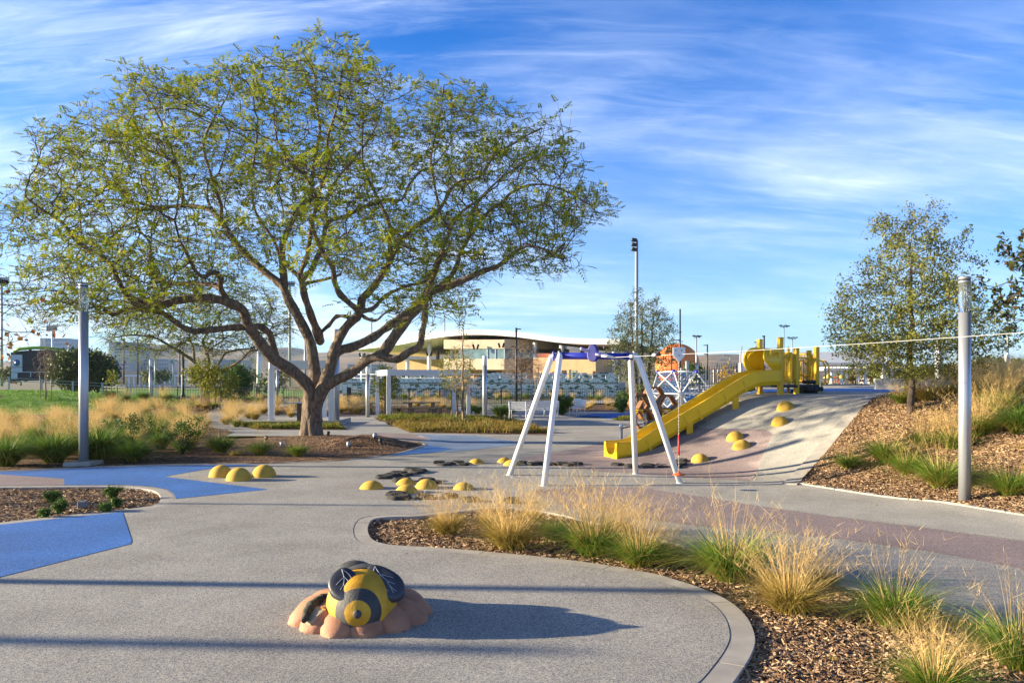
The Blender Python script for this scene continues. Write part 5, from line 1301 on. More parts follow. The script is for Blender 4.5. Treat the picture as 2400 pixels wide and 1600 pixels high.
# --- hexagon climber
M_hex = mat('brown_hexagon', (.24, .11, .035), (.17, .075, .025), scale=2, rough=.6)
DH = 31.0; hx = thing('hexagon_climber', 'brown climber of stacked hexagon cells with yellow rings', 'climber', (X(1530, DH), DH, 0)); ho = Vector(hx.location)
rH = 27 / F * DH
def hexc(px_, py_, dy, rz=0.0):
    c = Vector((X(px_, DH) - ho.x, dy, Zp(py_, DH))); b = MB(); vs = []
    for y_, rr in ((-.22, 1.0), (-.22, .80), (.22, .80), (.22, 1.0)):
        for j in range(6):
            a = math.pi / 3 * j; vs.append(c + Vector((rr * rH * math.cos(a) * math.cos(rz) - y_ * math.sin(rz), y_ * math.cos(rz) + rr * rH * math.cos(a) * math.sin(rz), rr * rH * math.sin(a))))
    b.add(vs, [(r_ * 6 + j, r_ * 6 + (j + 1) % 6, ((r_ + 1) % 4) * 6 + (j + 1) % 6, ((r_ + 1) % 4) * 6 + j) for r_ in range(4) for j in range(6)])
    o = b.build('hexagon', M_hex, hx); md = o.modifiers.new('bevel', 'BEVEL'); md.width = .03; md.segments = 2
for a in ((1498, 945, -.1, .25), (1532, 929, .0, .25), (1562, 948, .1, .25), (1504, 980, -.15, .25), (1534, 966, .25, -.2), (1563, 980, .4, .25), (1520, 962, .5, .2)): hexc(*a)
for px_, py_ in ((1495, 972), (1558, 972)):
    c = Vector((X(px_, DH) - ho.x, -.4, Zp(py_, DH))); b = MB(); b.tube([c + Vector((.17 * math.cos(a), 0, .17 * math.sin(a))) for a in [2 * math.pi * i / 20 for i in range(21)]], .02, 6); b.tube([c + Vector((-.16, 0, .22)), c + Vector((.16, 0, .22))], .02, 6); b.build('ring', M_yelm, hx)
for px_ in (1490, 1520, 1512): b = MB(); b.tube([(X(px_, DH) - ho.x, 0, 0), (X(px_, DH) - ho.x, 0, Zp(965, DH))], .05, 8); b.build('leg', M_hex if px_ != 1512 else M_white, hx)
# --- net climber
DN = 42.0; nc = thing('net_climber', 'white tube climbing frame with blue joints and rope nets', 'climber', (X(1598, DN), DN, 0)); no = Vector(nc.location)
jp = {}
def J(k_, px_, py_, dy): jp[k_] = Vector((X(px_, DN) - no.x, dy, Zp(py_, DN)))
for k_, a in dict(a=(1548, 872, .8), b=(1568, 870, -1.2), c=(1616, 872, -1.6), d=(1635, 871, .4), e=(1572, 921, -2.6), f=(1659, 919, -.8), g=(1530, 921, .4), h=(1600, 905, 2.2), i=(1556, 952, -1.0), j=(1598, 958, -2.4), k=(1640, 952, .3), l=(1575, 958, 1.4)).items(): J(k_, *a)
for u_, v_ in ('ab', 'bc', 'cd', 'da', 'ag', 'bg', 'be', 'ae', 'ce', 'cf', 'df', 'dh', 'ah', 'ef', 'ge', 'gh', 'hf', 'gi', 'ei', 'ej', 'fj', 'fk', 'hl', 'gl', 'hk'):
    MB().tube([jp[u_], jp[v_]], .034, 8).build('tube', M_white, nc)
for k_ in 'abcdefgh': b = MB(); b.ball(jp[k_], .105, 10); b.build('joint', M_purple, nc)
b = MB(); q = random.Random(9)
def net(A, B, C, k):
    for i in range(1, k):
        f_ = i / k
        b.tube([A.lerp(B, f_), A.lerp(C, f_)], .014, 4, caps=False); b.tube([A.lerp(B, f_), C.lerp(B, f_)], .014, 4, caps=False); b.tube([B.lerp(C, f_), A.lerp(C, f_)], .014, 4, caps=False)
for tr_ in ('abe', 'bce', 'cef', 'cdf', 'ahd', 'gae', 'gei', 'eij', 'ejf', 'jfk', 'hgl', 'hlk', 'geh', 'efh'): net(*[jp[x] for x in tr_], 7)
b.build('rope_net', M_rope, nc)
for p_, y0, y1, r_ in ((1610, 846, 928, .1), (1634, 852, 872, .09), (1597, 800 + 62, 940, .07)): MB().tube([(X(p_, DN) - no.x, 0, Zp(y1, DN)), (X(p_, DN) - no.x, 0, Zp(y0, DN))], r_, 10).build('mast', M_gal, nc)

# --- the air: one box of thin haze round everything
hz = bpy.data.materials.new('haze'); hz.use_nodes = True; tN = hz.node_tree
for nn_ in [x for x in tN.nodes if x.type == 'BSDF_PRINCIPLED']: tN.nodes.remove(nn_)
pv = tN.nodes.new('ShaderNodeVolumePrincipled'); pv.inputs['Color'].default_value = (.72, .84, 1.0, 1); pv.inputs['Density'].default_value = 0.9e-4; pv.inputs['Anisotropy'].default_value = .1
tN.links.new(pv.outputs[0], [x for x in tN.nodes if x.type == 'OUTPUT_MATERIAL'][0].inputs['Volume'])
o = MB().box((0, 4450, 80), (6400, 9300, 172)).build('haze', hz); tag(o, kind='stuff', label='thin blue haze over the far land')
# ================================================================ vegetation
def leafmat(name, c1, c2, c3, scale=1.2, transl=.35, rough=.55): return mat(name, c1, c2, scale=scale, rough=rough, island=(c3, .45, 1.0), transl=transl, spec=.3, lo=.3, hi=.7)
M_gg = leafmat('green_grass_blades', (.10, .22, .018), (.17, .30, .03), (.32, .34, .06), scale=4, transl=.3)
M_gd = leafmat('deep_green_blades', (.06, .15, .016), (.09, .20, .02), (.20, .27, .04), scale=4, transl=.3)
M_gy = leafmat('golden_grass_blades', (.50, .36, .10), (.38, .28, .06), (.22, .22, .04), scale=5, transl=.3)
M_st = leafmat('straw_stalks', (.74, .51, .19), (.60, .40, .14), (.82, .60, .26), scale=5, transl=.25)
M_sp = leafmat('pink_straw_stalks', (.52, .36, .20), (.45, .28, .17), (.62, .46, .26), scale=5, transl=.25)
def tuft_mesh(seed, n, h, spread, wd, droop, k=5, hmin=.45, base=.10, lean=0):
    """blades as tapered strips arching out of a common base -> V,F arrays"""
    g = np.random.default_rng(seed); th = g.uniform(0, 2 * np.pi, n); hh = h * g.uniform(hmin, 1, n)
    out = spread * g.beta(1.3, 1.5, n); br = base * np.sqrt(g.uniform(0, 1, n)); dr = droop * g.uniform(.3, 1.2, n)
    u = np.linspace(0, 1, k + 1)[None, :]
    r = br[:, None] + out[:, None] * hh[:, None] * (u ** 1.4) + dr[:, None] * hh[:, None] * .35 * u ** 3
    z = hh[:, None] * (u * (1 - .25 * out[:, None] ** 2)) - dr[:, None] * hh[:, None] * .55 * u ** 3
    tw = th[:, None] + g.normal(0, .12, n)[:, None] * u * 2
    bx_, by_ = br * np.cos(th), br * np.sin(th)
    x = r * np.cos(tw) + lean * u * hh[:, None]; y = r * np.sin(tw)
    az = g.uniform(0, np.pi, n)[:, None]; w_ = wd * g.uniform(.6, 1.25, n)[:, None] * (1 - u ** 1.6 * .92) * .5
    dx, dy = np.cos(az) * w_, np.sin(az) * w_
    V = np.empty((n, k + 1, 2, 3)); V[:, :, 0, 0] = x - dx; V[:, :, 0, 1] = y - dy; V[:, :, 1, 0] = x + dx; V[:, :, 1, 1] = y + dy; V[:, :, :, 2] = np.maximum(z, -.01)[:, :, None]
    idx = np.arange(n * (k + 1) * 2).reshape(n, k + 1, 2)
    Fq = np.stack([idx[:, :-1, 0], idx[:, :-1, 1], idx[:, 1:, 1], idx[:, 1:, 0]], -1).reshape(-1, 4)
    return V.reshape(-1, 3), Fq, (x, y, z)
def plume(seed, V, Fq, xyz, wd, per=9, frac=.5, spread=.05):
    """fine seed branches on the upper part of every stalk"""
    g = np.random.default_rng(seed); x, y, z = xyz; n, k = x.shape; pts = []; vs = []; fs = []; o = len(V)
    for i in range(n):
        for q in range(per):
            f_ = (k - 1) * (1 - frac * g.uniform(0, 1)); a = int(f_); b_ = min(a + 1, k - 1); t = f_ - a
            p = np.array([x[i, a] * (1 - t) + x[i, b_] * t, y[i, a] * (1 - t) + y[i, b_] * t, z[i, a] * (1 - t) + z[i, b_] * t])
            e = p + np.array([g.normal(0, spread), g.normal(0, spread), g.uniform(.04, .14)]); d_ = g.normal(0, 1, 3); d_ /= np.linalg.norm(d_); d_ *= wd * .5
            vs += [p - d_, p + d_, e]; fs.append((o, o + 1, o + 2, o + 2)); o += 3
    return np.vstack([V, np.array(vs)]), fs
def grass_proto(name, kind, seed):
    t = thing(name, 'x', 'grass clump', (0, 0, -50))
    specs = dict(green=((1000, .78, .95, .009, 1.0, M_gg), (55, 1.15, .6, .0032, .15, M_st)),
                 deep=((1200, .85, .95, .011, 1.05, M_gd), (60, 1.05, .6, .0035, .3, M_gg)),
                 gold=((900, .58, 1.0, .0075, .9, M_gy), (210, 1.0, .80, .0036, .2, M_st)),
                 mix=((900, .60, 1.0, .009, .9, M_gg), (200, 1.0, .72, .0036, .2, M_st)),
                 tall=((600, .6, .8, .009, .6, M_gy), (170, 1.15, .75, .0045, .25, M_st)),
                 dry=((260, .30, .9, .006, .9, M_gy), (30, .38, .6, .003, .3, M_st)))
    (n, h, sp, wd, dr, m1), (n2, h2, sp2, wd2, dr2, m2) = specs[kind]
    V, Fq, _ = tuft_mesh(seed, n, h, sp, wd, dr); np_mesh('blades', V, Fq, m1, t, smooth=True)
    # some straw blades inside the tuft
    V, Fq, _ = tuft_mesh(seed + 50, n // 3, h * .85, sp * 1.15, wd * .9, dr * 1.3); np_mesh('dry_blades', V, Fq, M_gy, t, smooth=True)
    V, Fq, xyz = tuft_mesh(seed + 9, n2, h2, sp2, wd2, dr2, hmin=.6, base=.08, k=6)
    tri = []
    if kind in ('gold', 'mix', 'green', 'tall'):
        V, fs = plume(seed, V, Fq, xyz, .0028, per=6 if kind != 'green' else 4, frac=.4); tri = fs
    me = bpy.data.meshes.new('seed_stalks'); me.from_pydata([tuple(v) for v in V], [], [tuple(int(i) for i in f) for f in Fq] + [f[:3] for f in tri]); me.materials.append(m2); me.update()
    o = bpy.data.objects.new('seed_stalks', me); sc.collection.objects.link(o); o.parent = t
    return t
PRO = {}
for kd in ('green', 'deep', 'gold', 'mix', 'tall', 'dry'):
    PRO[kd] = [grass_proto('grass_clump', kd, 11 + 7 * i + hash(kd[0]) % 1 * 0 + len(kd) * 3 + i) for i in range(2)]
used_proto = set(); CL = []
def clump(kd, c, s, zone, extra=None, hz=1.0): CL.append((kd, Vector(c), s, zone, extra, hz))
def clump_px(kd, px, py, hpx, zone, extra=None, w=1.0, dz=0):
    c = atG(px, py); s = hpx / F * c.y * 1.06; c.z += dz; clump(kd, c, s * w, zone, extra, 1 / w)
# centre bed
zc = 'centre mulch bed'
for a in [('gold', 1049, 1243, 118, 'straw coloured clump at the left tip of the centre mulch bed'), ('gold', 1144, 1228, 75, 'low dark gold clump behind the second straw clump of the centre bed'),
          ('gold', 1196, 1277, 175, 'tall straw clump with fine loose stalks, second from the left tip of the bed'), ('green', 1297, 1257, 95, 'small greenish clump between two tall straw clumps'),
          ('mix', 1390, 1292, 190, 'tallest straw clump with green heart, before the front left frame leg'), ('mix', 1500, 1316, 175, 'straw clump with green base, left of the big green tussock'),
          ('green', 1712, 1350, 215, 'big bright green tussock with straw plumes in the middle of the bed'), ('gold', 1852, 1422, 215, 'golden brown clump with upright plumes right of the big green tussock'),
          ('green', 2097, 1455, 200, 'wide green tussock with arching blades in the right of the centre bed'), ('mix', 2190, 1610, 200, 'golden clump cut by the bottom edge of the picture'),
          ('green', 2392, 1552, 260, 'large green tussock at the lower right corner'), ('dry', 1948, 1534, 60, 'small flat dry tuft lying on the mulch'),
          ('gold', 1929, 1362, 90, 'dull brown clump behind the golden brown one'), ('gold', 1450, 1246, 80, 'low straw clump at the back kerb behind the tallest one'), ('gold', 1570, 1310, 90, 'low straw clump tucked behind the kerb left of the green tussock'),
          ('gold', 1248, 1216, 70, 'low golden clump at the far kerb right of the black pads'), ('green', 1640, 1318, 60, 'small green clump at the far kerb behind the big tussock')]:
    clump_px(a[0], a[1], a[2], a[3] * (1.0 if a[0] == 'green' else 1.14), zc, a[4], w=1.28)
zr = 'right mulch bank'
for a in [('green', 1987, 1098, 62, 'lone small green clump at the left of the mulch bank'), ('green', 2078, 1085, 95, 'green clump of the bank behind and left of the front trio'), ('green', 2126, 1112, 80, 'middle green clump in the front of the mulch bank'),
          ('green', 2206, 1143, 120, 'large green clump just left of the right silver column'), ('mix', 2166, 1050, 85, 'straw topped clump in the middle of the bank'), ('mix', 2110, 945, 55, 'small pale clump just left of the thin tree trunk'),
          ('gold', 2169, 940, 80, 'golden clump just right of the thin tree trunk'), ('gold', 2219, 931, 80, 'golden clump before the right end of the concrete wall'), ('green', 2367, 1162, 110, 'spreading green clump right of the right silver column'),
          ('mix', 2295, 1020, 110, 'tall straw topped clump just right of the silver column'), ('mix', 2346, 965, 110, 'green clump with straw fans at the upper right bank'), ('deep', 2388, 1015, 100, 'lush green clump at the right edge of the bank'),
          ('dry', 2392, 1053, 45, 'small dry tuft at the right edge below the lush clump'), ('mix', 2236, 1052, 100, 'straw topped clump partly behind the silver column')]:
    clump_px(a[0], a[1], a[2], a[3] * 1.18, zr, a[4], w=1.3 if a[0] == 'green' else 1.15)
zl = 'left planting'
for a in [('deep', 15, 1092, 100, 'dark green tussock at the left edge behind the blue path'), ('deep', 126, 1084, 110, 'lush dark green tussock left of the left silver column'), ('deep', 234, 1076, 110, 'lush green tussock right behind the left silver column'),
          ('deep', 312, 1082, 75, 'bright round green tussock in front of the shrubs'), ('green', 517, 1060, 70, 'green clump between shrubs and the yellow dome trio'), ('dry', 551, 1068, 60, 'small dull brown tuft above the yellow domes'),
          ('green', 609, 1067, 62, 'small green clump above the right yellow dome'), ('green', 697, 1070, 50, 'thin green tuft at the mulch left of the big trunk'), ('gold', 440, 1052, 70, 'straw tuft right of the leafy shrubs'), ('gold', 180, 1062, 110, 'straw tussock rising behind the left silver column')]:
    clump_px(a[0], a[1], a[2], a[3] * 1.15, zl, a[4], w=1.3)
g_ = random.Random(21)
def scatter(n, pxr, pyr, kinds, hm, zone, w=1.1, avoid=None, seed=1):
    g = random.Random(seed); i = 0; tries = 0; pts = []
    while i < n and tries < n * 40:
        tries += 1; px = g.uniform(*pxr); py = HOR + 1 / (g.uniform(1 / (pyr[1] - HOR), 1 / (pyr[0] - HOR)))
        c = atG(px, py)
        if avoid and avoid(px, py): continue
        if any((c.x - p.x) ** 2 + (c.y - p.y) ** 2 < .55 for p in pts): continue
        pts.append(c); clump(g.choice(kinds), c, g.uniform(*hm), zone, None, w); i += 1
scatter(78, (-20, 560), (985, 1052), ['gold', 'mix', 'green', 'gold', 'deep'], (.75, 1.0), 'left meadow', seed=3, avoid=lambda x, y: x > 470 and y > 1005 or x > 330 and y > 1030)
scatter(16, (-20, 480), (1050, 1082), ['deep', 'green', 'deep', 'mix'], (.7, .95), 'left bed front', seed=13, avoid=lambda x, y: x > 300 and y > 1060)
scatter(34, (230, 620), (955, 984), ['gold', 'mix', 'gold'], (.8, 1.1), 'far left meadow', seed=4, avoid=lambda x, y: x > 560 and y < 960)
scatter(20, (240, 620), (937, 950), ['green', 'mix', 'deep'], (.9, 1.2), 'left fence planting', seed=5, avoid=lambda x, y: y > 940 - (x - 240) * 0 and y > 938 + (x - 240) * .02)
scatter(34, (640, 880), (950, 978), ['gold', 'mix', 'tall'], (.8, 1.05), 'planting behind the trunk', seed=6, avoid=lambda x, y: x > 770 and y > 972)
scatter(16, (880, 1130), (952, 966), ['gold', 'mix'], (.8, 1.05), 'row behind the table', seed=7)
scatter(40, (830, 1500), (931, 938), ['green', 'deep', 'mix'], (.9, 1.25), 'row before the stand', seed=8)
for i, (x, y, h, kd) in enumerate([(1172, 978, 48, 'deep'), (1190, 976, 44, 'deep'), (1100, 968, 40, 'green'), (1120, 970, 36, 'green')]): clump_px(kd, x, y, h, 'group by the benches', None, 1.2)
scatter(16, (1300, 1480), (950, 962), ['gold', 'dry', 'mix'], (.6, .9), 'strip behind the benches', seed=9)
g = random.Random(10); pts = []
while len(pts) < 38:
    x, y = g.uniform(10.6, 18.5), g.uniform(17.2, 24.0)
    if x / y < .585 or x / y > .70 or any((x - p[0]) ** 2 + (y - p[1]) ** 2 < .30 for p in pts): continue
    pts.append((x, y)); clump(g.choice(['tall', 'mix', 'gold', 'tall']), (x, y, Z(x, y)), g.uniform(.8, 1.1), 'stand atop the right bank', None, 1.0)
# --- place the clumps; labels by what marks each one out, else by its rank in its planting
ORD = ['first', 'second', 'third', 'fourth', 'fifth', 'sixth', 'seventh', 'eighth', 'ninth', 'tenth', 'eleventh', 'twelfth', 'thirteenth', 'fourteenth', 'fifteenth', 'sixteenth', 'seventeenth', 'eighteenth', 'nineteenth', 'twentieth']
TENS = {2: 'twenty', 3: 'thirty', 4: 'forty', 5: 'fifty', 6: 'sixty', 7: 'seventy'}
def ordn(i):
    if i < 20: return ORD[i]
    t_, r_ = divmod(i + 1, 10)
    return {2: 'twentieth', 3: 'thirtieth', 4: 'fortieth', 5: 'fiftieth', 6: 'sixtieth', 7: 'seventieth'}[t_] if r_ == 0 else TENS[t_] + '-' + ORD[r_ - 1]
zones = {}
for i, c_ in enumerate(CL):
    if not c_[4]: zones.setdefault(c_[3], []).append(i)
lab = {}
LOOK = dict(green='green', deep='dark green', gold='golden', mix='green and straw', tall='tall straw', dry='dry')
for z_, ids in zones.items():
    ids.sort(key=lambda i: CL[i][1].x / CL[i][1].y)
    for r_, i in enumerate(ids): lab[i] = '%s grass clump, %s from left in the %s' % (LOOK[CL[i][0]], ordn(r_), z_)
for i, (kd, c, s, zone, extra, hz) in enumerate(CL):
    p = PRO[kd][i % 2]; l_ = extra or lab[i]; rz = rnd.uniform(0, 6.28); k_ = rnd.uniform(.92, 1.08)
    sc_ = (s * k_, s * k_, s * hz * k_ if extra else s * k_)
    c = c - Vector((0, 0, .05 if c.z < .3 and zone == zc else 0))
    if p.name not in used_proto:
        used_proto.add(p.name); p.location = c; p.rotation_euler = (0, 0, rz); p.scale = sc_; p['label'] = l_; p['group'] = 'grass clumps in the ' + zone.replace('the ', '')
    else: dup(p, c, rz, sc_, l_, 'grass clumps in the ' + zone.replace('the ', ''))
# --- low ground cover strips
M_gc = leafmat('groundcover', (.16, .22, .02), (.30, .20, .03), (.10, .17, .015), scale=.7, transl=.3)
M_gc2 = leafmat('orange_groundcover', (.26, .20, .03), (.34, .19, .05), (.15, .19, .02), scale=1.0, transl=.3)
def cover(name, label, poly, n, h, m, seed, ground=False):
    poly = [(p[0], p[1]) for p in poly]; g = np.random.default_rng(seed); xs = [p[0] for p in poly]; ys = [p[1] for p in poly]; P_ = []
    while len(P_) < n:
        x, y = g.uniform(min(xs), max(xs)), g.uniform(min(ys), max(ys))
        if inside(poly, x, y): P_.append((x, y))
    V, Fq, _ = tuft_mesh(seed, n, h, .9, .03, .7, k=3, base=.0)
    V = V.reshape(n, -1, 3); P_ = np.array(P_); V[:, :, 0] += P_[:, 0:1]; V[:, :, 1] += P_[:, 1:2]
    bump = .55 + .75 * (np.sin(P_[:, 0] * 2.1) * np.sin(P_[:, 1] * 2.9 + P_[:, 0]) > -.1) * g.uniform(.6, 1, n); V[:, :, 2] = V[:, :, 2] * bump[:, None] + .02
    if ground: V[:, :, 2] += np.array([Z(x, y) for x, y in P_])[:, None]
    o = np_mesh(name, V.reshape(-1, 3), Fq, m, smooth=True); o['kind'] = 'stuff'; o['label'] = label
cover('ground_cover', 'mottled green and orange low ground cover in the front strip', P((906, 994), (1000, 990), (1209, 991), (1286, 1015), (1200, 1016), (960, 1012)), 16000, .34, M_gc2, 31)
cover('ground_cover', 'low green ground cover in the strip before the picnic table', P((884, 980), (960, 976), (1209, 985), (1150, 988), (900, 986)), 9000, .34, M_gc, 32)
cover('ground_cover', 'low green ground cover strip left of the trunk', P((560, 997), (700, 996), (792, 998), (806, 1006), (600, 1005)), 7000, .28, M_gc, 33)
cover('lawn_grass', 'mown bright green grass on the low rise at left', [(-36, 41), (-29, 38.5), (-22, 41), (-18.5, 47), (-19, 55), (-24, 58), (-37, 58)], 42000, .13, leafmat('lawn_blades', (.16, .32, .02), (.10, .24, .015), (.22, .36, .03), scale=.3, transl=.3), 35, True)
cover('ground_cover', 'small patch of low grass before the hexagon climber', P((1433, 984), (1472, 979), (1480, 983), (1460, 986)), 1500, .2, M_gc, 34)
for i, poly in enumerate([((900, 988), (960, 1013), (1210, 1018), (1300, 1020), (1215, 990)), ((875, 978), (890, 987), (1210, 989), (1215, 984), (960, 974)), ((550, 996), (600, 1006.5), (815, 1007), (800, 996)), ((640, 948), (640, 972), (760, 975), (880, 972), (880, 950)), ((1290, 948), (1290, 966), (1500, 962), (1500, 948)), ((880, 950), (880, 970), (1130, 970), (1130, 950))]):
    sheet('mulch_ground', P(*poly), .008 + .002 * i, M_mulchd, sp=2)
# --- wood chips lying on the near beds
def chips(name, poly, n, seed, zf, lab_, ymax=99):
    g = random.Random(seed); poly = [(p[0], p[1]) for p in poly]; xs = [p[0] for p in poly]; ys = [p[1] for p in poly]; V = []; Fs = []
    y0, y1 = min(ys), min(max(ys), ymax); k = 0
    while k < n:
        y = 1 / g.uniform(1 / y1, 1 / max(2.6, y0)); x = g.uniform(min(xs), max(xs))
        if abs(x) > y * .72 + .3 or not inside(poly, x, y): continue
        k += 1; L_ = g.uniform(.012, .05) * (1 + .0 * y); w_ = g.uniform(.004, .012); a = g.uniform(0, 6.28); ti = g.gauss(0, .3); z = zf(x, y) + g.uniform(.004, .02)
        u = Vector((math.cos(a) * math.cos(ti), math.sin(a) * math.cos(ti), math.sin(ti))) * L_; v = Vector((-math.sin(a), math.cos(a), g.gauss(0, .35))) * w_; t_ = Vector((0, 0, .005))
        c = Vector((x, y, z)); o = len(V); V += [c - u - v, c + u - v, c + u + v, c - u + v, c - u * .9 - v * .8 + t_, c + u * .9 - v * .8 + t_, c + u * .9 + v * .8 + t_, c - u * .9 + v * .8 + t_]
        Fs += [(o + 4, o + 5, o + 6, o + 7), (o, o + 1, o + 5, o + 4), (o + 1, o + 2, o + 6, o + 5), (o + 2, o + 3, o + 7, o + 6), (o + 3, o, o + 4, o + 7)]
    o = np_mesh(name, V, Fs, mat('wood_chip', (.22, .12, .06), (.12, .065, .035), scale=6, rough=.9, island=((.66, .46, .27), .45, 1.0))); o['kind'] = 'stuff'; o['label'] = lab_
chips('wood_chips', bedC_loop, 30000, 5, lambda x, y: -.05, 'bark chips strewn over the centre mulch bed')
chips('wood_chips', bank_loop, 16000, 6, lambda x, y: Z(x, y) + .025, 'bark chips strewn over the right mulch bank', 24)
chips('wood_chips', bedL_loop, 5000, 7, lambda x, y: -.04, 'bark chips in the small left bed')
# --- a few dry leaves and bits of bark blown onto the paving
g = random.Random(44); V = []; Fs = []
for i in range(130):
    px, py = g.choice([(g.gauss(900, 160), g.gauss(1290, 25)), (g.gauss(1300, 200), g.gauss(1345, 25)), (g.uniform(300, 1700), g.uniform(1180, 1560)), (g.uniform(1500, 2300), g.uniform(1175, 1300)), (g.gauss(330, 120), g.gauss(1210, 14))])
    c = at(px, max(1100, py), .014)
    if inside(bedC_loop, c.x, c.y) or inside(bedL_loop, c.x, c.y): continue
    a = g.uniform(0, 6.28); L_ = g.uniform(.008, .022); w_ = L_ * g.uniform(.25, .55); u = Vector((math.cos(a), math.sin(a), g.gauss(0, .15))) * L_; v = Vector((-math.sin(a), math.cos(a), g.gauss(0, .3))) * w_; o = len(V)
    V += [c - u, c + v, c + u, c - v]; Fs.append((o, o + 1, o + 2, o + 3))
o = np_mesh('leaf_litter', V, Fs, bpy.data.materials['wood_chip']); o['kind'] = 'stuff'; o['label'] = 'dry leaves and bark crumbs on the rubber paving'
# --- leafy shrubs and little plants
def leaf_cloud(pts, n_per, size, seed, spread, asp=.5, flat=0):
    """small leaf quads around given points -> arrays"""
    g = np.random.default_rng(seed); pts = np.repeat(np.asarray(pts, float), n_per, 0); n = len(pts)
    c = pts + g.normal(0, 1, (n, 3)) * spread
    u = g.normal(0, 1, (n, 3)); u[:, 2] *= (1 - flat); u /= np.linalg.norm(u, axis=1)[:, None]
    w_ = np.cross(u, g.normal(0, 1, (n, 3))); w_ /= np.linalg.norm(w_, axis=1)[:, None]; s = size * g.uniform(.6, 1.3, n)[:, None]
    V = np.stack([c - u * s, c + w_ * s * asp - u * s * .1, c + u * s, c - w_ * s * asp - u * s * .1], 1)
    return V.reshape(-1, 3), np.arange(n * 4).reshape(n, 4)
M_lsh = leafmat('shrub_leaves', (.075, .15, .02), (.12, .20, .03), (.04, .08, .015), transl=.25)
M_lsy = leafmat('yellow_green_leaves', (.24, .26, .03), (.16, .22, .02), (.38, .30, .03), transl=.35)
M_bark = mat('grey_brown_bark', (.13, .095, .07), (.07, .05, .038), scale=6, rough=.9, bump=.6, bscale=20, stretch=(4, 4, .8), detail=8)
M_twig = mat('pale_twig', (.30, .22, .16), (.2, .14, .10), scale=8, rough=.9)
def shrub(px, py, hpx, wpx, label, m=M_lsh, stems=9, seed=1, leaf=.03, n=8, group='shrubs'):
    c = atG(px, py); s = c.y / F; H, W = hpx * s, wpx * s / 2; g = random.Random(seed); t = thing('shrub', label, 'shrub', c, group=group); b = MB(); P_ = []
    for i in range(stems):
        a = g.uniform(0, 6.28); r_ = W * g.uniform(.2, 1); e = Vector((math.cos(a) * r_, math.sin(a) * r_, H * g.uniform(.55, 1))); mid = Vector((e.x * .35, e.y * .35, e.z * .5))
        b.tube([(0, 0, -.03), mid, e], [.012, .008, .003], 5); 
        for q in range(7):
            f_ = q / 6 * .85 + .15; p = mid.lerp(e, f_) if f_ > .4 else mid * (f_ / .4); d_ = Vector((g.gauss(0, 1), g.gauss(0, 1), g.uniform(0, 1))).normalized() * H * .16; b.tube([p, p + d_], [.004, .002], 4); P_ += [p, p + d_ * .5, p + d_]
    b.build('stems', M_bark, t); V, Fq = leaf_cloud(P_, n, leaf, seed, leaf * 1.3, .45); np_mesh('leaves', V, Fq, m, t)
    return t
shrub(305, 1062, 88, 110, 'leafy dark shrub left of the paler one behind the green tussocks', seed=3)
shrub(426, 1066, 92, 130, 'open leafy shrub with bare pale stem in the left mulch bed', seed=4, stems=12)
shrub(360, 1040, 60, 80, 'small leafy shrub between two bigger ones in the left bed', seed=5)
for a in [(122, 1176, 22, 32, 'little round plant at the left in the small island bed'), (137, 1199, 24, 42, 'largest little plant in front in the island bed'), (103, 1210, 14, 18, 'tiny plant at the front left of the island bed'), (264, 1167, 24, 46, 'little dark plant nearest the kerb tip in the island bed'), (274, 1184, 12, 24, 'tiny pale plant right in the island bed'), (248, 1197, 13, 36, 'low plant at the front kerb of the island bed')]:
    shrub(a[0], a[1], a[2], a[3], a[4], seed=a[0], stems=14, leaf=.018, n=5, group='small plants in the island bed')
shrub(1317, 972, 42, 50, 'dense green shrub between the white benches', seed=8, stems=26, leaf=.05, n=12)
shrub(1456, 966, 32, 60, 'loose green shrub left of the hexagon climber', seed=9, stems=22, leaf=.05, n=8)
shrub(1480, 955, 40, 70, 'loose green shrub behind the hexagon climber', seed=10, stems=22, leaf=.05, n=8)
for i, (x, y) in enumerate([(548, 946), (580, 946), (607, 948)]): shrub(x, y, 14, 18, 'small green shrub before the black fence, %s of three' % ORD[i], seed=30 + i, stems=14, leaf=.05, n=6)
# --- uplights and valve boxes around the tree
for i, (px, py, a, l_) in enumerate([(622, 1033, 20, 'dark uplight tilted beside the path left of the trunk'), (816, 1048, -30, 'grey uplight at the foot of the soil mound'), (875, 1026, -40, 'grey uplight on top of the soil mound'), (893, 1040, -20, 'small bluish uplight on the right flank of the mound'), (769, 1022, 0, 'dark upright ground light right behind the trunk'), (661, 1048, 0, 'small round ground light left of the trunk')]):
    c = atG(px, py); t = thing('ground_light', l_, 'ground light', c, R(a * 3), group='ground lights round the big tree'); t.scale = (.72,) * 3; b = MB(); Mq = Matrix.Rotation(R(a), 3, 'Y')
    b.lathe([(.03, 0), (.03, .06), (.07, .08), (.085, .22), (.075, .22), (.07, .2), (0, .2)], 16, M=Mq); b.build('housing', M_gal if i in (1, 2, 5) else M_bsteel, t); MB().box((0, 0, .01), (.1, .1, .06)).build('stake', M_bsteel, t)
c = atG(194, 1187); tag(MB().box((0, 0, .04), (.13, .09, .11), bev=.012).build('valve_box', mat('grey_plastic', (.18, .19, .20), rough=.6), loc=c), 'small grey box standing in the island bed', 'utility box')
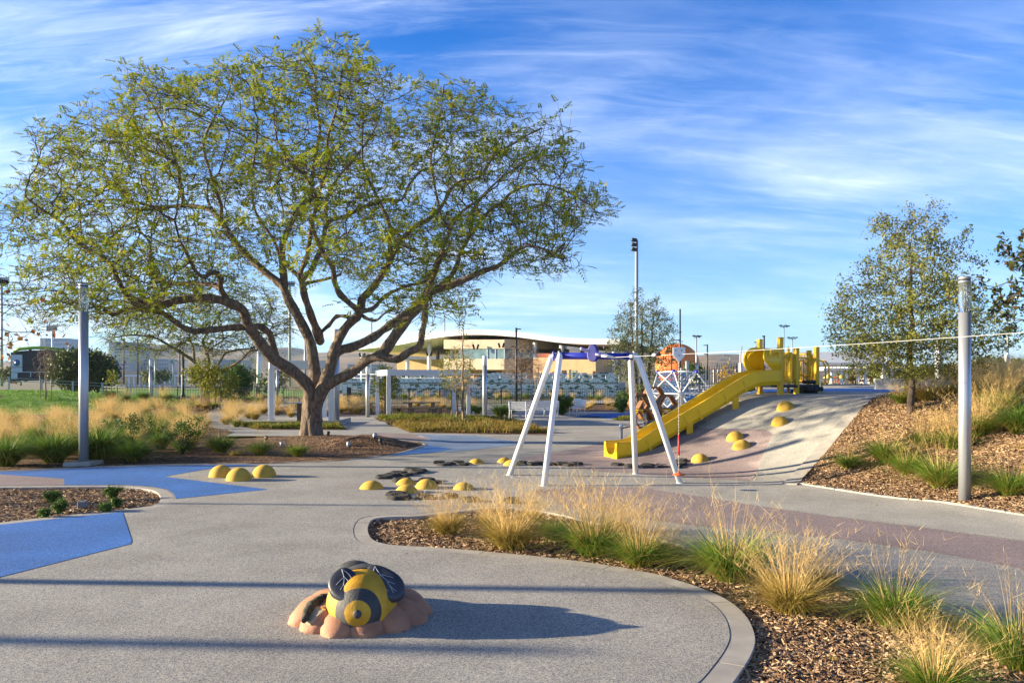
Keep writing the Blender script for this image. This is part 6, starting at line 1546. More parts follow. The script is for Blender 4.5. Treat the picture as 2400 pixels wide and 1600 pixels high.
# ================================================================ trees
M_jb = mat('jacaranda_bark', (.34, .245, .17), (.095, .07, .055), scale=5.5, rough=.92, bump=1.0, bscale=13, stretch=(2.2, 2.2, .7), detail=9, lo=.3, hi=.68)
M_jt = mat('dark_twigs', (.085, .06, .045), (.05, .036, .03), scale=5, rough=.9)
M_jl = leafmat('feathery_leaves', (.25, .32, .022), (.13, .22, .018), (.40, .32, .02), scale=.55, transl=.42)
M_oak = leafmat('oak_leaves', (.18, .21, .03), (.10, .125, .03), (.27, .235, .045), scale=1.4, transl=.25)
M_grl = leafmat('grey_green_leaves', (.11, .135, .045), (.075, .10, .035), (.18, .18, .06), scale=1.4, transl=.25)
M_dkl = leafmat('dark_leaves', (.055, .085, .018), (.035, .055, .014), (.11, .14, .03), scale=1.0, transl=.2)
M_brl = leafmat('russet_leaves', (.28, .10, .035), (.20, .075, .03), (.42, .24, .05), scale=3, transl=.3)
M_mgl = leafmat('magnolia_leaves', (.025, .05, .012), (.045, .065, .015), (.10, .055, .022), scale=2, transl=.1, rough=.3)
def seg_mesh(nodes, par, rad, sides, rmin, m_small=None):
    """tapered prisms for each node-parent edge; nodes (n,3)"""
    ids = [i for i in range(len(nodes)) if par[i] >= 0]; ids = np.array(ids)
    a = nodes[par[ids]]; e = nodes[ids]; ra = rad[par[ids]]; re = rad[ids]; ra = np.minimum(ra, re * 1.6)
    d = e - a; L_ = np.linalg.norm(d, axis=1); ok = L_ > 1e-5; a, e, ra, re, d = a[ok], e[ok], ra[ok], re[ok], (d[ok] / L_[ok][:, None])
    h = np.where(np.abs(d[:, 2:3]) < .9, np.array([[0, 0, 1.]]), np.array([[1., 0, 0]])); u = np.cross(d, h); u /= np.linalg.norm(u, axis=1)[:, None]; v = np.cross(d, u)
    e2 = e + d * np.minimum(re, .02)[:, None]; n = len(a); V = np.empty((n, 2, sides, 3))
    for j in range(sides):
        an = 2 * np.pi * j / sides; o = u * math.cos(an) + v * math.sin(an); V[:, 0, j] = a + o * ra[:, None]; V[:, 1, j] = e2 + o * re[:, None]
    idx = np.arange(n * 2 * sides).reshape(n, 2, sides); j2 = (np.arange(sides) + 1) % sides
    Fq = np.stack([idx[:, 0, :], idx[:, 0, j2], idx[:, 1, j2], idx[:, 1, :]], -1).reshape(-1, 4)
    return V.reshape(-1, 3), Fq
def colonize(nodes, par, attr, step=.3, kill=.35, infl=3.0, iters=60, jit=.12, seed=1, up=0.0):
    g = np.random.default_rng(seed); nodes = [np.array(p, float) for p in nodes]; par = list(par); A = [np.array(a) for a in attr]; alive = list(range(len(A)))
    near = [None] * len(A); nd = np.full(len(A), 1e9); new_from = 0
    AA = np.array(A)
    for it in range(iters):
        # update nearest with the newly added nodes only
        kt = kdtree.KDTree(len(nodes) - new_from)
        for i in range(new_from, len(nodes)): kt.insert(nodes[i], i)
        kt.balance(); new_from = len(nodes)
        acc = {}; nxt = []
        for i in alive:
            _, j, dd = kt.find(AA[i])
            if dd < nd[i]: nd[i] = dd; near[i] = j
            if nd[i] < kill: continue
            nxt.append(i)
            if nd[i] < infl:
                v = AA[i] - nodes[near[i]]; v = v / (np.linalg.norm(v) + 1e-9); acc.setdefault(near[i], []).append(v)
        alive = nxt
        if not acc: 
            if infl > 30: break
            infl *= 1.6; kt = None; continue
        for j, vs in acc.items():
            v = np.mean(vs, 0) + g.normal(0, jit, 3); v[2] += up; v = v / (np.linalg.norm(v) + 1e-9); nodes.append(nodes[j] + v * step * g.uniform(.7, 1.2)); par.append(j)
    return np.array(nodes), np.array(par)
def radii(par, tip, exp=2.3, fixed=None, cap=None):
    n = len(par); s = np.zeros(n); kids = np.zeros(n, int)
    for i in range(n):
        if par[i] >= 0: kids[par[i]] += 1
    for i in range(n - 1, -1, -1):
        if kids[i] == 0: s[i] = tip ** exp
        if par[i] >= 0: s[par[i]] += s[i]
    r = s ** (1 / exp)
    if fixed is not None:
        for i, v in fixed.items(): r[i] = v
    return r, kids
def twiglets(nodes, par, kids, idx, per, L_, seed, up=.3, rad=.006, curl=.5):
    """short curved bare twigs; returns seg arrays and tip points with directions"""
    g = np.random.default_rng(seed); base = np.repeat(nodes[idx], per, 0); d0 = nodes[idx] - nodes[np.maximum(par[idx], 0)]; d0 /= (np.linalg.norm(d0, axis=1)[:, None] + 1e-9); d0 = np.repeat(d0, per, 0)
    n = len(base); d = d0 * .55 + g.normal(0, .62, (n, 3)); d[:, 2] += up; d /= np.linalg.norm(d, axis=1)[:, None]; L2 = (L_ * g.uniform(.5, 1.3, n))[:, None]; side = np.cross(d, g.normal(0, 1, (n, 3))); side /= np.linalg.norm(side, axis=1)[:, None]
    p1 = base + d * L2 * .5 + side * L2 * .12 * curl; p2 = base + d * L2 + side * L2 * .45 * curl; V = []; F_ = []
    rr = [rad * 1.3, rad, rad * .6]; o = 0; P_ = [base, p1, p2]; u = np.cross(d, side)
    VV = np.empty((n, 3, 3, 3))
    for k in range(3):
        for j in range(3):
            an = 2 * math.pi * j / 3; VV[:, k, j] = P_[k] + (side * math.cos(an) + u * math.sin(an)) * rr[k]
    idx_ = np.arange(n * 9).reshape(n, 3, 3); j2 = [1, 2, 0]
    Fq = np.concatenate([np.stack([idx_[:, k, :], idx_[:, k][:, j2], idx_[:, k + 1][:, j2], idx_[:, k + 1, :]], -1).reshape(-1, 4) for k in (0, 1)])
    return VV.reshape(-1, 3), Fq, p2, (p2 - p1), p1
def feather(P_, D_, n_l, L_, lw, seed, droop=.4):
    """pinnate leaves: n_l leaflets pairs along a drooping rachis from each tip point"""
    g = np.random.default_rng(seed); n = len(P_); D_ = D_ / (np.linalg.norm(D_, axis=1)[:, None] + 1e-9); D_ = D_ + g.normal(0, .5, (n, 3)); D_[:, 2] = D_[:, 2] * .45 + .05; D_ /= np.linalg.norm(D_, axis=1)[:, None]
    s = np.cross(D_, np.array([0, 0, 1.])); s /= (np.linalg.norm(s, axis=1)[:, None] + 1e-6); LL = (L_ * g.uniform(.6, 1.25, n))[:, None]; quads = []
    for k in range(n_l):
        f_ = (k + 1) / n_l; c = P_ + D_ * LL * f_; c[:, 2] -= (droop * LL[:, 0] * f_ * f_)
        for sg in (-1, 1):
            tip = c + s * sg * LL * (.42 * (1 - .5 * f_)) + D_ * LL * .12; tip[:, 2] -= LL[:, 0] * .10; w_ = D_ * (lw * (1 + .0 * f_)); mid = (c + tip) / 2
            quads.append(np.stack([c, mid + w_, tip, mid - w_], 1))
    V = np.concatenate(quads, 0); return V.reshape(-1, 3), np.arange(len(V) * 4).reshape(-1, 4)
def limb_tube(b, pts, rad, n=14, seed=0, rough=.06):
    """smooth traced limb with bark lumps"""
    q = random.Random(seed); k = len(pts); sp = []; rs = []
    for i in range(k - 1):
        p0, p1, p2, p3 = pts[max(0, i - 1)], pts[i], pts[i + 1], pts[min(k - 1, i + 2)]; m_ = max(3, int((p2 - p1).length / .22))
        for j in range(m_):
            t = j / m_; sp.append(.5 * ((2 * p1) + (p2 - p0) * t + (2 * p0 - 5 * p1 + 4 * p2 - p3) * t * t + (3 * p1 - p0 - 3 * p2 + p3) * t ** 3)); rs.append((rad[i] * (1 - t) + rad[i + 1] * t) * (1 + rough * math.sin(len(sp) * 1.7 + seed) + rough * q.uniform(-1, 1)))
    sp.append(pts[-1]); rs.append(rad[-1]); b.tube(sp, rs, n, caps=True); return sp, rs
# ---------------- the big tree
DT = 24.6; base = at(730, 1034); base.z = Z(base.x, base.y) - .05
jt = thing('jacaranda_tree', 'huge spreading tree with crooked limbs and sparse yellow green crown', 'tree', base)
T = lambda x, y, D=DT: atD(x, y, D) - base
LIMBS = {}
def limb(key, pts, w0, w1, d0, d1, parent=None, pw=1.0):
    """pts px; w in px (full width); depth offset d0..d1"""
    n = len(pts); P_ = [T(x, y, DT + d0 + (d1 - d0) * i / (n - 1)) for i, (x, y) in enumerate(pts)]; Rr = [(w0 + (w1 - w0) * (i / (n - 1)) ** pw) / 2 / F * DT for i in range(n)]; LIMBS[key] = (P_, Rr)
limb('A', [(727, 985), (729, 945), (722, 906), (692, 875), (668, 858), (637, 836), (612, 806), (596, 785), (581, 759), (569, 728), (539, 710), (490, 699), (428, 702), (383, 713), (338, 727)], 33, 15, 0, -3.0, pw=.8)
limb('A1', [(338, 727), (318, 712), (294, 689), (275, 652), (258, 618), (232, 594), (179, 567), (147, 522), (103, 495), (60, 462)], 13, 4, -3.0, -4.5)
limb('A2', [(343, 724), (300, 722), (263, 738), (233, 716), (205, 722), (160, 700)], 9, 3, -3.0, -3.4)
limb('A3', [(574, 766), (536, 768), (490, 774), (444, 774), (413, 756), (383, 735), (350, 724), (320, 700), (298, 690)], 15, 7, -1.6, -3.2)
limb('A4', [(536, 708), (517, 676), (517, 652), (502, 637), (478, 648), (458, 634), (441, 600), (420, 560)], 14, 4, -2, -5)
limb('A6', [(517, 676), (500, 668), (459, 664), (398, 664), (367, 652), (352, 630), (352, 600), (350, 567), (321, 531), (321, 491), (300, 450)], 11, 3, -2.2, 0)
limb('A5', [(650, 845), (640, 808), (628, 778), (606, 764), (590, 770)], 16, 15, -.4, -1.4)
limb('B', [(731, 990), (733, 945), (738, 891), (735, 845), (725, 796), (704, 753), (679, 707), (661, 670), (631, 646), (600, 618), (558, 576), (536, 544), (513, 509), (482, 488), (428, 482), (370, 486), (312, 473), (250, 468), (200, 474)], 35, 4, 0, 2.0, pw=.75)
limb('B2', [(668, 680), (664, 634), (661, 576), (683, 522), (701, 486), (732, 464), (732, 420), (741, 352), (750, 308), (741, 241), (737, 183), (720, 130)], 19, 3, .7, 4.5)
limb('B3', [(432, 484), (429, 470), (420, 420), (415, 388), (393, 330), (375, 281), (348, 232), (321, 196), (290, 165)], 11, 3, 1.6, 3.4)
limb('B3b', [(415, 388), (393, 370), (348, 352), (295, 339), (241, 330), (201, 352)], 7, 2.5, 2.2, 0)
limb('B3c', [(393, 340), (350, 315), (312, 290), (268, 268), (220, 250)], 6, 2.5, 2.5, 5)
limb('B4', [(518, 512), (518, 482), (509, 455), (496, 415), (478, 352), (482, 317), (504, 272), (536, 219), (545, 160)], 10, 3, 1.3, -1)
limb('B4b', [(500, 495), (487, 469), (489, 424), (513, 406), (529, 352), (540, 300)], 7, 2.5, 1.3, 4)
limb('B5', [(750, 800), (743, 775), (732, 747), (716, 701), (707, 661), (703, 640), (720, 600), (727, 553), (745, 464), (767, 388), (767, 330), (790, 250), (800, 180)], 24, 3, .8, -4.5, pw=.7)
limb('B5l', [(703, 650), (680, 628), (660, 610), (640, 560), (600, 500), (590, 430), (600, 340)], 10, 3, -.5, -3)
limb('B5r', [(708, 655), (728, 635), (740, 611), (758, 567), (767, 522), (803, 509), (856, 486), (901, 469), (941, 469), (959, 433), (986, 402), (1021, 384), (1060, 330)], 15, 4, .5, 4.5)
limb('B5t', [(767, 522), (764, 469), (790, 420), (840, 360), (880, 300), (900, 230)], 9, 3, 1.5, 2)
limb('B5s', [(714, 665), (735, 660), (754, 656), (789, 647), (800, 640)], 8, 5, 0, .5)
limb('C', [(738, 985), (742, 945), (771, 869), (781, 830), (796, 790), (820, 756), (843, 735), (848, 701), (866, 683), (894, 646), (912, 612), (914, 576), (914, 531), (896, 486), (874, 442), (850, 380), (850, 300)], 34, 4, 0, -1.5, pw=.72)
limb('C2', [(910, 618), (932, 576), (968, 535), (1012, 509), (1039, 477), (1057, 442), (1084, 424), (1124, 415), (1155, 370), (1191, 344), (1236, 317), (1270, 300)], 14, 3, -.7, 1.5)
limb('C3', [(843, 735), (833, 722), (799, 692), (784, 661), (781, 631), (762, 600), (745, 567), (731, 518), (745, 477), (720, 420), (680, 380), (650, 330)], 15, 4, -.8, -5)
limb('C4', [(822, 750), (814, 742), (790, 741), (771, 762), (747, 783)], 9, 8, -.5, .5)
limb('C5', [(850, 740), (868, 750), (885, 749), (900, 735), (921, 725)], 8, 3, -.5, -2)
limb('C6', [(848, 728), (875, 722), (906, 692), (952, 670), (998, 658), (1030, 620), (1060, 560)], 12, 4, -.6, 4.5)
limb('D', [(734, 985), (740, 945), (765, 905), (790, 889), (833, 867), (860, 843), (894, 836), (931, 842), (955, 826), (983, 811), (989, 784), (995, 747), (998, 707), (1010, 661), (1029, 618), (1045, 560), (1080, 500), (1120, 470)], 33, 5, 0, -4.0, pw=.7)
limb('D2', [(885, 838), (906, 814), (937, 771), (958, 744), (983, 713), (1000, 690), (1029, 677), (1059, 667), (1090, 655), (1136, 634), (1166, 624), (1195, 600), (1236, 576), (1290, 590), (1320, 610)], 26, 4, -1, -3)
limb('E', [(765, 885), (790, 826), (833, 811), (875, 790), (906, 768), (937, 744), (967, 722), (995, 692), (1044, 661), (1070, 624), (1079, 590), (1102, 545), (1110, 490), (1150, 440), (1200, 400), (1250, 370)], 24, 4, .5, 3.5)
limb('E2', [(1005, 684), (1012, 665), (1021, 616), (1039, 576), (1053, 535), (1035, 509), (1020, 440), (1010, 370), (1030, 280), (1040, 200)], 10, 3, 1.5, -1)
limb('E3', [(1079, 590), (1110, 540), (1146, 495), (1173, 477), (1200, 451), (1236, 435), (1280, 433), (1330, 450), (1380, 480)], 10, 3, 2.5, 1)
b = MB(); seeds = {}; allp = []; allr = []; parl = []
# trunk with buttresses
tp = [(729, 1040, 32), (729, 1030, 28), (729, 1018, 25), (729, 1000, 22.5), (730, 975, 21.5), (731, 955, 21.5), (732, 938, 21), (733, 922, 18), (735, 905, 12)]
vs = []; nn = 40
for i, (x, y, hw) in enumerate(tp):
    c = T(x, y, DT + (.1 if i > 5 else 0)); r_ = hw / F * DT
    for j in range(nn):
        a = 2 * math.pi * j / nn; fl = max(0, 1 - i / 4.0); k_ = 1 + (.07 + .20 * fl) * math.sin(5 * a + 1.2 + i * .12) + .05 * math.sin(9 * a + i * .3) - .14 * math.exp(-((((a + math.pi / 2 - .25 + math.pi) % (2 * math.pi)) - math.pi) / .22) ** 2)
        vs.append(c + Vector((r_ * k_ * math.cos(a), r_ * k_ * math.sin(a) * .95, 0)))
b.add(vs, [(i * nn + j, i * nn + (j + 1) % nn, (i + 1) * nn + (j + 1) % nn, (i + 1) * nn + j) for i in range(len(tp) - 1) for j in range(nn)], 0, True)
for si, (k_, (P_, Rr)) in enumerate(LIMBS.items()):
    sp_, rs_ = limb_tube(b, P_, Rr, 14, si); o = len(allp)
    for i, p in enumerate(sp_): allp.append(np.array(p)); allr.append(rs_[i]); parl.append(o + i - 1 if i else -1)
trunk = b.build('trunk', M_jb, jt)
md = trunk.modifiers.new('bark_ridges', 'DISPLACE'); tx = bpy.data.textures.new('bark', 'CLOUDS'); tx.noise_scale = .16; tx.noise_depth = 3; md.texture = tx; md.strength = .07; md.mid_level = .5; md.texture_coords = 'LOCAL'
OUT = [(0, 410), (30, 398), (112, 420), (118, 350), (150, 245), (180, 212), (238, 180), (240, 150), (290, 120), (335, 118), (380, 140), (440, 138), (490, 102), (545, 104), (575, 122), (600, 95), (640, 84), (740, 76), (790, 68), (850, 76), (900, 110), (960, 124), (1012, 140), (1040, 158), (1060, 160), (1130, 185), (1180, 216), (1250, 226), (1300, 272), (1330, 330), (1342, 350), (1392, 370), (1420, 395), (1415, 440), (1428, 530), (1380, 548), (1372, 618), (1335, 650), (1290, 662), (1262, 618), (1200, 630), (1150, 668), (1060, 725), (1055, 780), (1005, 815), (960, 770), (905, 770), (860, 730), (840, 660), (790, 650), (760, 720), (735, 640), (700, 600), (640, 600), (600, 680), (560, 760), (470, 740), (380, 790), (250, 770), (170, 768), (95, 735), (25, 705), (-40, 620), (-60, 480)]
g = np.random.default_rng(77); att = []
def in_out(px, py): return inside(OUT, px, py)
cl = []; tries = 0
while len(cl) < 168 and tries < 60000:
    tries += 1; px, py = g.uniform(-60, 1430), g.uniform(66, 800)
    if not in_out(px, py) or not in_out(px, py - 72) or not in_out(px - 45, py) or not in_out(px + 45, py): continue
    u_ = (px - 700) / 760; v_ = (py - 640) / 580; hd_ = 8.0 * math.sqrt(max(.04, 1 - min(1, u_ * u_ + v_ * v_ * .9)))
    if v_ > 0: hd_ *= .75
    D_ = DT - .5 + g.uniform(-1, 1) * hd_; sep_ = 92 if tries < 30000 else 78
    if any((px - c[0]) ** 2 + (py - c[1]) ** 2 + ((D_ - c[2]) * 60) ** 2 < sep_ ** 2 for c in cl): continue
    cl.append((px, py, D_, g.uniform(.75, 1.15)))
while len(att) < 10500:                                     # each cluster is a small umbrella of tips
    c = cl[g.integers(len(cl))]; th = g.uniform(0, 6.283); zf = g.uniform(-.12, 1) ** 1; rr_ = c[3] * g.uniform(.45, 1.0) ** .5
    zf = max(-.15, zf); h_ = math.sqrt(max(0, 1 - zf * zf)); p = T(c[0], c[1] + 22, c[2]) + Vector((h_ * math.cos(th) * rr_ * 1.1, h_ * math.sin(th) * rr_ * 1.1, zf * rr_ * .95)); att.append(np.array(p))
print('clusters', len(cl))
nodes, par = colonize(allp, parl, att, step=.24, kill=.27, infl=2.2, iters=70, jit=.22, seed=4, up=.04)
nb = len(allp); r_, kids = radii(par, .0062, 2.35)
r_[:nb] = allr; r_[nb:] = np.minimum(r_[nb:], .075)
sub = par.copy(); keep = np.arange(len(nodes)) >= nb; sub[~keep] = -1
V, Fq = seg_mesh(nodes, sub, r_, 5, .005)
ends = np.where((np.arange(len(nodes)) >= nb) & (r_ < .028))[0]; tips = ends[kids[ends] <= 1]
tv, tf, p2, dv, p1 = twiglets(nodes, par, kids, tips, 2, .34, 3, up=.45, rad=.0046, curl=.6)
tw = np_mesh('twigs', np.vstack([V, tv]), np.vstack([Fq, tf + len(V)]), M_jt, jt, smooth=True)
# leafy where the clump is leafy: outer ends yellow-green, right side sparser
w_ = g.uniform(0, 1, len(p2)); xs_n = p2[:, 0]
nz_ = np.sin(p2[:, 0] * 1.5 + 2 + np.sin(p2[:, 2])) * np.sin(p2[:, 2] * 1.7 + 1) * np.sin(p2[:, 1] * 1.6 + 1)
cz_ = (p2[:, 0] + .6) ** 2 / 90 + (p2[:, 2] - 5.5) ** 2 / 60 + p2[:, 1] ** 2 / 60        # fuller toward the outer shell
keepl = w_ < np.clip(.66 + .45 * nz_ + .25 * np.clip(cz_, 0, 1.2) - .22 * (xs_n > 5.5), .12, 1)
LP, LD = np.vstack([p2[keepl], p1[keepl][::3], p2[keepl][::3]]), np.vstack([dv[keepl], -dv[keepl][::3] + np.array([0, 0, .3]), dv[keepl][::3] * -.3 + np.array([0, 0, .5])])
fv, ff = feather(LP, LD, 5, .28, .024, 8, droop=.18)
crown = np_mesh('crown', fv, ff, M_jl, jt)
print('big tree nodes', len(nodes), 'tips', len(tips), 'leaf quads', len(ff), 'attr', len(att))
# ---------------- generic tree
def tree(name, label, cat, c, H, trunk_h, Rw, tr, seed, leafm, barkm, n_attr=500, leaf=.05, per=3, shape='round', twig=.25, asp=.5, group=None, lean=0, step=.22, spread=1.3, stakes=0, frac=1.0, low=None, twper=2, multi=1, twrad=.005):
    g = np.random.default_rng(seed); t = thing(name, label, cat, c, group=group); att = []
    zc_ = trunk_h + (H - trunk_h) * .5; hz = (H - trunk_h) * .5
    while len(att) < n_attr:
        p = g.uniform(-1, 1, 3); z = p[2]
        if shape == 'round': lim = math.sqrt(max(0, 1 - z * z))
        elif shape == 'cone': lim = (1 - z) / 2 * .95 + .05 if z > -.8 else (z + 1) / .2 * .9
        elif shape == 'oak': th_ = math.atan2(p[1], p[0]); lim = min(.98, .36 + .80 * (1 - (z + 1) / 2)) * (1 if z > -.7 else .72) * (1 + .16 * math.sin(3 * th_ + z * 5) + .10 * math.sin(7 * th_ + z * 11))
        elif shape == 'oval': lim = math.sqrt(max(0, 1 - z * z)) * (1.0 if z < 0 else 1 - .35 * z)
        elif shape == 'pyramid': lim = min(1, .28 + .85 * (1 - (z + 1) / 2) ** .9) * (1 if z > -.75 else .55)
        else: lim = 1
        if math.hypot(p[0], p[1]) > lim: continue
        if shape != 'vase' and g.uniform() < .25 and math.hypot(p[0], p[1]) < lim * .4: continue
        att.append(np.array([p[0] * Rw, p[1] * Rw, zc_ + z * hz]))
    nod = []; pr = []; topz = trunk_h + (H - trunk_h) * (.15 if shape in ('round', 'vase') else .72)
    for mi in range(multi):
        dx = (mi - (multi - 1) / 2) * .25; k_ = max(4, int(topz / .25)); o = len(nod)
        for i in range(k_ + 1):
            f_ = i / k_; nod.append(np.array([dx * (1 + f_ * 2.0) + lean * f_ + .03 * math.sin(i * 1.3 + seed + mi), .03 * math.sin(i * 1.9 + seed), -.08 + (topz + .08) * f_])); pr.append(o + i - 1 if i else -1)
    no, pa = colonize(nod, pr, att, step=step, kill=step * 1.2, infl=Rw * 1.5, iters=45, jit=.16, seed=seed, up=.08)
    rr, kd = radii(pa, twrad, 2.2); s_ = tr / rr[0]; nt = len(nod)
    rr[:nt] = np.maximum(rr[:nt] * s_ ** .5, .004)
    for mi in range(multi):
        k2 = nt // multi
        for i in range(k2): rr[mi * k2 + i] = max(.012, tr * (1 - .75 * i / k2))
    rr[nt:] = np.minimum(rr[nt:], tr * .5)
    V, Fq = seg_mesh(no, pa, rr, 6, .004); tips_ = np.where((kd <= 1) & (np.arange(len(no)) >= nt))[0]
    tv, tf, p2, dv, p1 = twiglets(no, pa, kd, tips_, twper, twig, seed, up=.2, rad=twrad * .75, curl=.5)
    np_mesh('trunk', np.vstack([V, tv]), np.vstack([Fq, tf + len(V)]), barkm, t, smooth=True)
    if per:
        src = np.vstack([p2, p1, no[tips_]])
        if low is not None: src = src[(src[:, 2] < low * H) | (g.uniform(0, 1, len(src)) < .12)]
        if frac < 1: src = src[g.uniform(0, 1, len(src)) < frac]
        V, Fq = leaf_cloud(src, per, leaf, seed, leaf * spread, asp); np_mesh('crown', V, Fq, leafm, t)
    for i in range(stakes):
        a = i * math.pi * 2 / stakes + .5; MB().tube([(.28 * math.cos(a), .28 * math.sin(a), -.05), (.28 * math.cos(a), .28 * math.sin(a), H * .48)], .028, 7).build('stake', M_woodp, t)
    return t
def tree_px(name, label, px, py, top, wpx, trunk_py, trpx, seed, leafm, barkm, **k):
    c = atG(px, py); s = c.y / F; return tree(name, label, 'tree', c, (py - top) * s, (py - trunk_py) * s, wpx / 2 * s, trpx / 2 * s, seed, leafm, barkm, **k)
tree_px('oak_tree', 'young oak with olive leaves and slim straight trunk on the right bank', 2135, 963, 495, 390, 890, 17, 5, M_oak, M_bark, n_attr=1350, leaf=.034, per=5, shape='oak', twig=.20, step=.15, asp=.42, twper=3, spread=1.5, twrad=.003)
tree_px('bare_tree', 'thin bare tree with a few brown leaves left of the blue crossbar', 1085, 992, 705, 120, 935, 8, 6, M_brl, M_twig, n_attr=420, leaf=.03, per=2, shape='cone', twig=.2, step=.2, frac=.5, twrad=.004, stakes=0)
tree_px('leafy_sapling', 'sapling with yellow and russet leaves low on the crown by the bare tree', 1071, 985, 815, 92, 925, 6, 61, M_lsy, M_twig, n_attr=220, leaf=.05, per=3, shape='round', twig=.2, stakes=2, twrad=.004)
tree_px('poplar_tree', 'tall loose grey green tree with several stems in the centre', 1505, 958, 668, 180, 935, 9, 7, M_grl, M_bark, n_attr=800, leaf=.06, per=3, shape='oval', twig=.3, step=.25, multi=3, asp=.5, twper=3, twrad=.006)
tree_px('columnar_tree', 'narrow green tree behind the left end of the pergola', 904, 970, 850, 62, 940, 7, 8, M_lsy, M_twig, n_attr=320, leaf=.07, per=5, shape='oval', twig=.2, stakes=3)
tree_px('twiggy_tree', 'leafless grey brown tree with dense twigs before the glass band', 1222, 950, 800, 104, 905, 6, 9, M_brl, M_twig, n_attr=620, per=0, shape='oval', twig=.4, twper=4, twrad=.007)
tree_px('twiggy_tree', 'smaller leafless tree right of the dense twiggy one', 1262, 948, 835, 60, 905, 5, 91, M_brl, M_twig, n_attr=260, per=0, shape='oval', twig=.4, twper=3, twrad=.006, stakes=2)
tree_px('round_tree', 'dense dark round tree beside the scoreboard', 195, 905.5, 798, 150, 895, 12, 10, M_dkl, M_bark, n_attr=1500, leaf=.15, per=7, shape='round', twig=.5, step=.45, spread=1.8, twrad=.015, asp=.6)
tree_px('bare_sapling', 'leafless tan sapling tied to wooden stakes on the lawn', 107, 935, 818, 46, 880, 3, 12, M_brl, M_twig, n_attr=220, per=0, shape='vase', twig=.4, twper=3, stakes=4, twrad=.009)
tree_px('young_tree', 'slim yellow green sapling between the silver columns at left', 262, 945, 862, 26, 915, 3, 13, M_lsy, M_twig, n_attr=90, leaf=.07, per=4, shape='oval', twig=.3, stakes=2)
tree_px('young_tree', 'yellow green young tree with stakes right of the lantern', 478, 958, 846, 80, 912, 5, 14, M_lsy, M_twig, n_attr=320, leaf=.08, per=5, shape='oval', twig=.3, stakes=3)
tree_px('young_tree', 'pale green young tree with stakes, the one nearest the left pergola', 517, 962, 858, 74, 935, 5, 15, M_lsy, M_twig, n_attr=320, leaf=.075, per=5, shape='oval', twig=.3, stakes=2)
tree_px('green_bush_tree', 'darker green bushy tree behind the pale green young tree', 557, 942, 848, 62, 932, 6, 16, M_lsh, M_bark, n_attr=320, leaf=.11, per=7, shape='oval', twig=.3)
tree_px('bare_sapling', 'thin leafless sapling between stakes left of the trunk', 690, 975, 878, 60, 925, 3, 17, M_brl, M_twig, n_attr=120, per=0, shape='vase', twig=.4, twper=3, stakes=3)
tree_px('bare_tree', 'thin leafless tree rising behind the white shade structure', 1738, 912, 785, 50, 880, 4, 18, M_brl, M_twig, n_attr=200, per=0, shape='oval', twig=.6, twper=2, twrad=.010, step=.5)
tree_px('yellow_tree', 'small tree with orange yellow leaves seen above the slide', 1703, 925, 862, 50, 915, 4, 19, leafmat('amber_leaves', (.45, .27, .03), (.36, .2, .03), (.5, .34, .05)), M_twig, n_attr=200, leaf=.05, per=5, shape='round', twig=.3)
tree_px('green_tree', 'small round bright green tree right of the white trolley plate', 1622, 905, 846, 44, 895, 5, 20, M_lsh, M_bark, n_attr=420, leaf=.12, per=14, shape='round', twig=.4, step=.5, twrad=.015)
tree_px('green_tree', 'dull green tree behind the far field left of the trunk', 640, 900, 848, 60, 893, 5, 24, M_grl, M_bark, n_attr=200, leaf=.3, per=7, shape='round', twig=.8, step=.9, twrad=.03)
for i, (px, top, w_) in enumerate([(1962, 862, 34), (1985, 866, 30), (2008, 864, 34), (1945, 868, 22)]):
    tree(*('bare_tree', 'leafless tree %s from left before the far pergola' % ORD[[1, 2, 3, 0][i]], 'tree', Vector((X(px, 62), 62, 1.0))), Zp(top, 62) - 1.0, 1.1, w_ / 2 / F * 62, .05, 40 + i, M_brl, M_twig, n_attr=120, per=0, shape='vase', twig=.5, twper=2, twrad=.009, step=.35, stakes=2, group='leafless trees before the far pergola')
for i, (px, top, w_, D_) in enumerate([(2070, 858, 60, 85), (2125, 862, 70, 88), (2182, 858, 60, 92), (1990, 858, 50, 96)]):
    tree(*('green_tree', 'green tree behind the thin oak, %s from the left of four' % ORD[[1, 2, 3, 0][i]], 'tree', Vector((X(px, D_), D_, 0))), Zp(top, D_), 1.0, w_ / 2 / F * D_, .15, 50 + i, [M_dkl, M_lsh][i % 2], M_bark, n_attr=220, leaf=.2, per=8, shape='round', twig=.4, step=.5, twrad=.015, group='green trees beyond the concrete wall')
# far park trees at left centre
for i, (px, top, w_, D_) in enumerate([(352, 866, 34, 140), (382, 868, 36, 140), (20, 860, 50, 100), (590, 866, 30, 140)]):
    tree(*('far_tree', ['hazy tree before the office block, left one', 'hazy tree before the office block, right one', 'green tree at the left edge beyond the pipe fence', 'hazy tree behind the sports field'][i], 'tree', Vector((X(px, D_), D_, 0))), Zp(top, D_), 1.2, w_ / 2 / F * D_, .15, 70 + i, M_grl, M_bark, n_attr=160, leaf=.25, per=7, shape='round', twig=.5, step=.7, twrad=.02, group='far park trees')
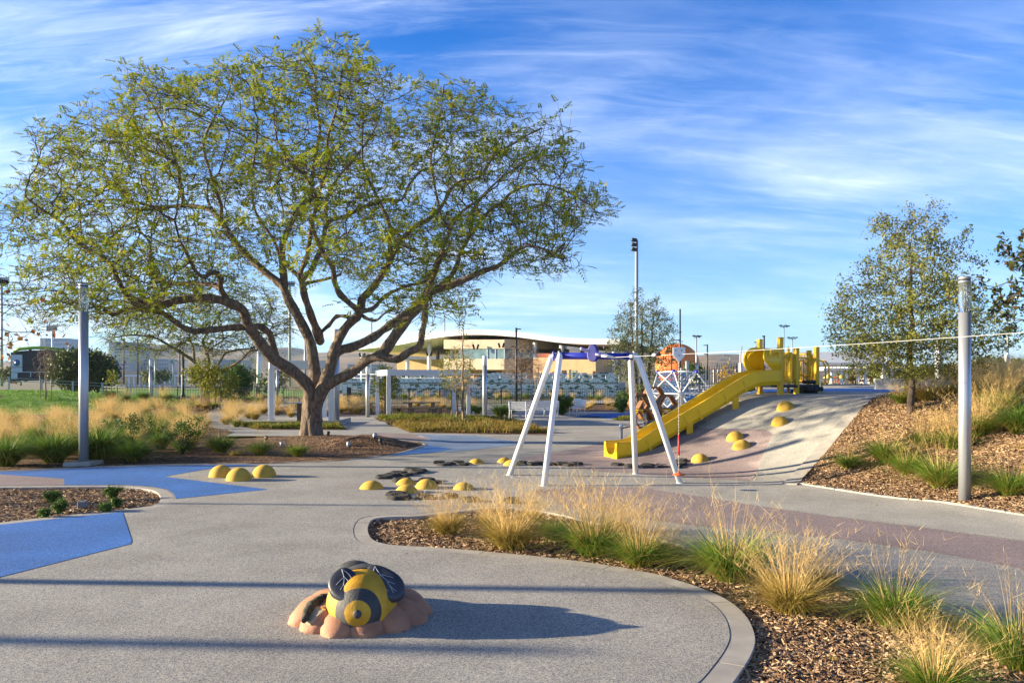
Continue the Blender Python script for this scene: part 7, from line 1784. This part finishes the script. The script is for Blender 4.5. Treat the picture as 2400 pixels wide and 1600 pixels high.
# second feathery tree behind, traced
D2 = 47.0; b2 = Vector((X(484, D2), D2, 0)); jt2 = thing('feathery_tree', 'smaller feathery tree with crooked dark limbs behind the big tree', 'tree', b2)
T2 = lambda x, y, D=D2: atD(x, y, D) - b2; b = MB(); ap = []; ar = []; pl = []
for si, (pts, w0, w1, d1) in enumerate([([(484, 968), (485, 940), (484, 905), (482, 880)], 15, 14, 0), ([(482, 885), (468, 865), (453, 845), (420, 824), (393, 807), (359, 790), (308, 785), (270, 790)], 10, 3, -2), ([(455, 848), (453, 814), (444, 794), (450, 760)], 6, 3, 1), ([(484, 885), (490, 850), (484, 825), (476, 800), (500, 760), (520, 730)], 9, 3, 2), ([(484, 885), (505, 862), (520, 840), (529, 828), (555, 819), (597, 812), (620, 770)], 7, 2.5, 3), ([(490, 885), (529, 865), (563, 845), (587, 822), (610, 816), (640, 760)], 7, 2.5, -2), ([(482, 830), (500, 812), (520, 800), (523, 790)], 5, 3, -1)]):
    P_ = [T2(x, y, D2 + d1 * i / (len(pts) - 1)) for i, (x, y) in enumerate(pts)]; sp_, rs_ = limb_tube(b, P_, [(w0 + (w1 - w0) * i / (len(pts) - 1)) / 2 / F * D2 for i in range(len(pts))], 10, si); o = len(ap)
    for i, p in enumerate(sp_): ap.append(np.array(p)); ar.append(rs_[i]); pl.append(o + i - 1 if i else -1)
b.build('trunk', M_jb, jt2)
O2 = [(235, 800), (260, 740), (330, 700), (420, 690), (500, 690), (560, 665), (600, 660), (650, 700), (685, 740), (680, 790), (640, 805), (600, 840), (560, 800), (500, 840), (440, 800), (380, 840), (320, 830), (250, 815)]
att = []
while len(att) < 1700:
    px, py = g.uniform(230, 690), g.uniform(658, 845)
    if inside(O2, px, py) and math.sin(px * .045) * math.sin(py * .07 + px * .02) > -.45: att.append(np.array(T2(px, py, D2 + g.uniform(-3.5, 3.5))))
no, pa = colonize(ap, pl, att, step=.4, kill=.45, infl=4, iters=50, jit=.2, seed=6); rr, kd = radii(pa, .011, 2.3); rr[:len(ap)] = ar; rr[len(ap):] = np.minimum(rr[len(ap):], .08); sub = pa.copy(); sub[:len(ap)] = -1
V, Fq = seg_mesh(no, sub, rr, 4, .005); tp_ = np.where((np.arange(len(no)) >= len(ap)) & (kd <= 1))[0]; tv, tf, p2, dv, p1 = twiglets(no, pa, kd, tp_, 3, .5, 5, up=.1, rad=.008, curl=.8)
np_mesh('twigs', np.vstack([V, tv]), np.vstack([Fq, tf + len(V)]), M_jt, jt2); fv, ff = feather(p2, dv, 4, .5, .035, 9); np_mesh('crown', fv, ff, M_jl, jt2)
# magnolia reaching in at the right edge
c = Vector((X(2470, 11.5), 11.5, Z(X(2470, 11.5), 11.5))); c.z = .9
tree('magnolia_tree', 'dark glossy leaved tree reaching in from the right edge', 'tree', c, 2 + (888 - 505) / F * 11.5 - .9, 1.7, .98, .045, 23, M_mgl, M_bark, n_attr=300, leaf=.05, per=8, shape='oval', twig=.18, step=.15, asp=.4, spread=.7, twper=1, frac=.75)
# sycamore reaching in at the left edge
c = Vector((X(-75, 21), 21, 0))
tree('sycamore_tree', 'young sycamore with a few big russet leaves at the left edge', 'tree', c, 2 + (888 - 600) / F * 21, 1.9, 2.45, .06, 25, M_brl, M_twig, n_attr=240, leaf=.085, per=1, shape='oval', twig=.45, step=.25, asp=.75, spread=.6, twper=2, frac=.35, low=.62, twrad=.006)
# palms
M_palm = leafmat('palm_fronds', (.13, .18, .03), (.09, .13, .02), (.2, .22, .05), transl=.2)
def palm(px, top, D, label, seed):
    g = random.Random(seed); t = thing('palm_tree', label, 'palm tree', (X(px, D), D, 0), group='palms beyond the parking shed'); H = Zp(top, D) - .8
    MB().tube([(0, 0, 0), (0, 0, H * .5), (.1, 0, H)], [.35, .28, .3], 8).build('trunk', M_bark, t); V = []; Fs = []
    for i in range(46):
        a = g.uniform(0, 6.28); el = g.uniform(-.3, 1.3); L_ = g.uniform(2.0, 3.2); d = Vector((math.cos(a) * math.cos(el), math.sin(a) * math.cos(el), math.sin(el))); pr = None
        for k in range(8):
            f_ = k / 7; p = Vector((.1, 0, H)) + d * L_ * f_ - Vector((0, 0, 1.1 * f_ * f_ * L_ * .5)); s_ = Vector((-math.sin(a), math.cos(a), 0)) * (.32 * math.sin(math.pi * min(1, f_ + .12)) + .02)
            cur = (p - s_ - Vector((0, 0, .18 * s_.length * 3)), p, p + s_ - Vector((0, 0, .18 * s_.length * 3)))
            if pr: o = len(V); V += [*pr, *cur]; Fs += [(o, o + 1, o + 4, o + 3), (o + 1, o + 2, o + 5, o + 4)]
            pr = cur
    np_mesh('crown', V, Fs, M_palm, t)
for i, (px, top, D) in enumerate([(2238, 856, 100), (2268, 850, 104), (2306, 838, 96), (2340, 842, 98), (2378, 846, 100), (2405, 848, 97), (2215, 860, 108)]):
    palm(px, top, D, ['second palm from left in the palm row beyond the shed', 'third palm from left beyond the shed', 'tallest palm of the row right of the silver column', 'palm just right of the tallest one', 'palm behind the grey floodlight pole', 'palm at the very right edge', 'leftmost palm of the row, half behind the oak'][i], 80 + i)
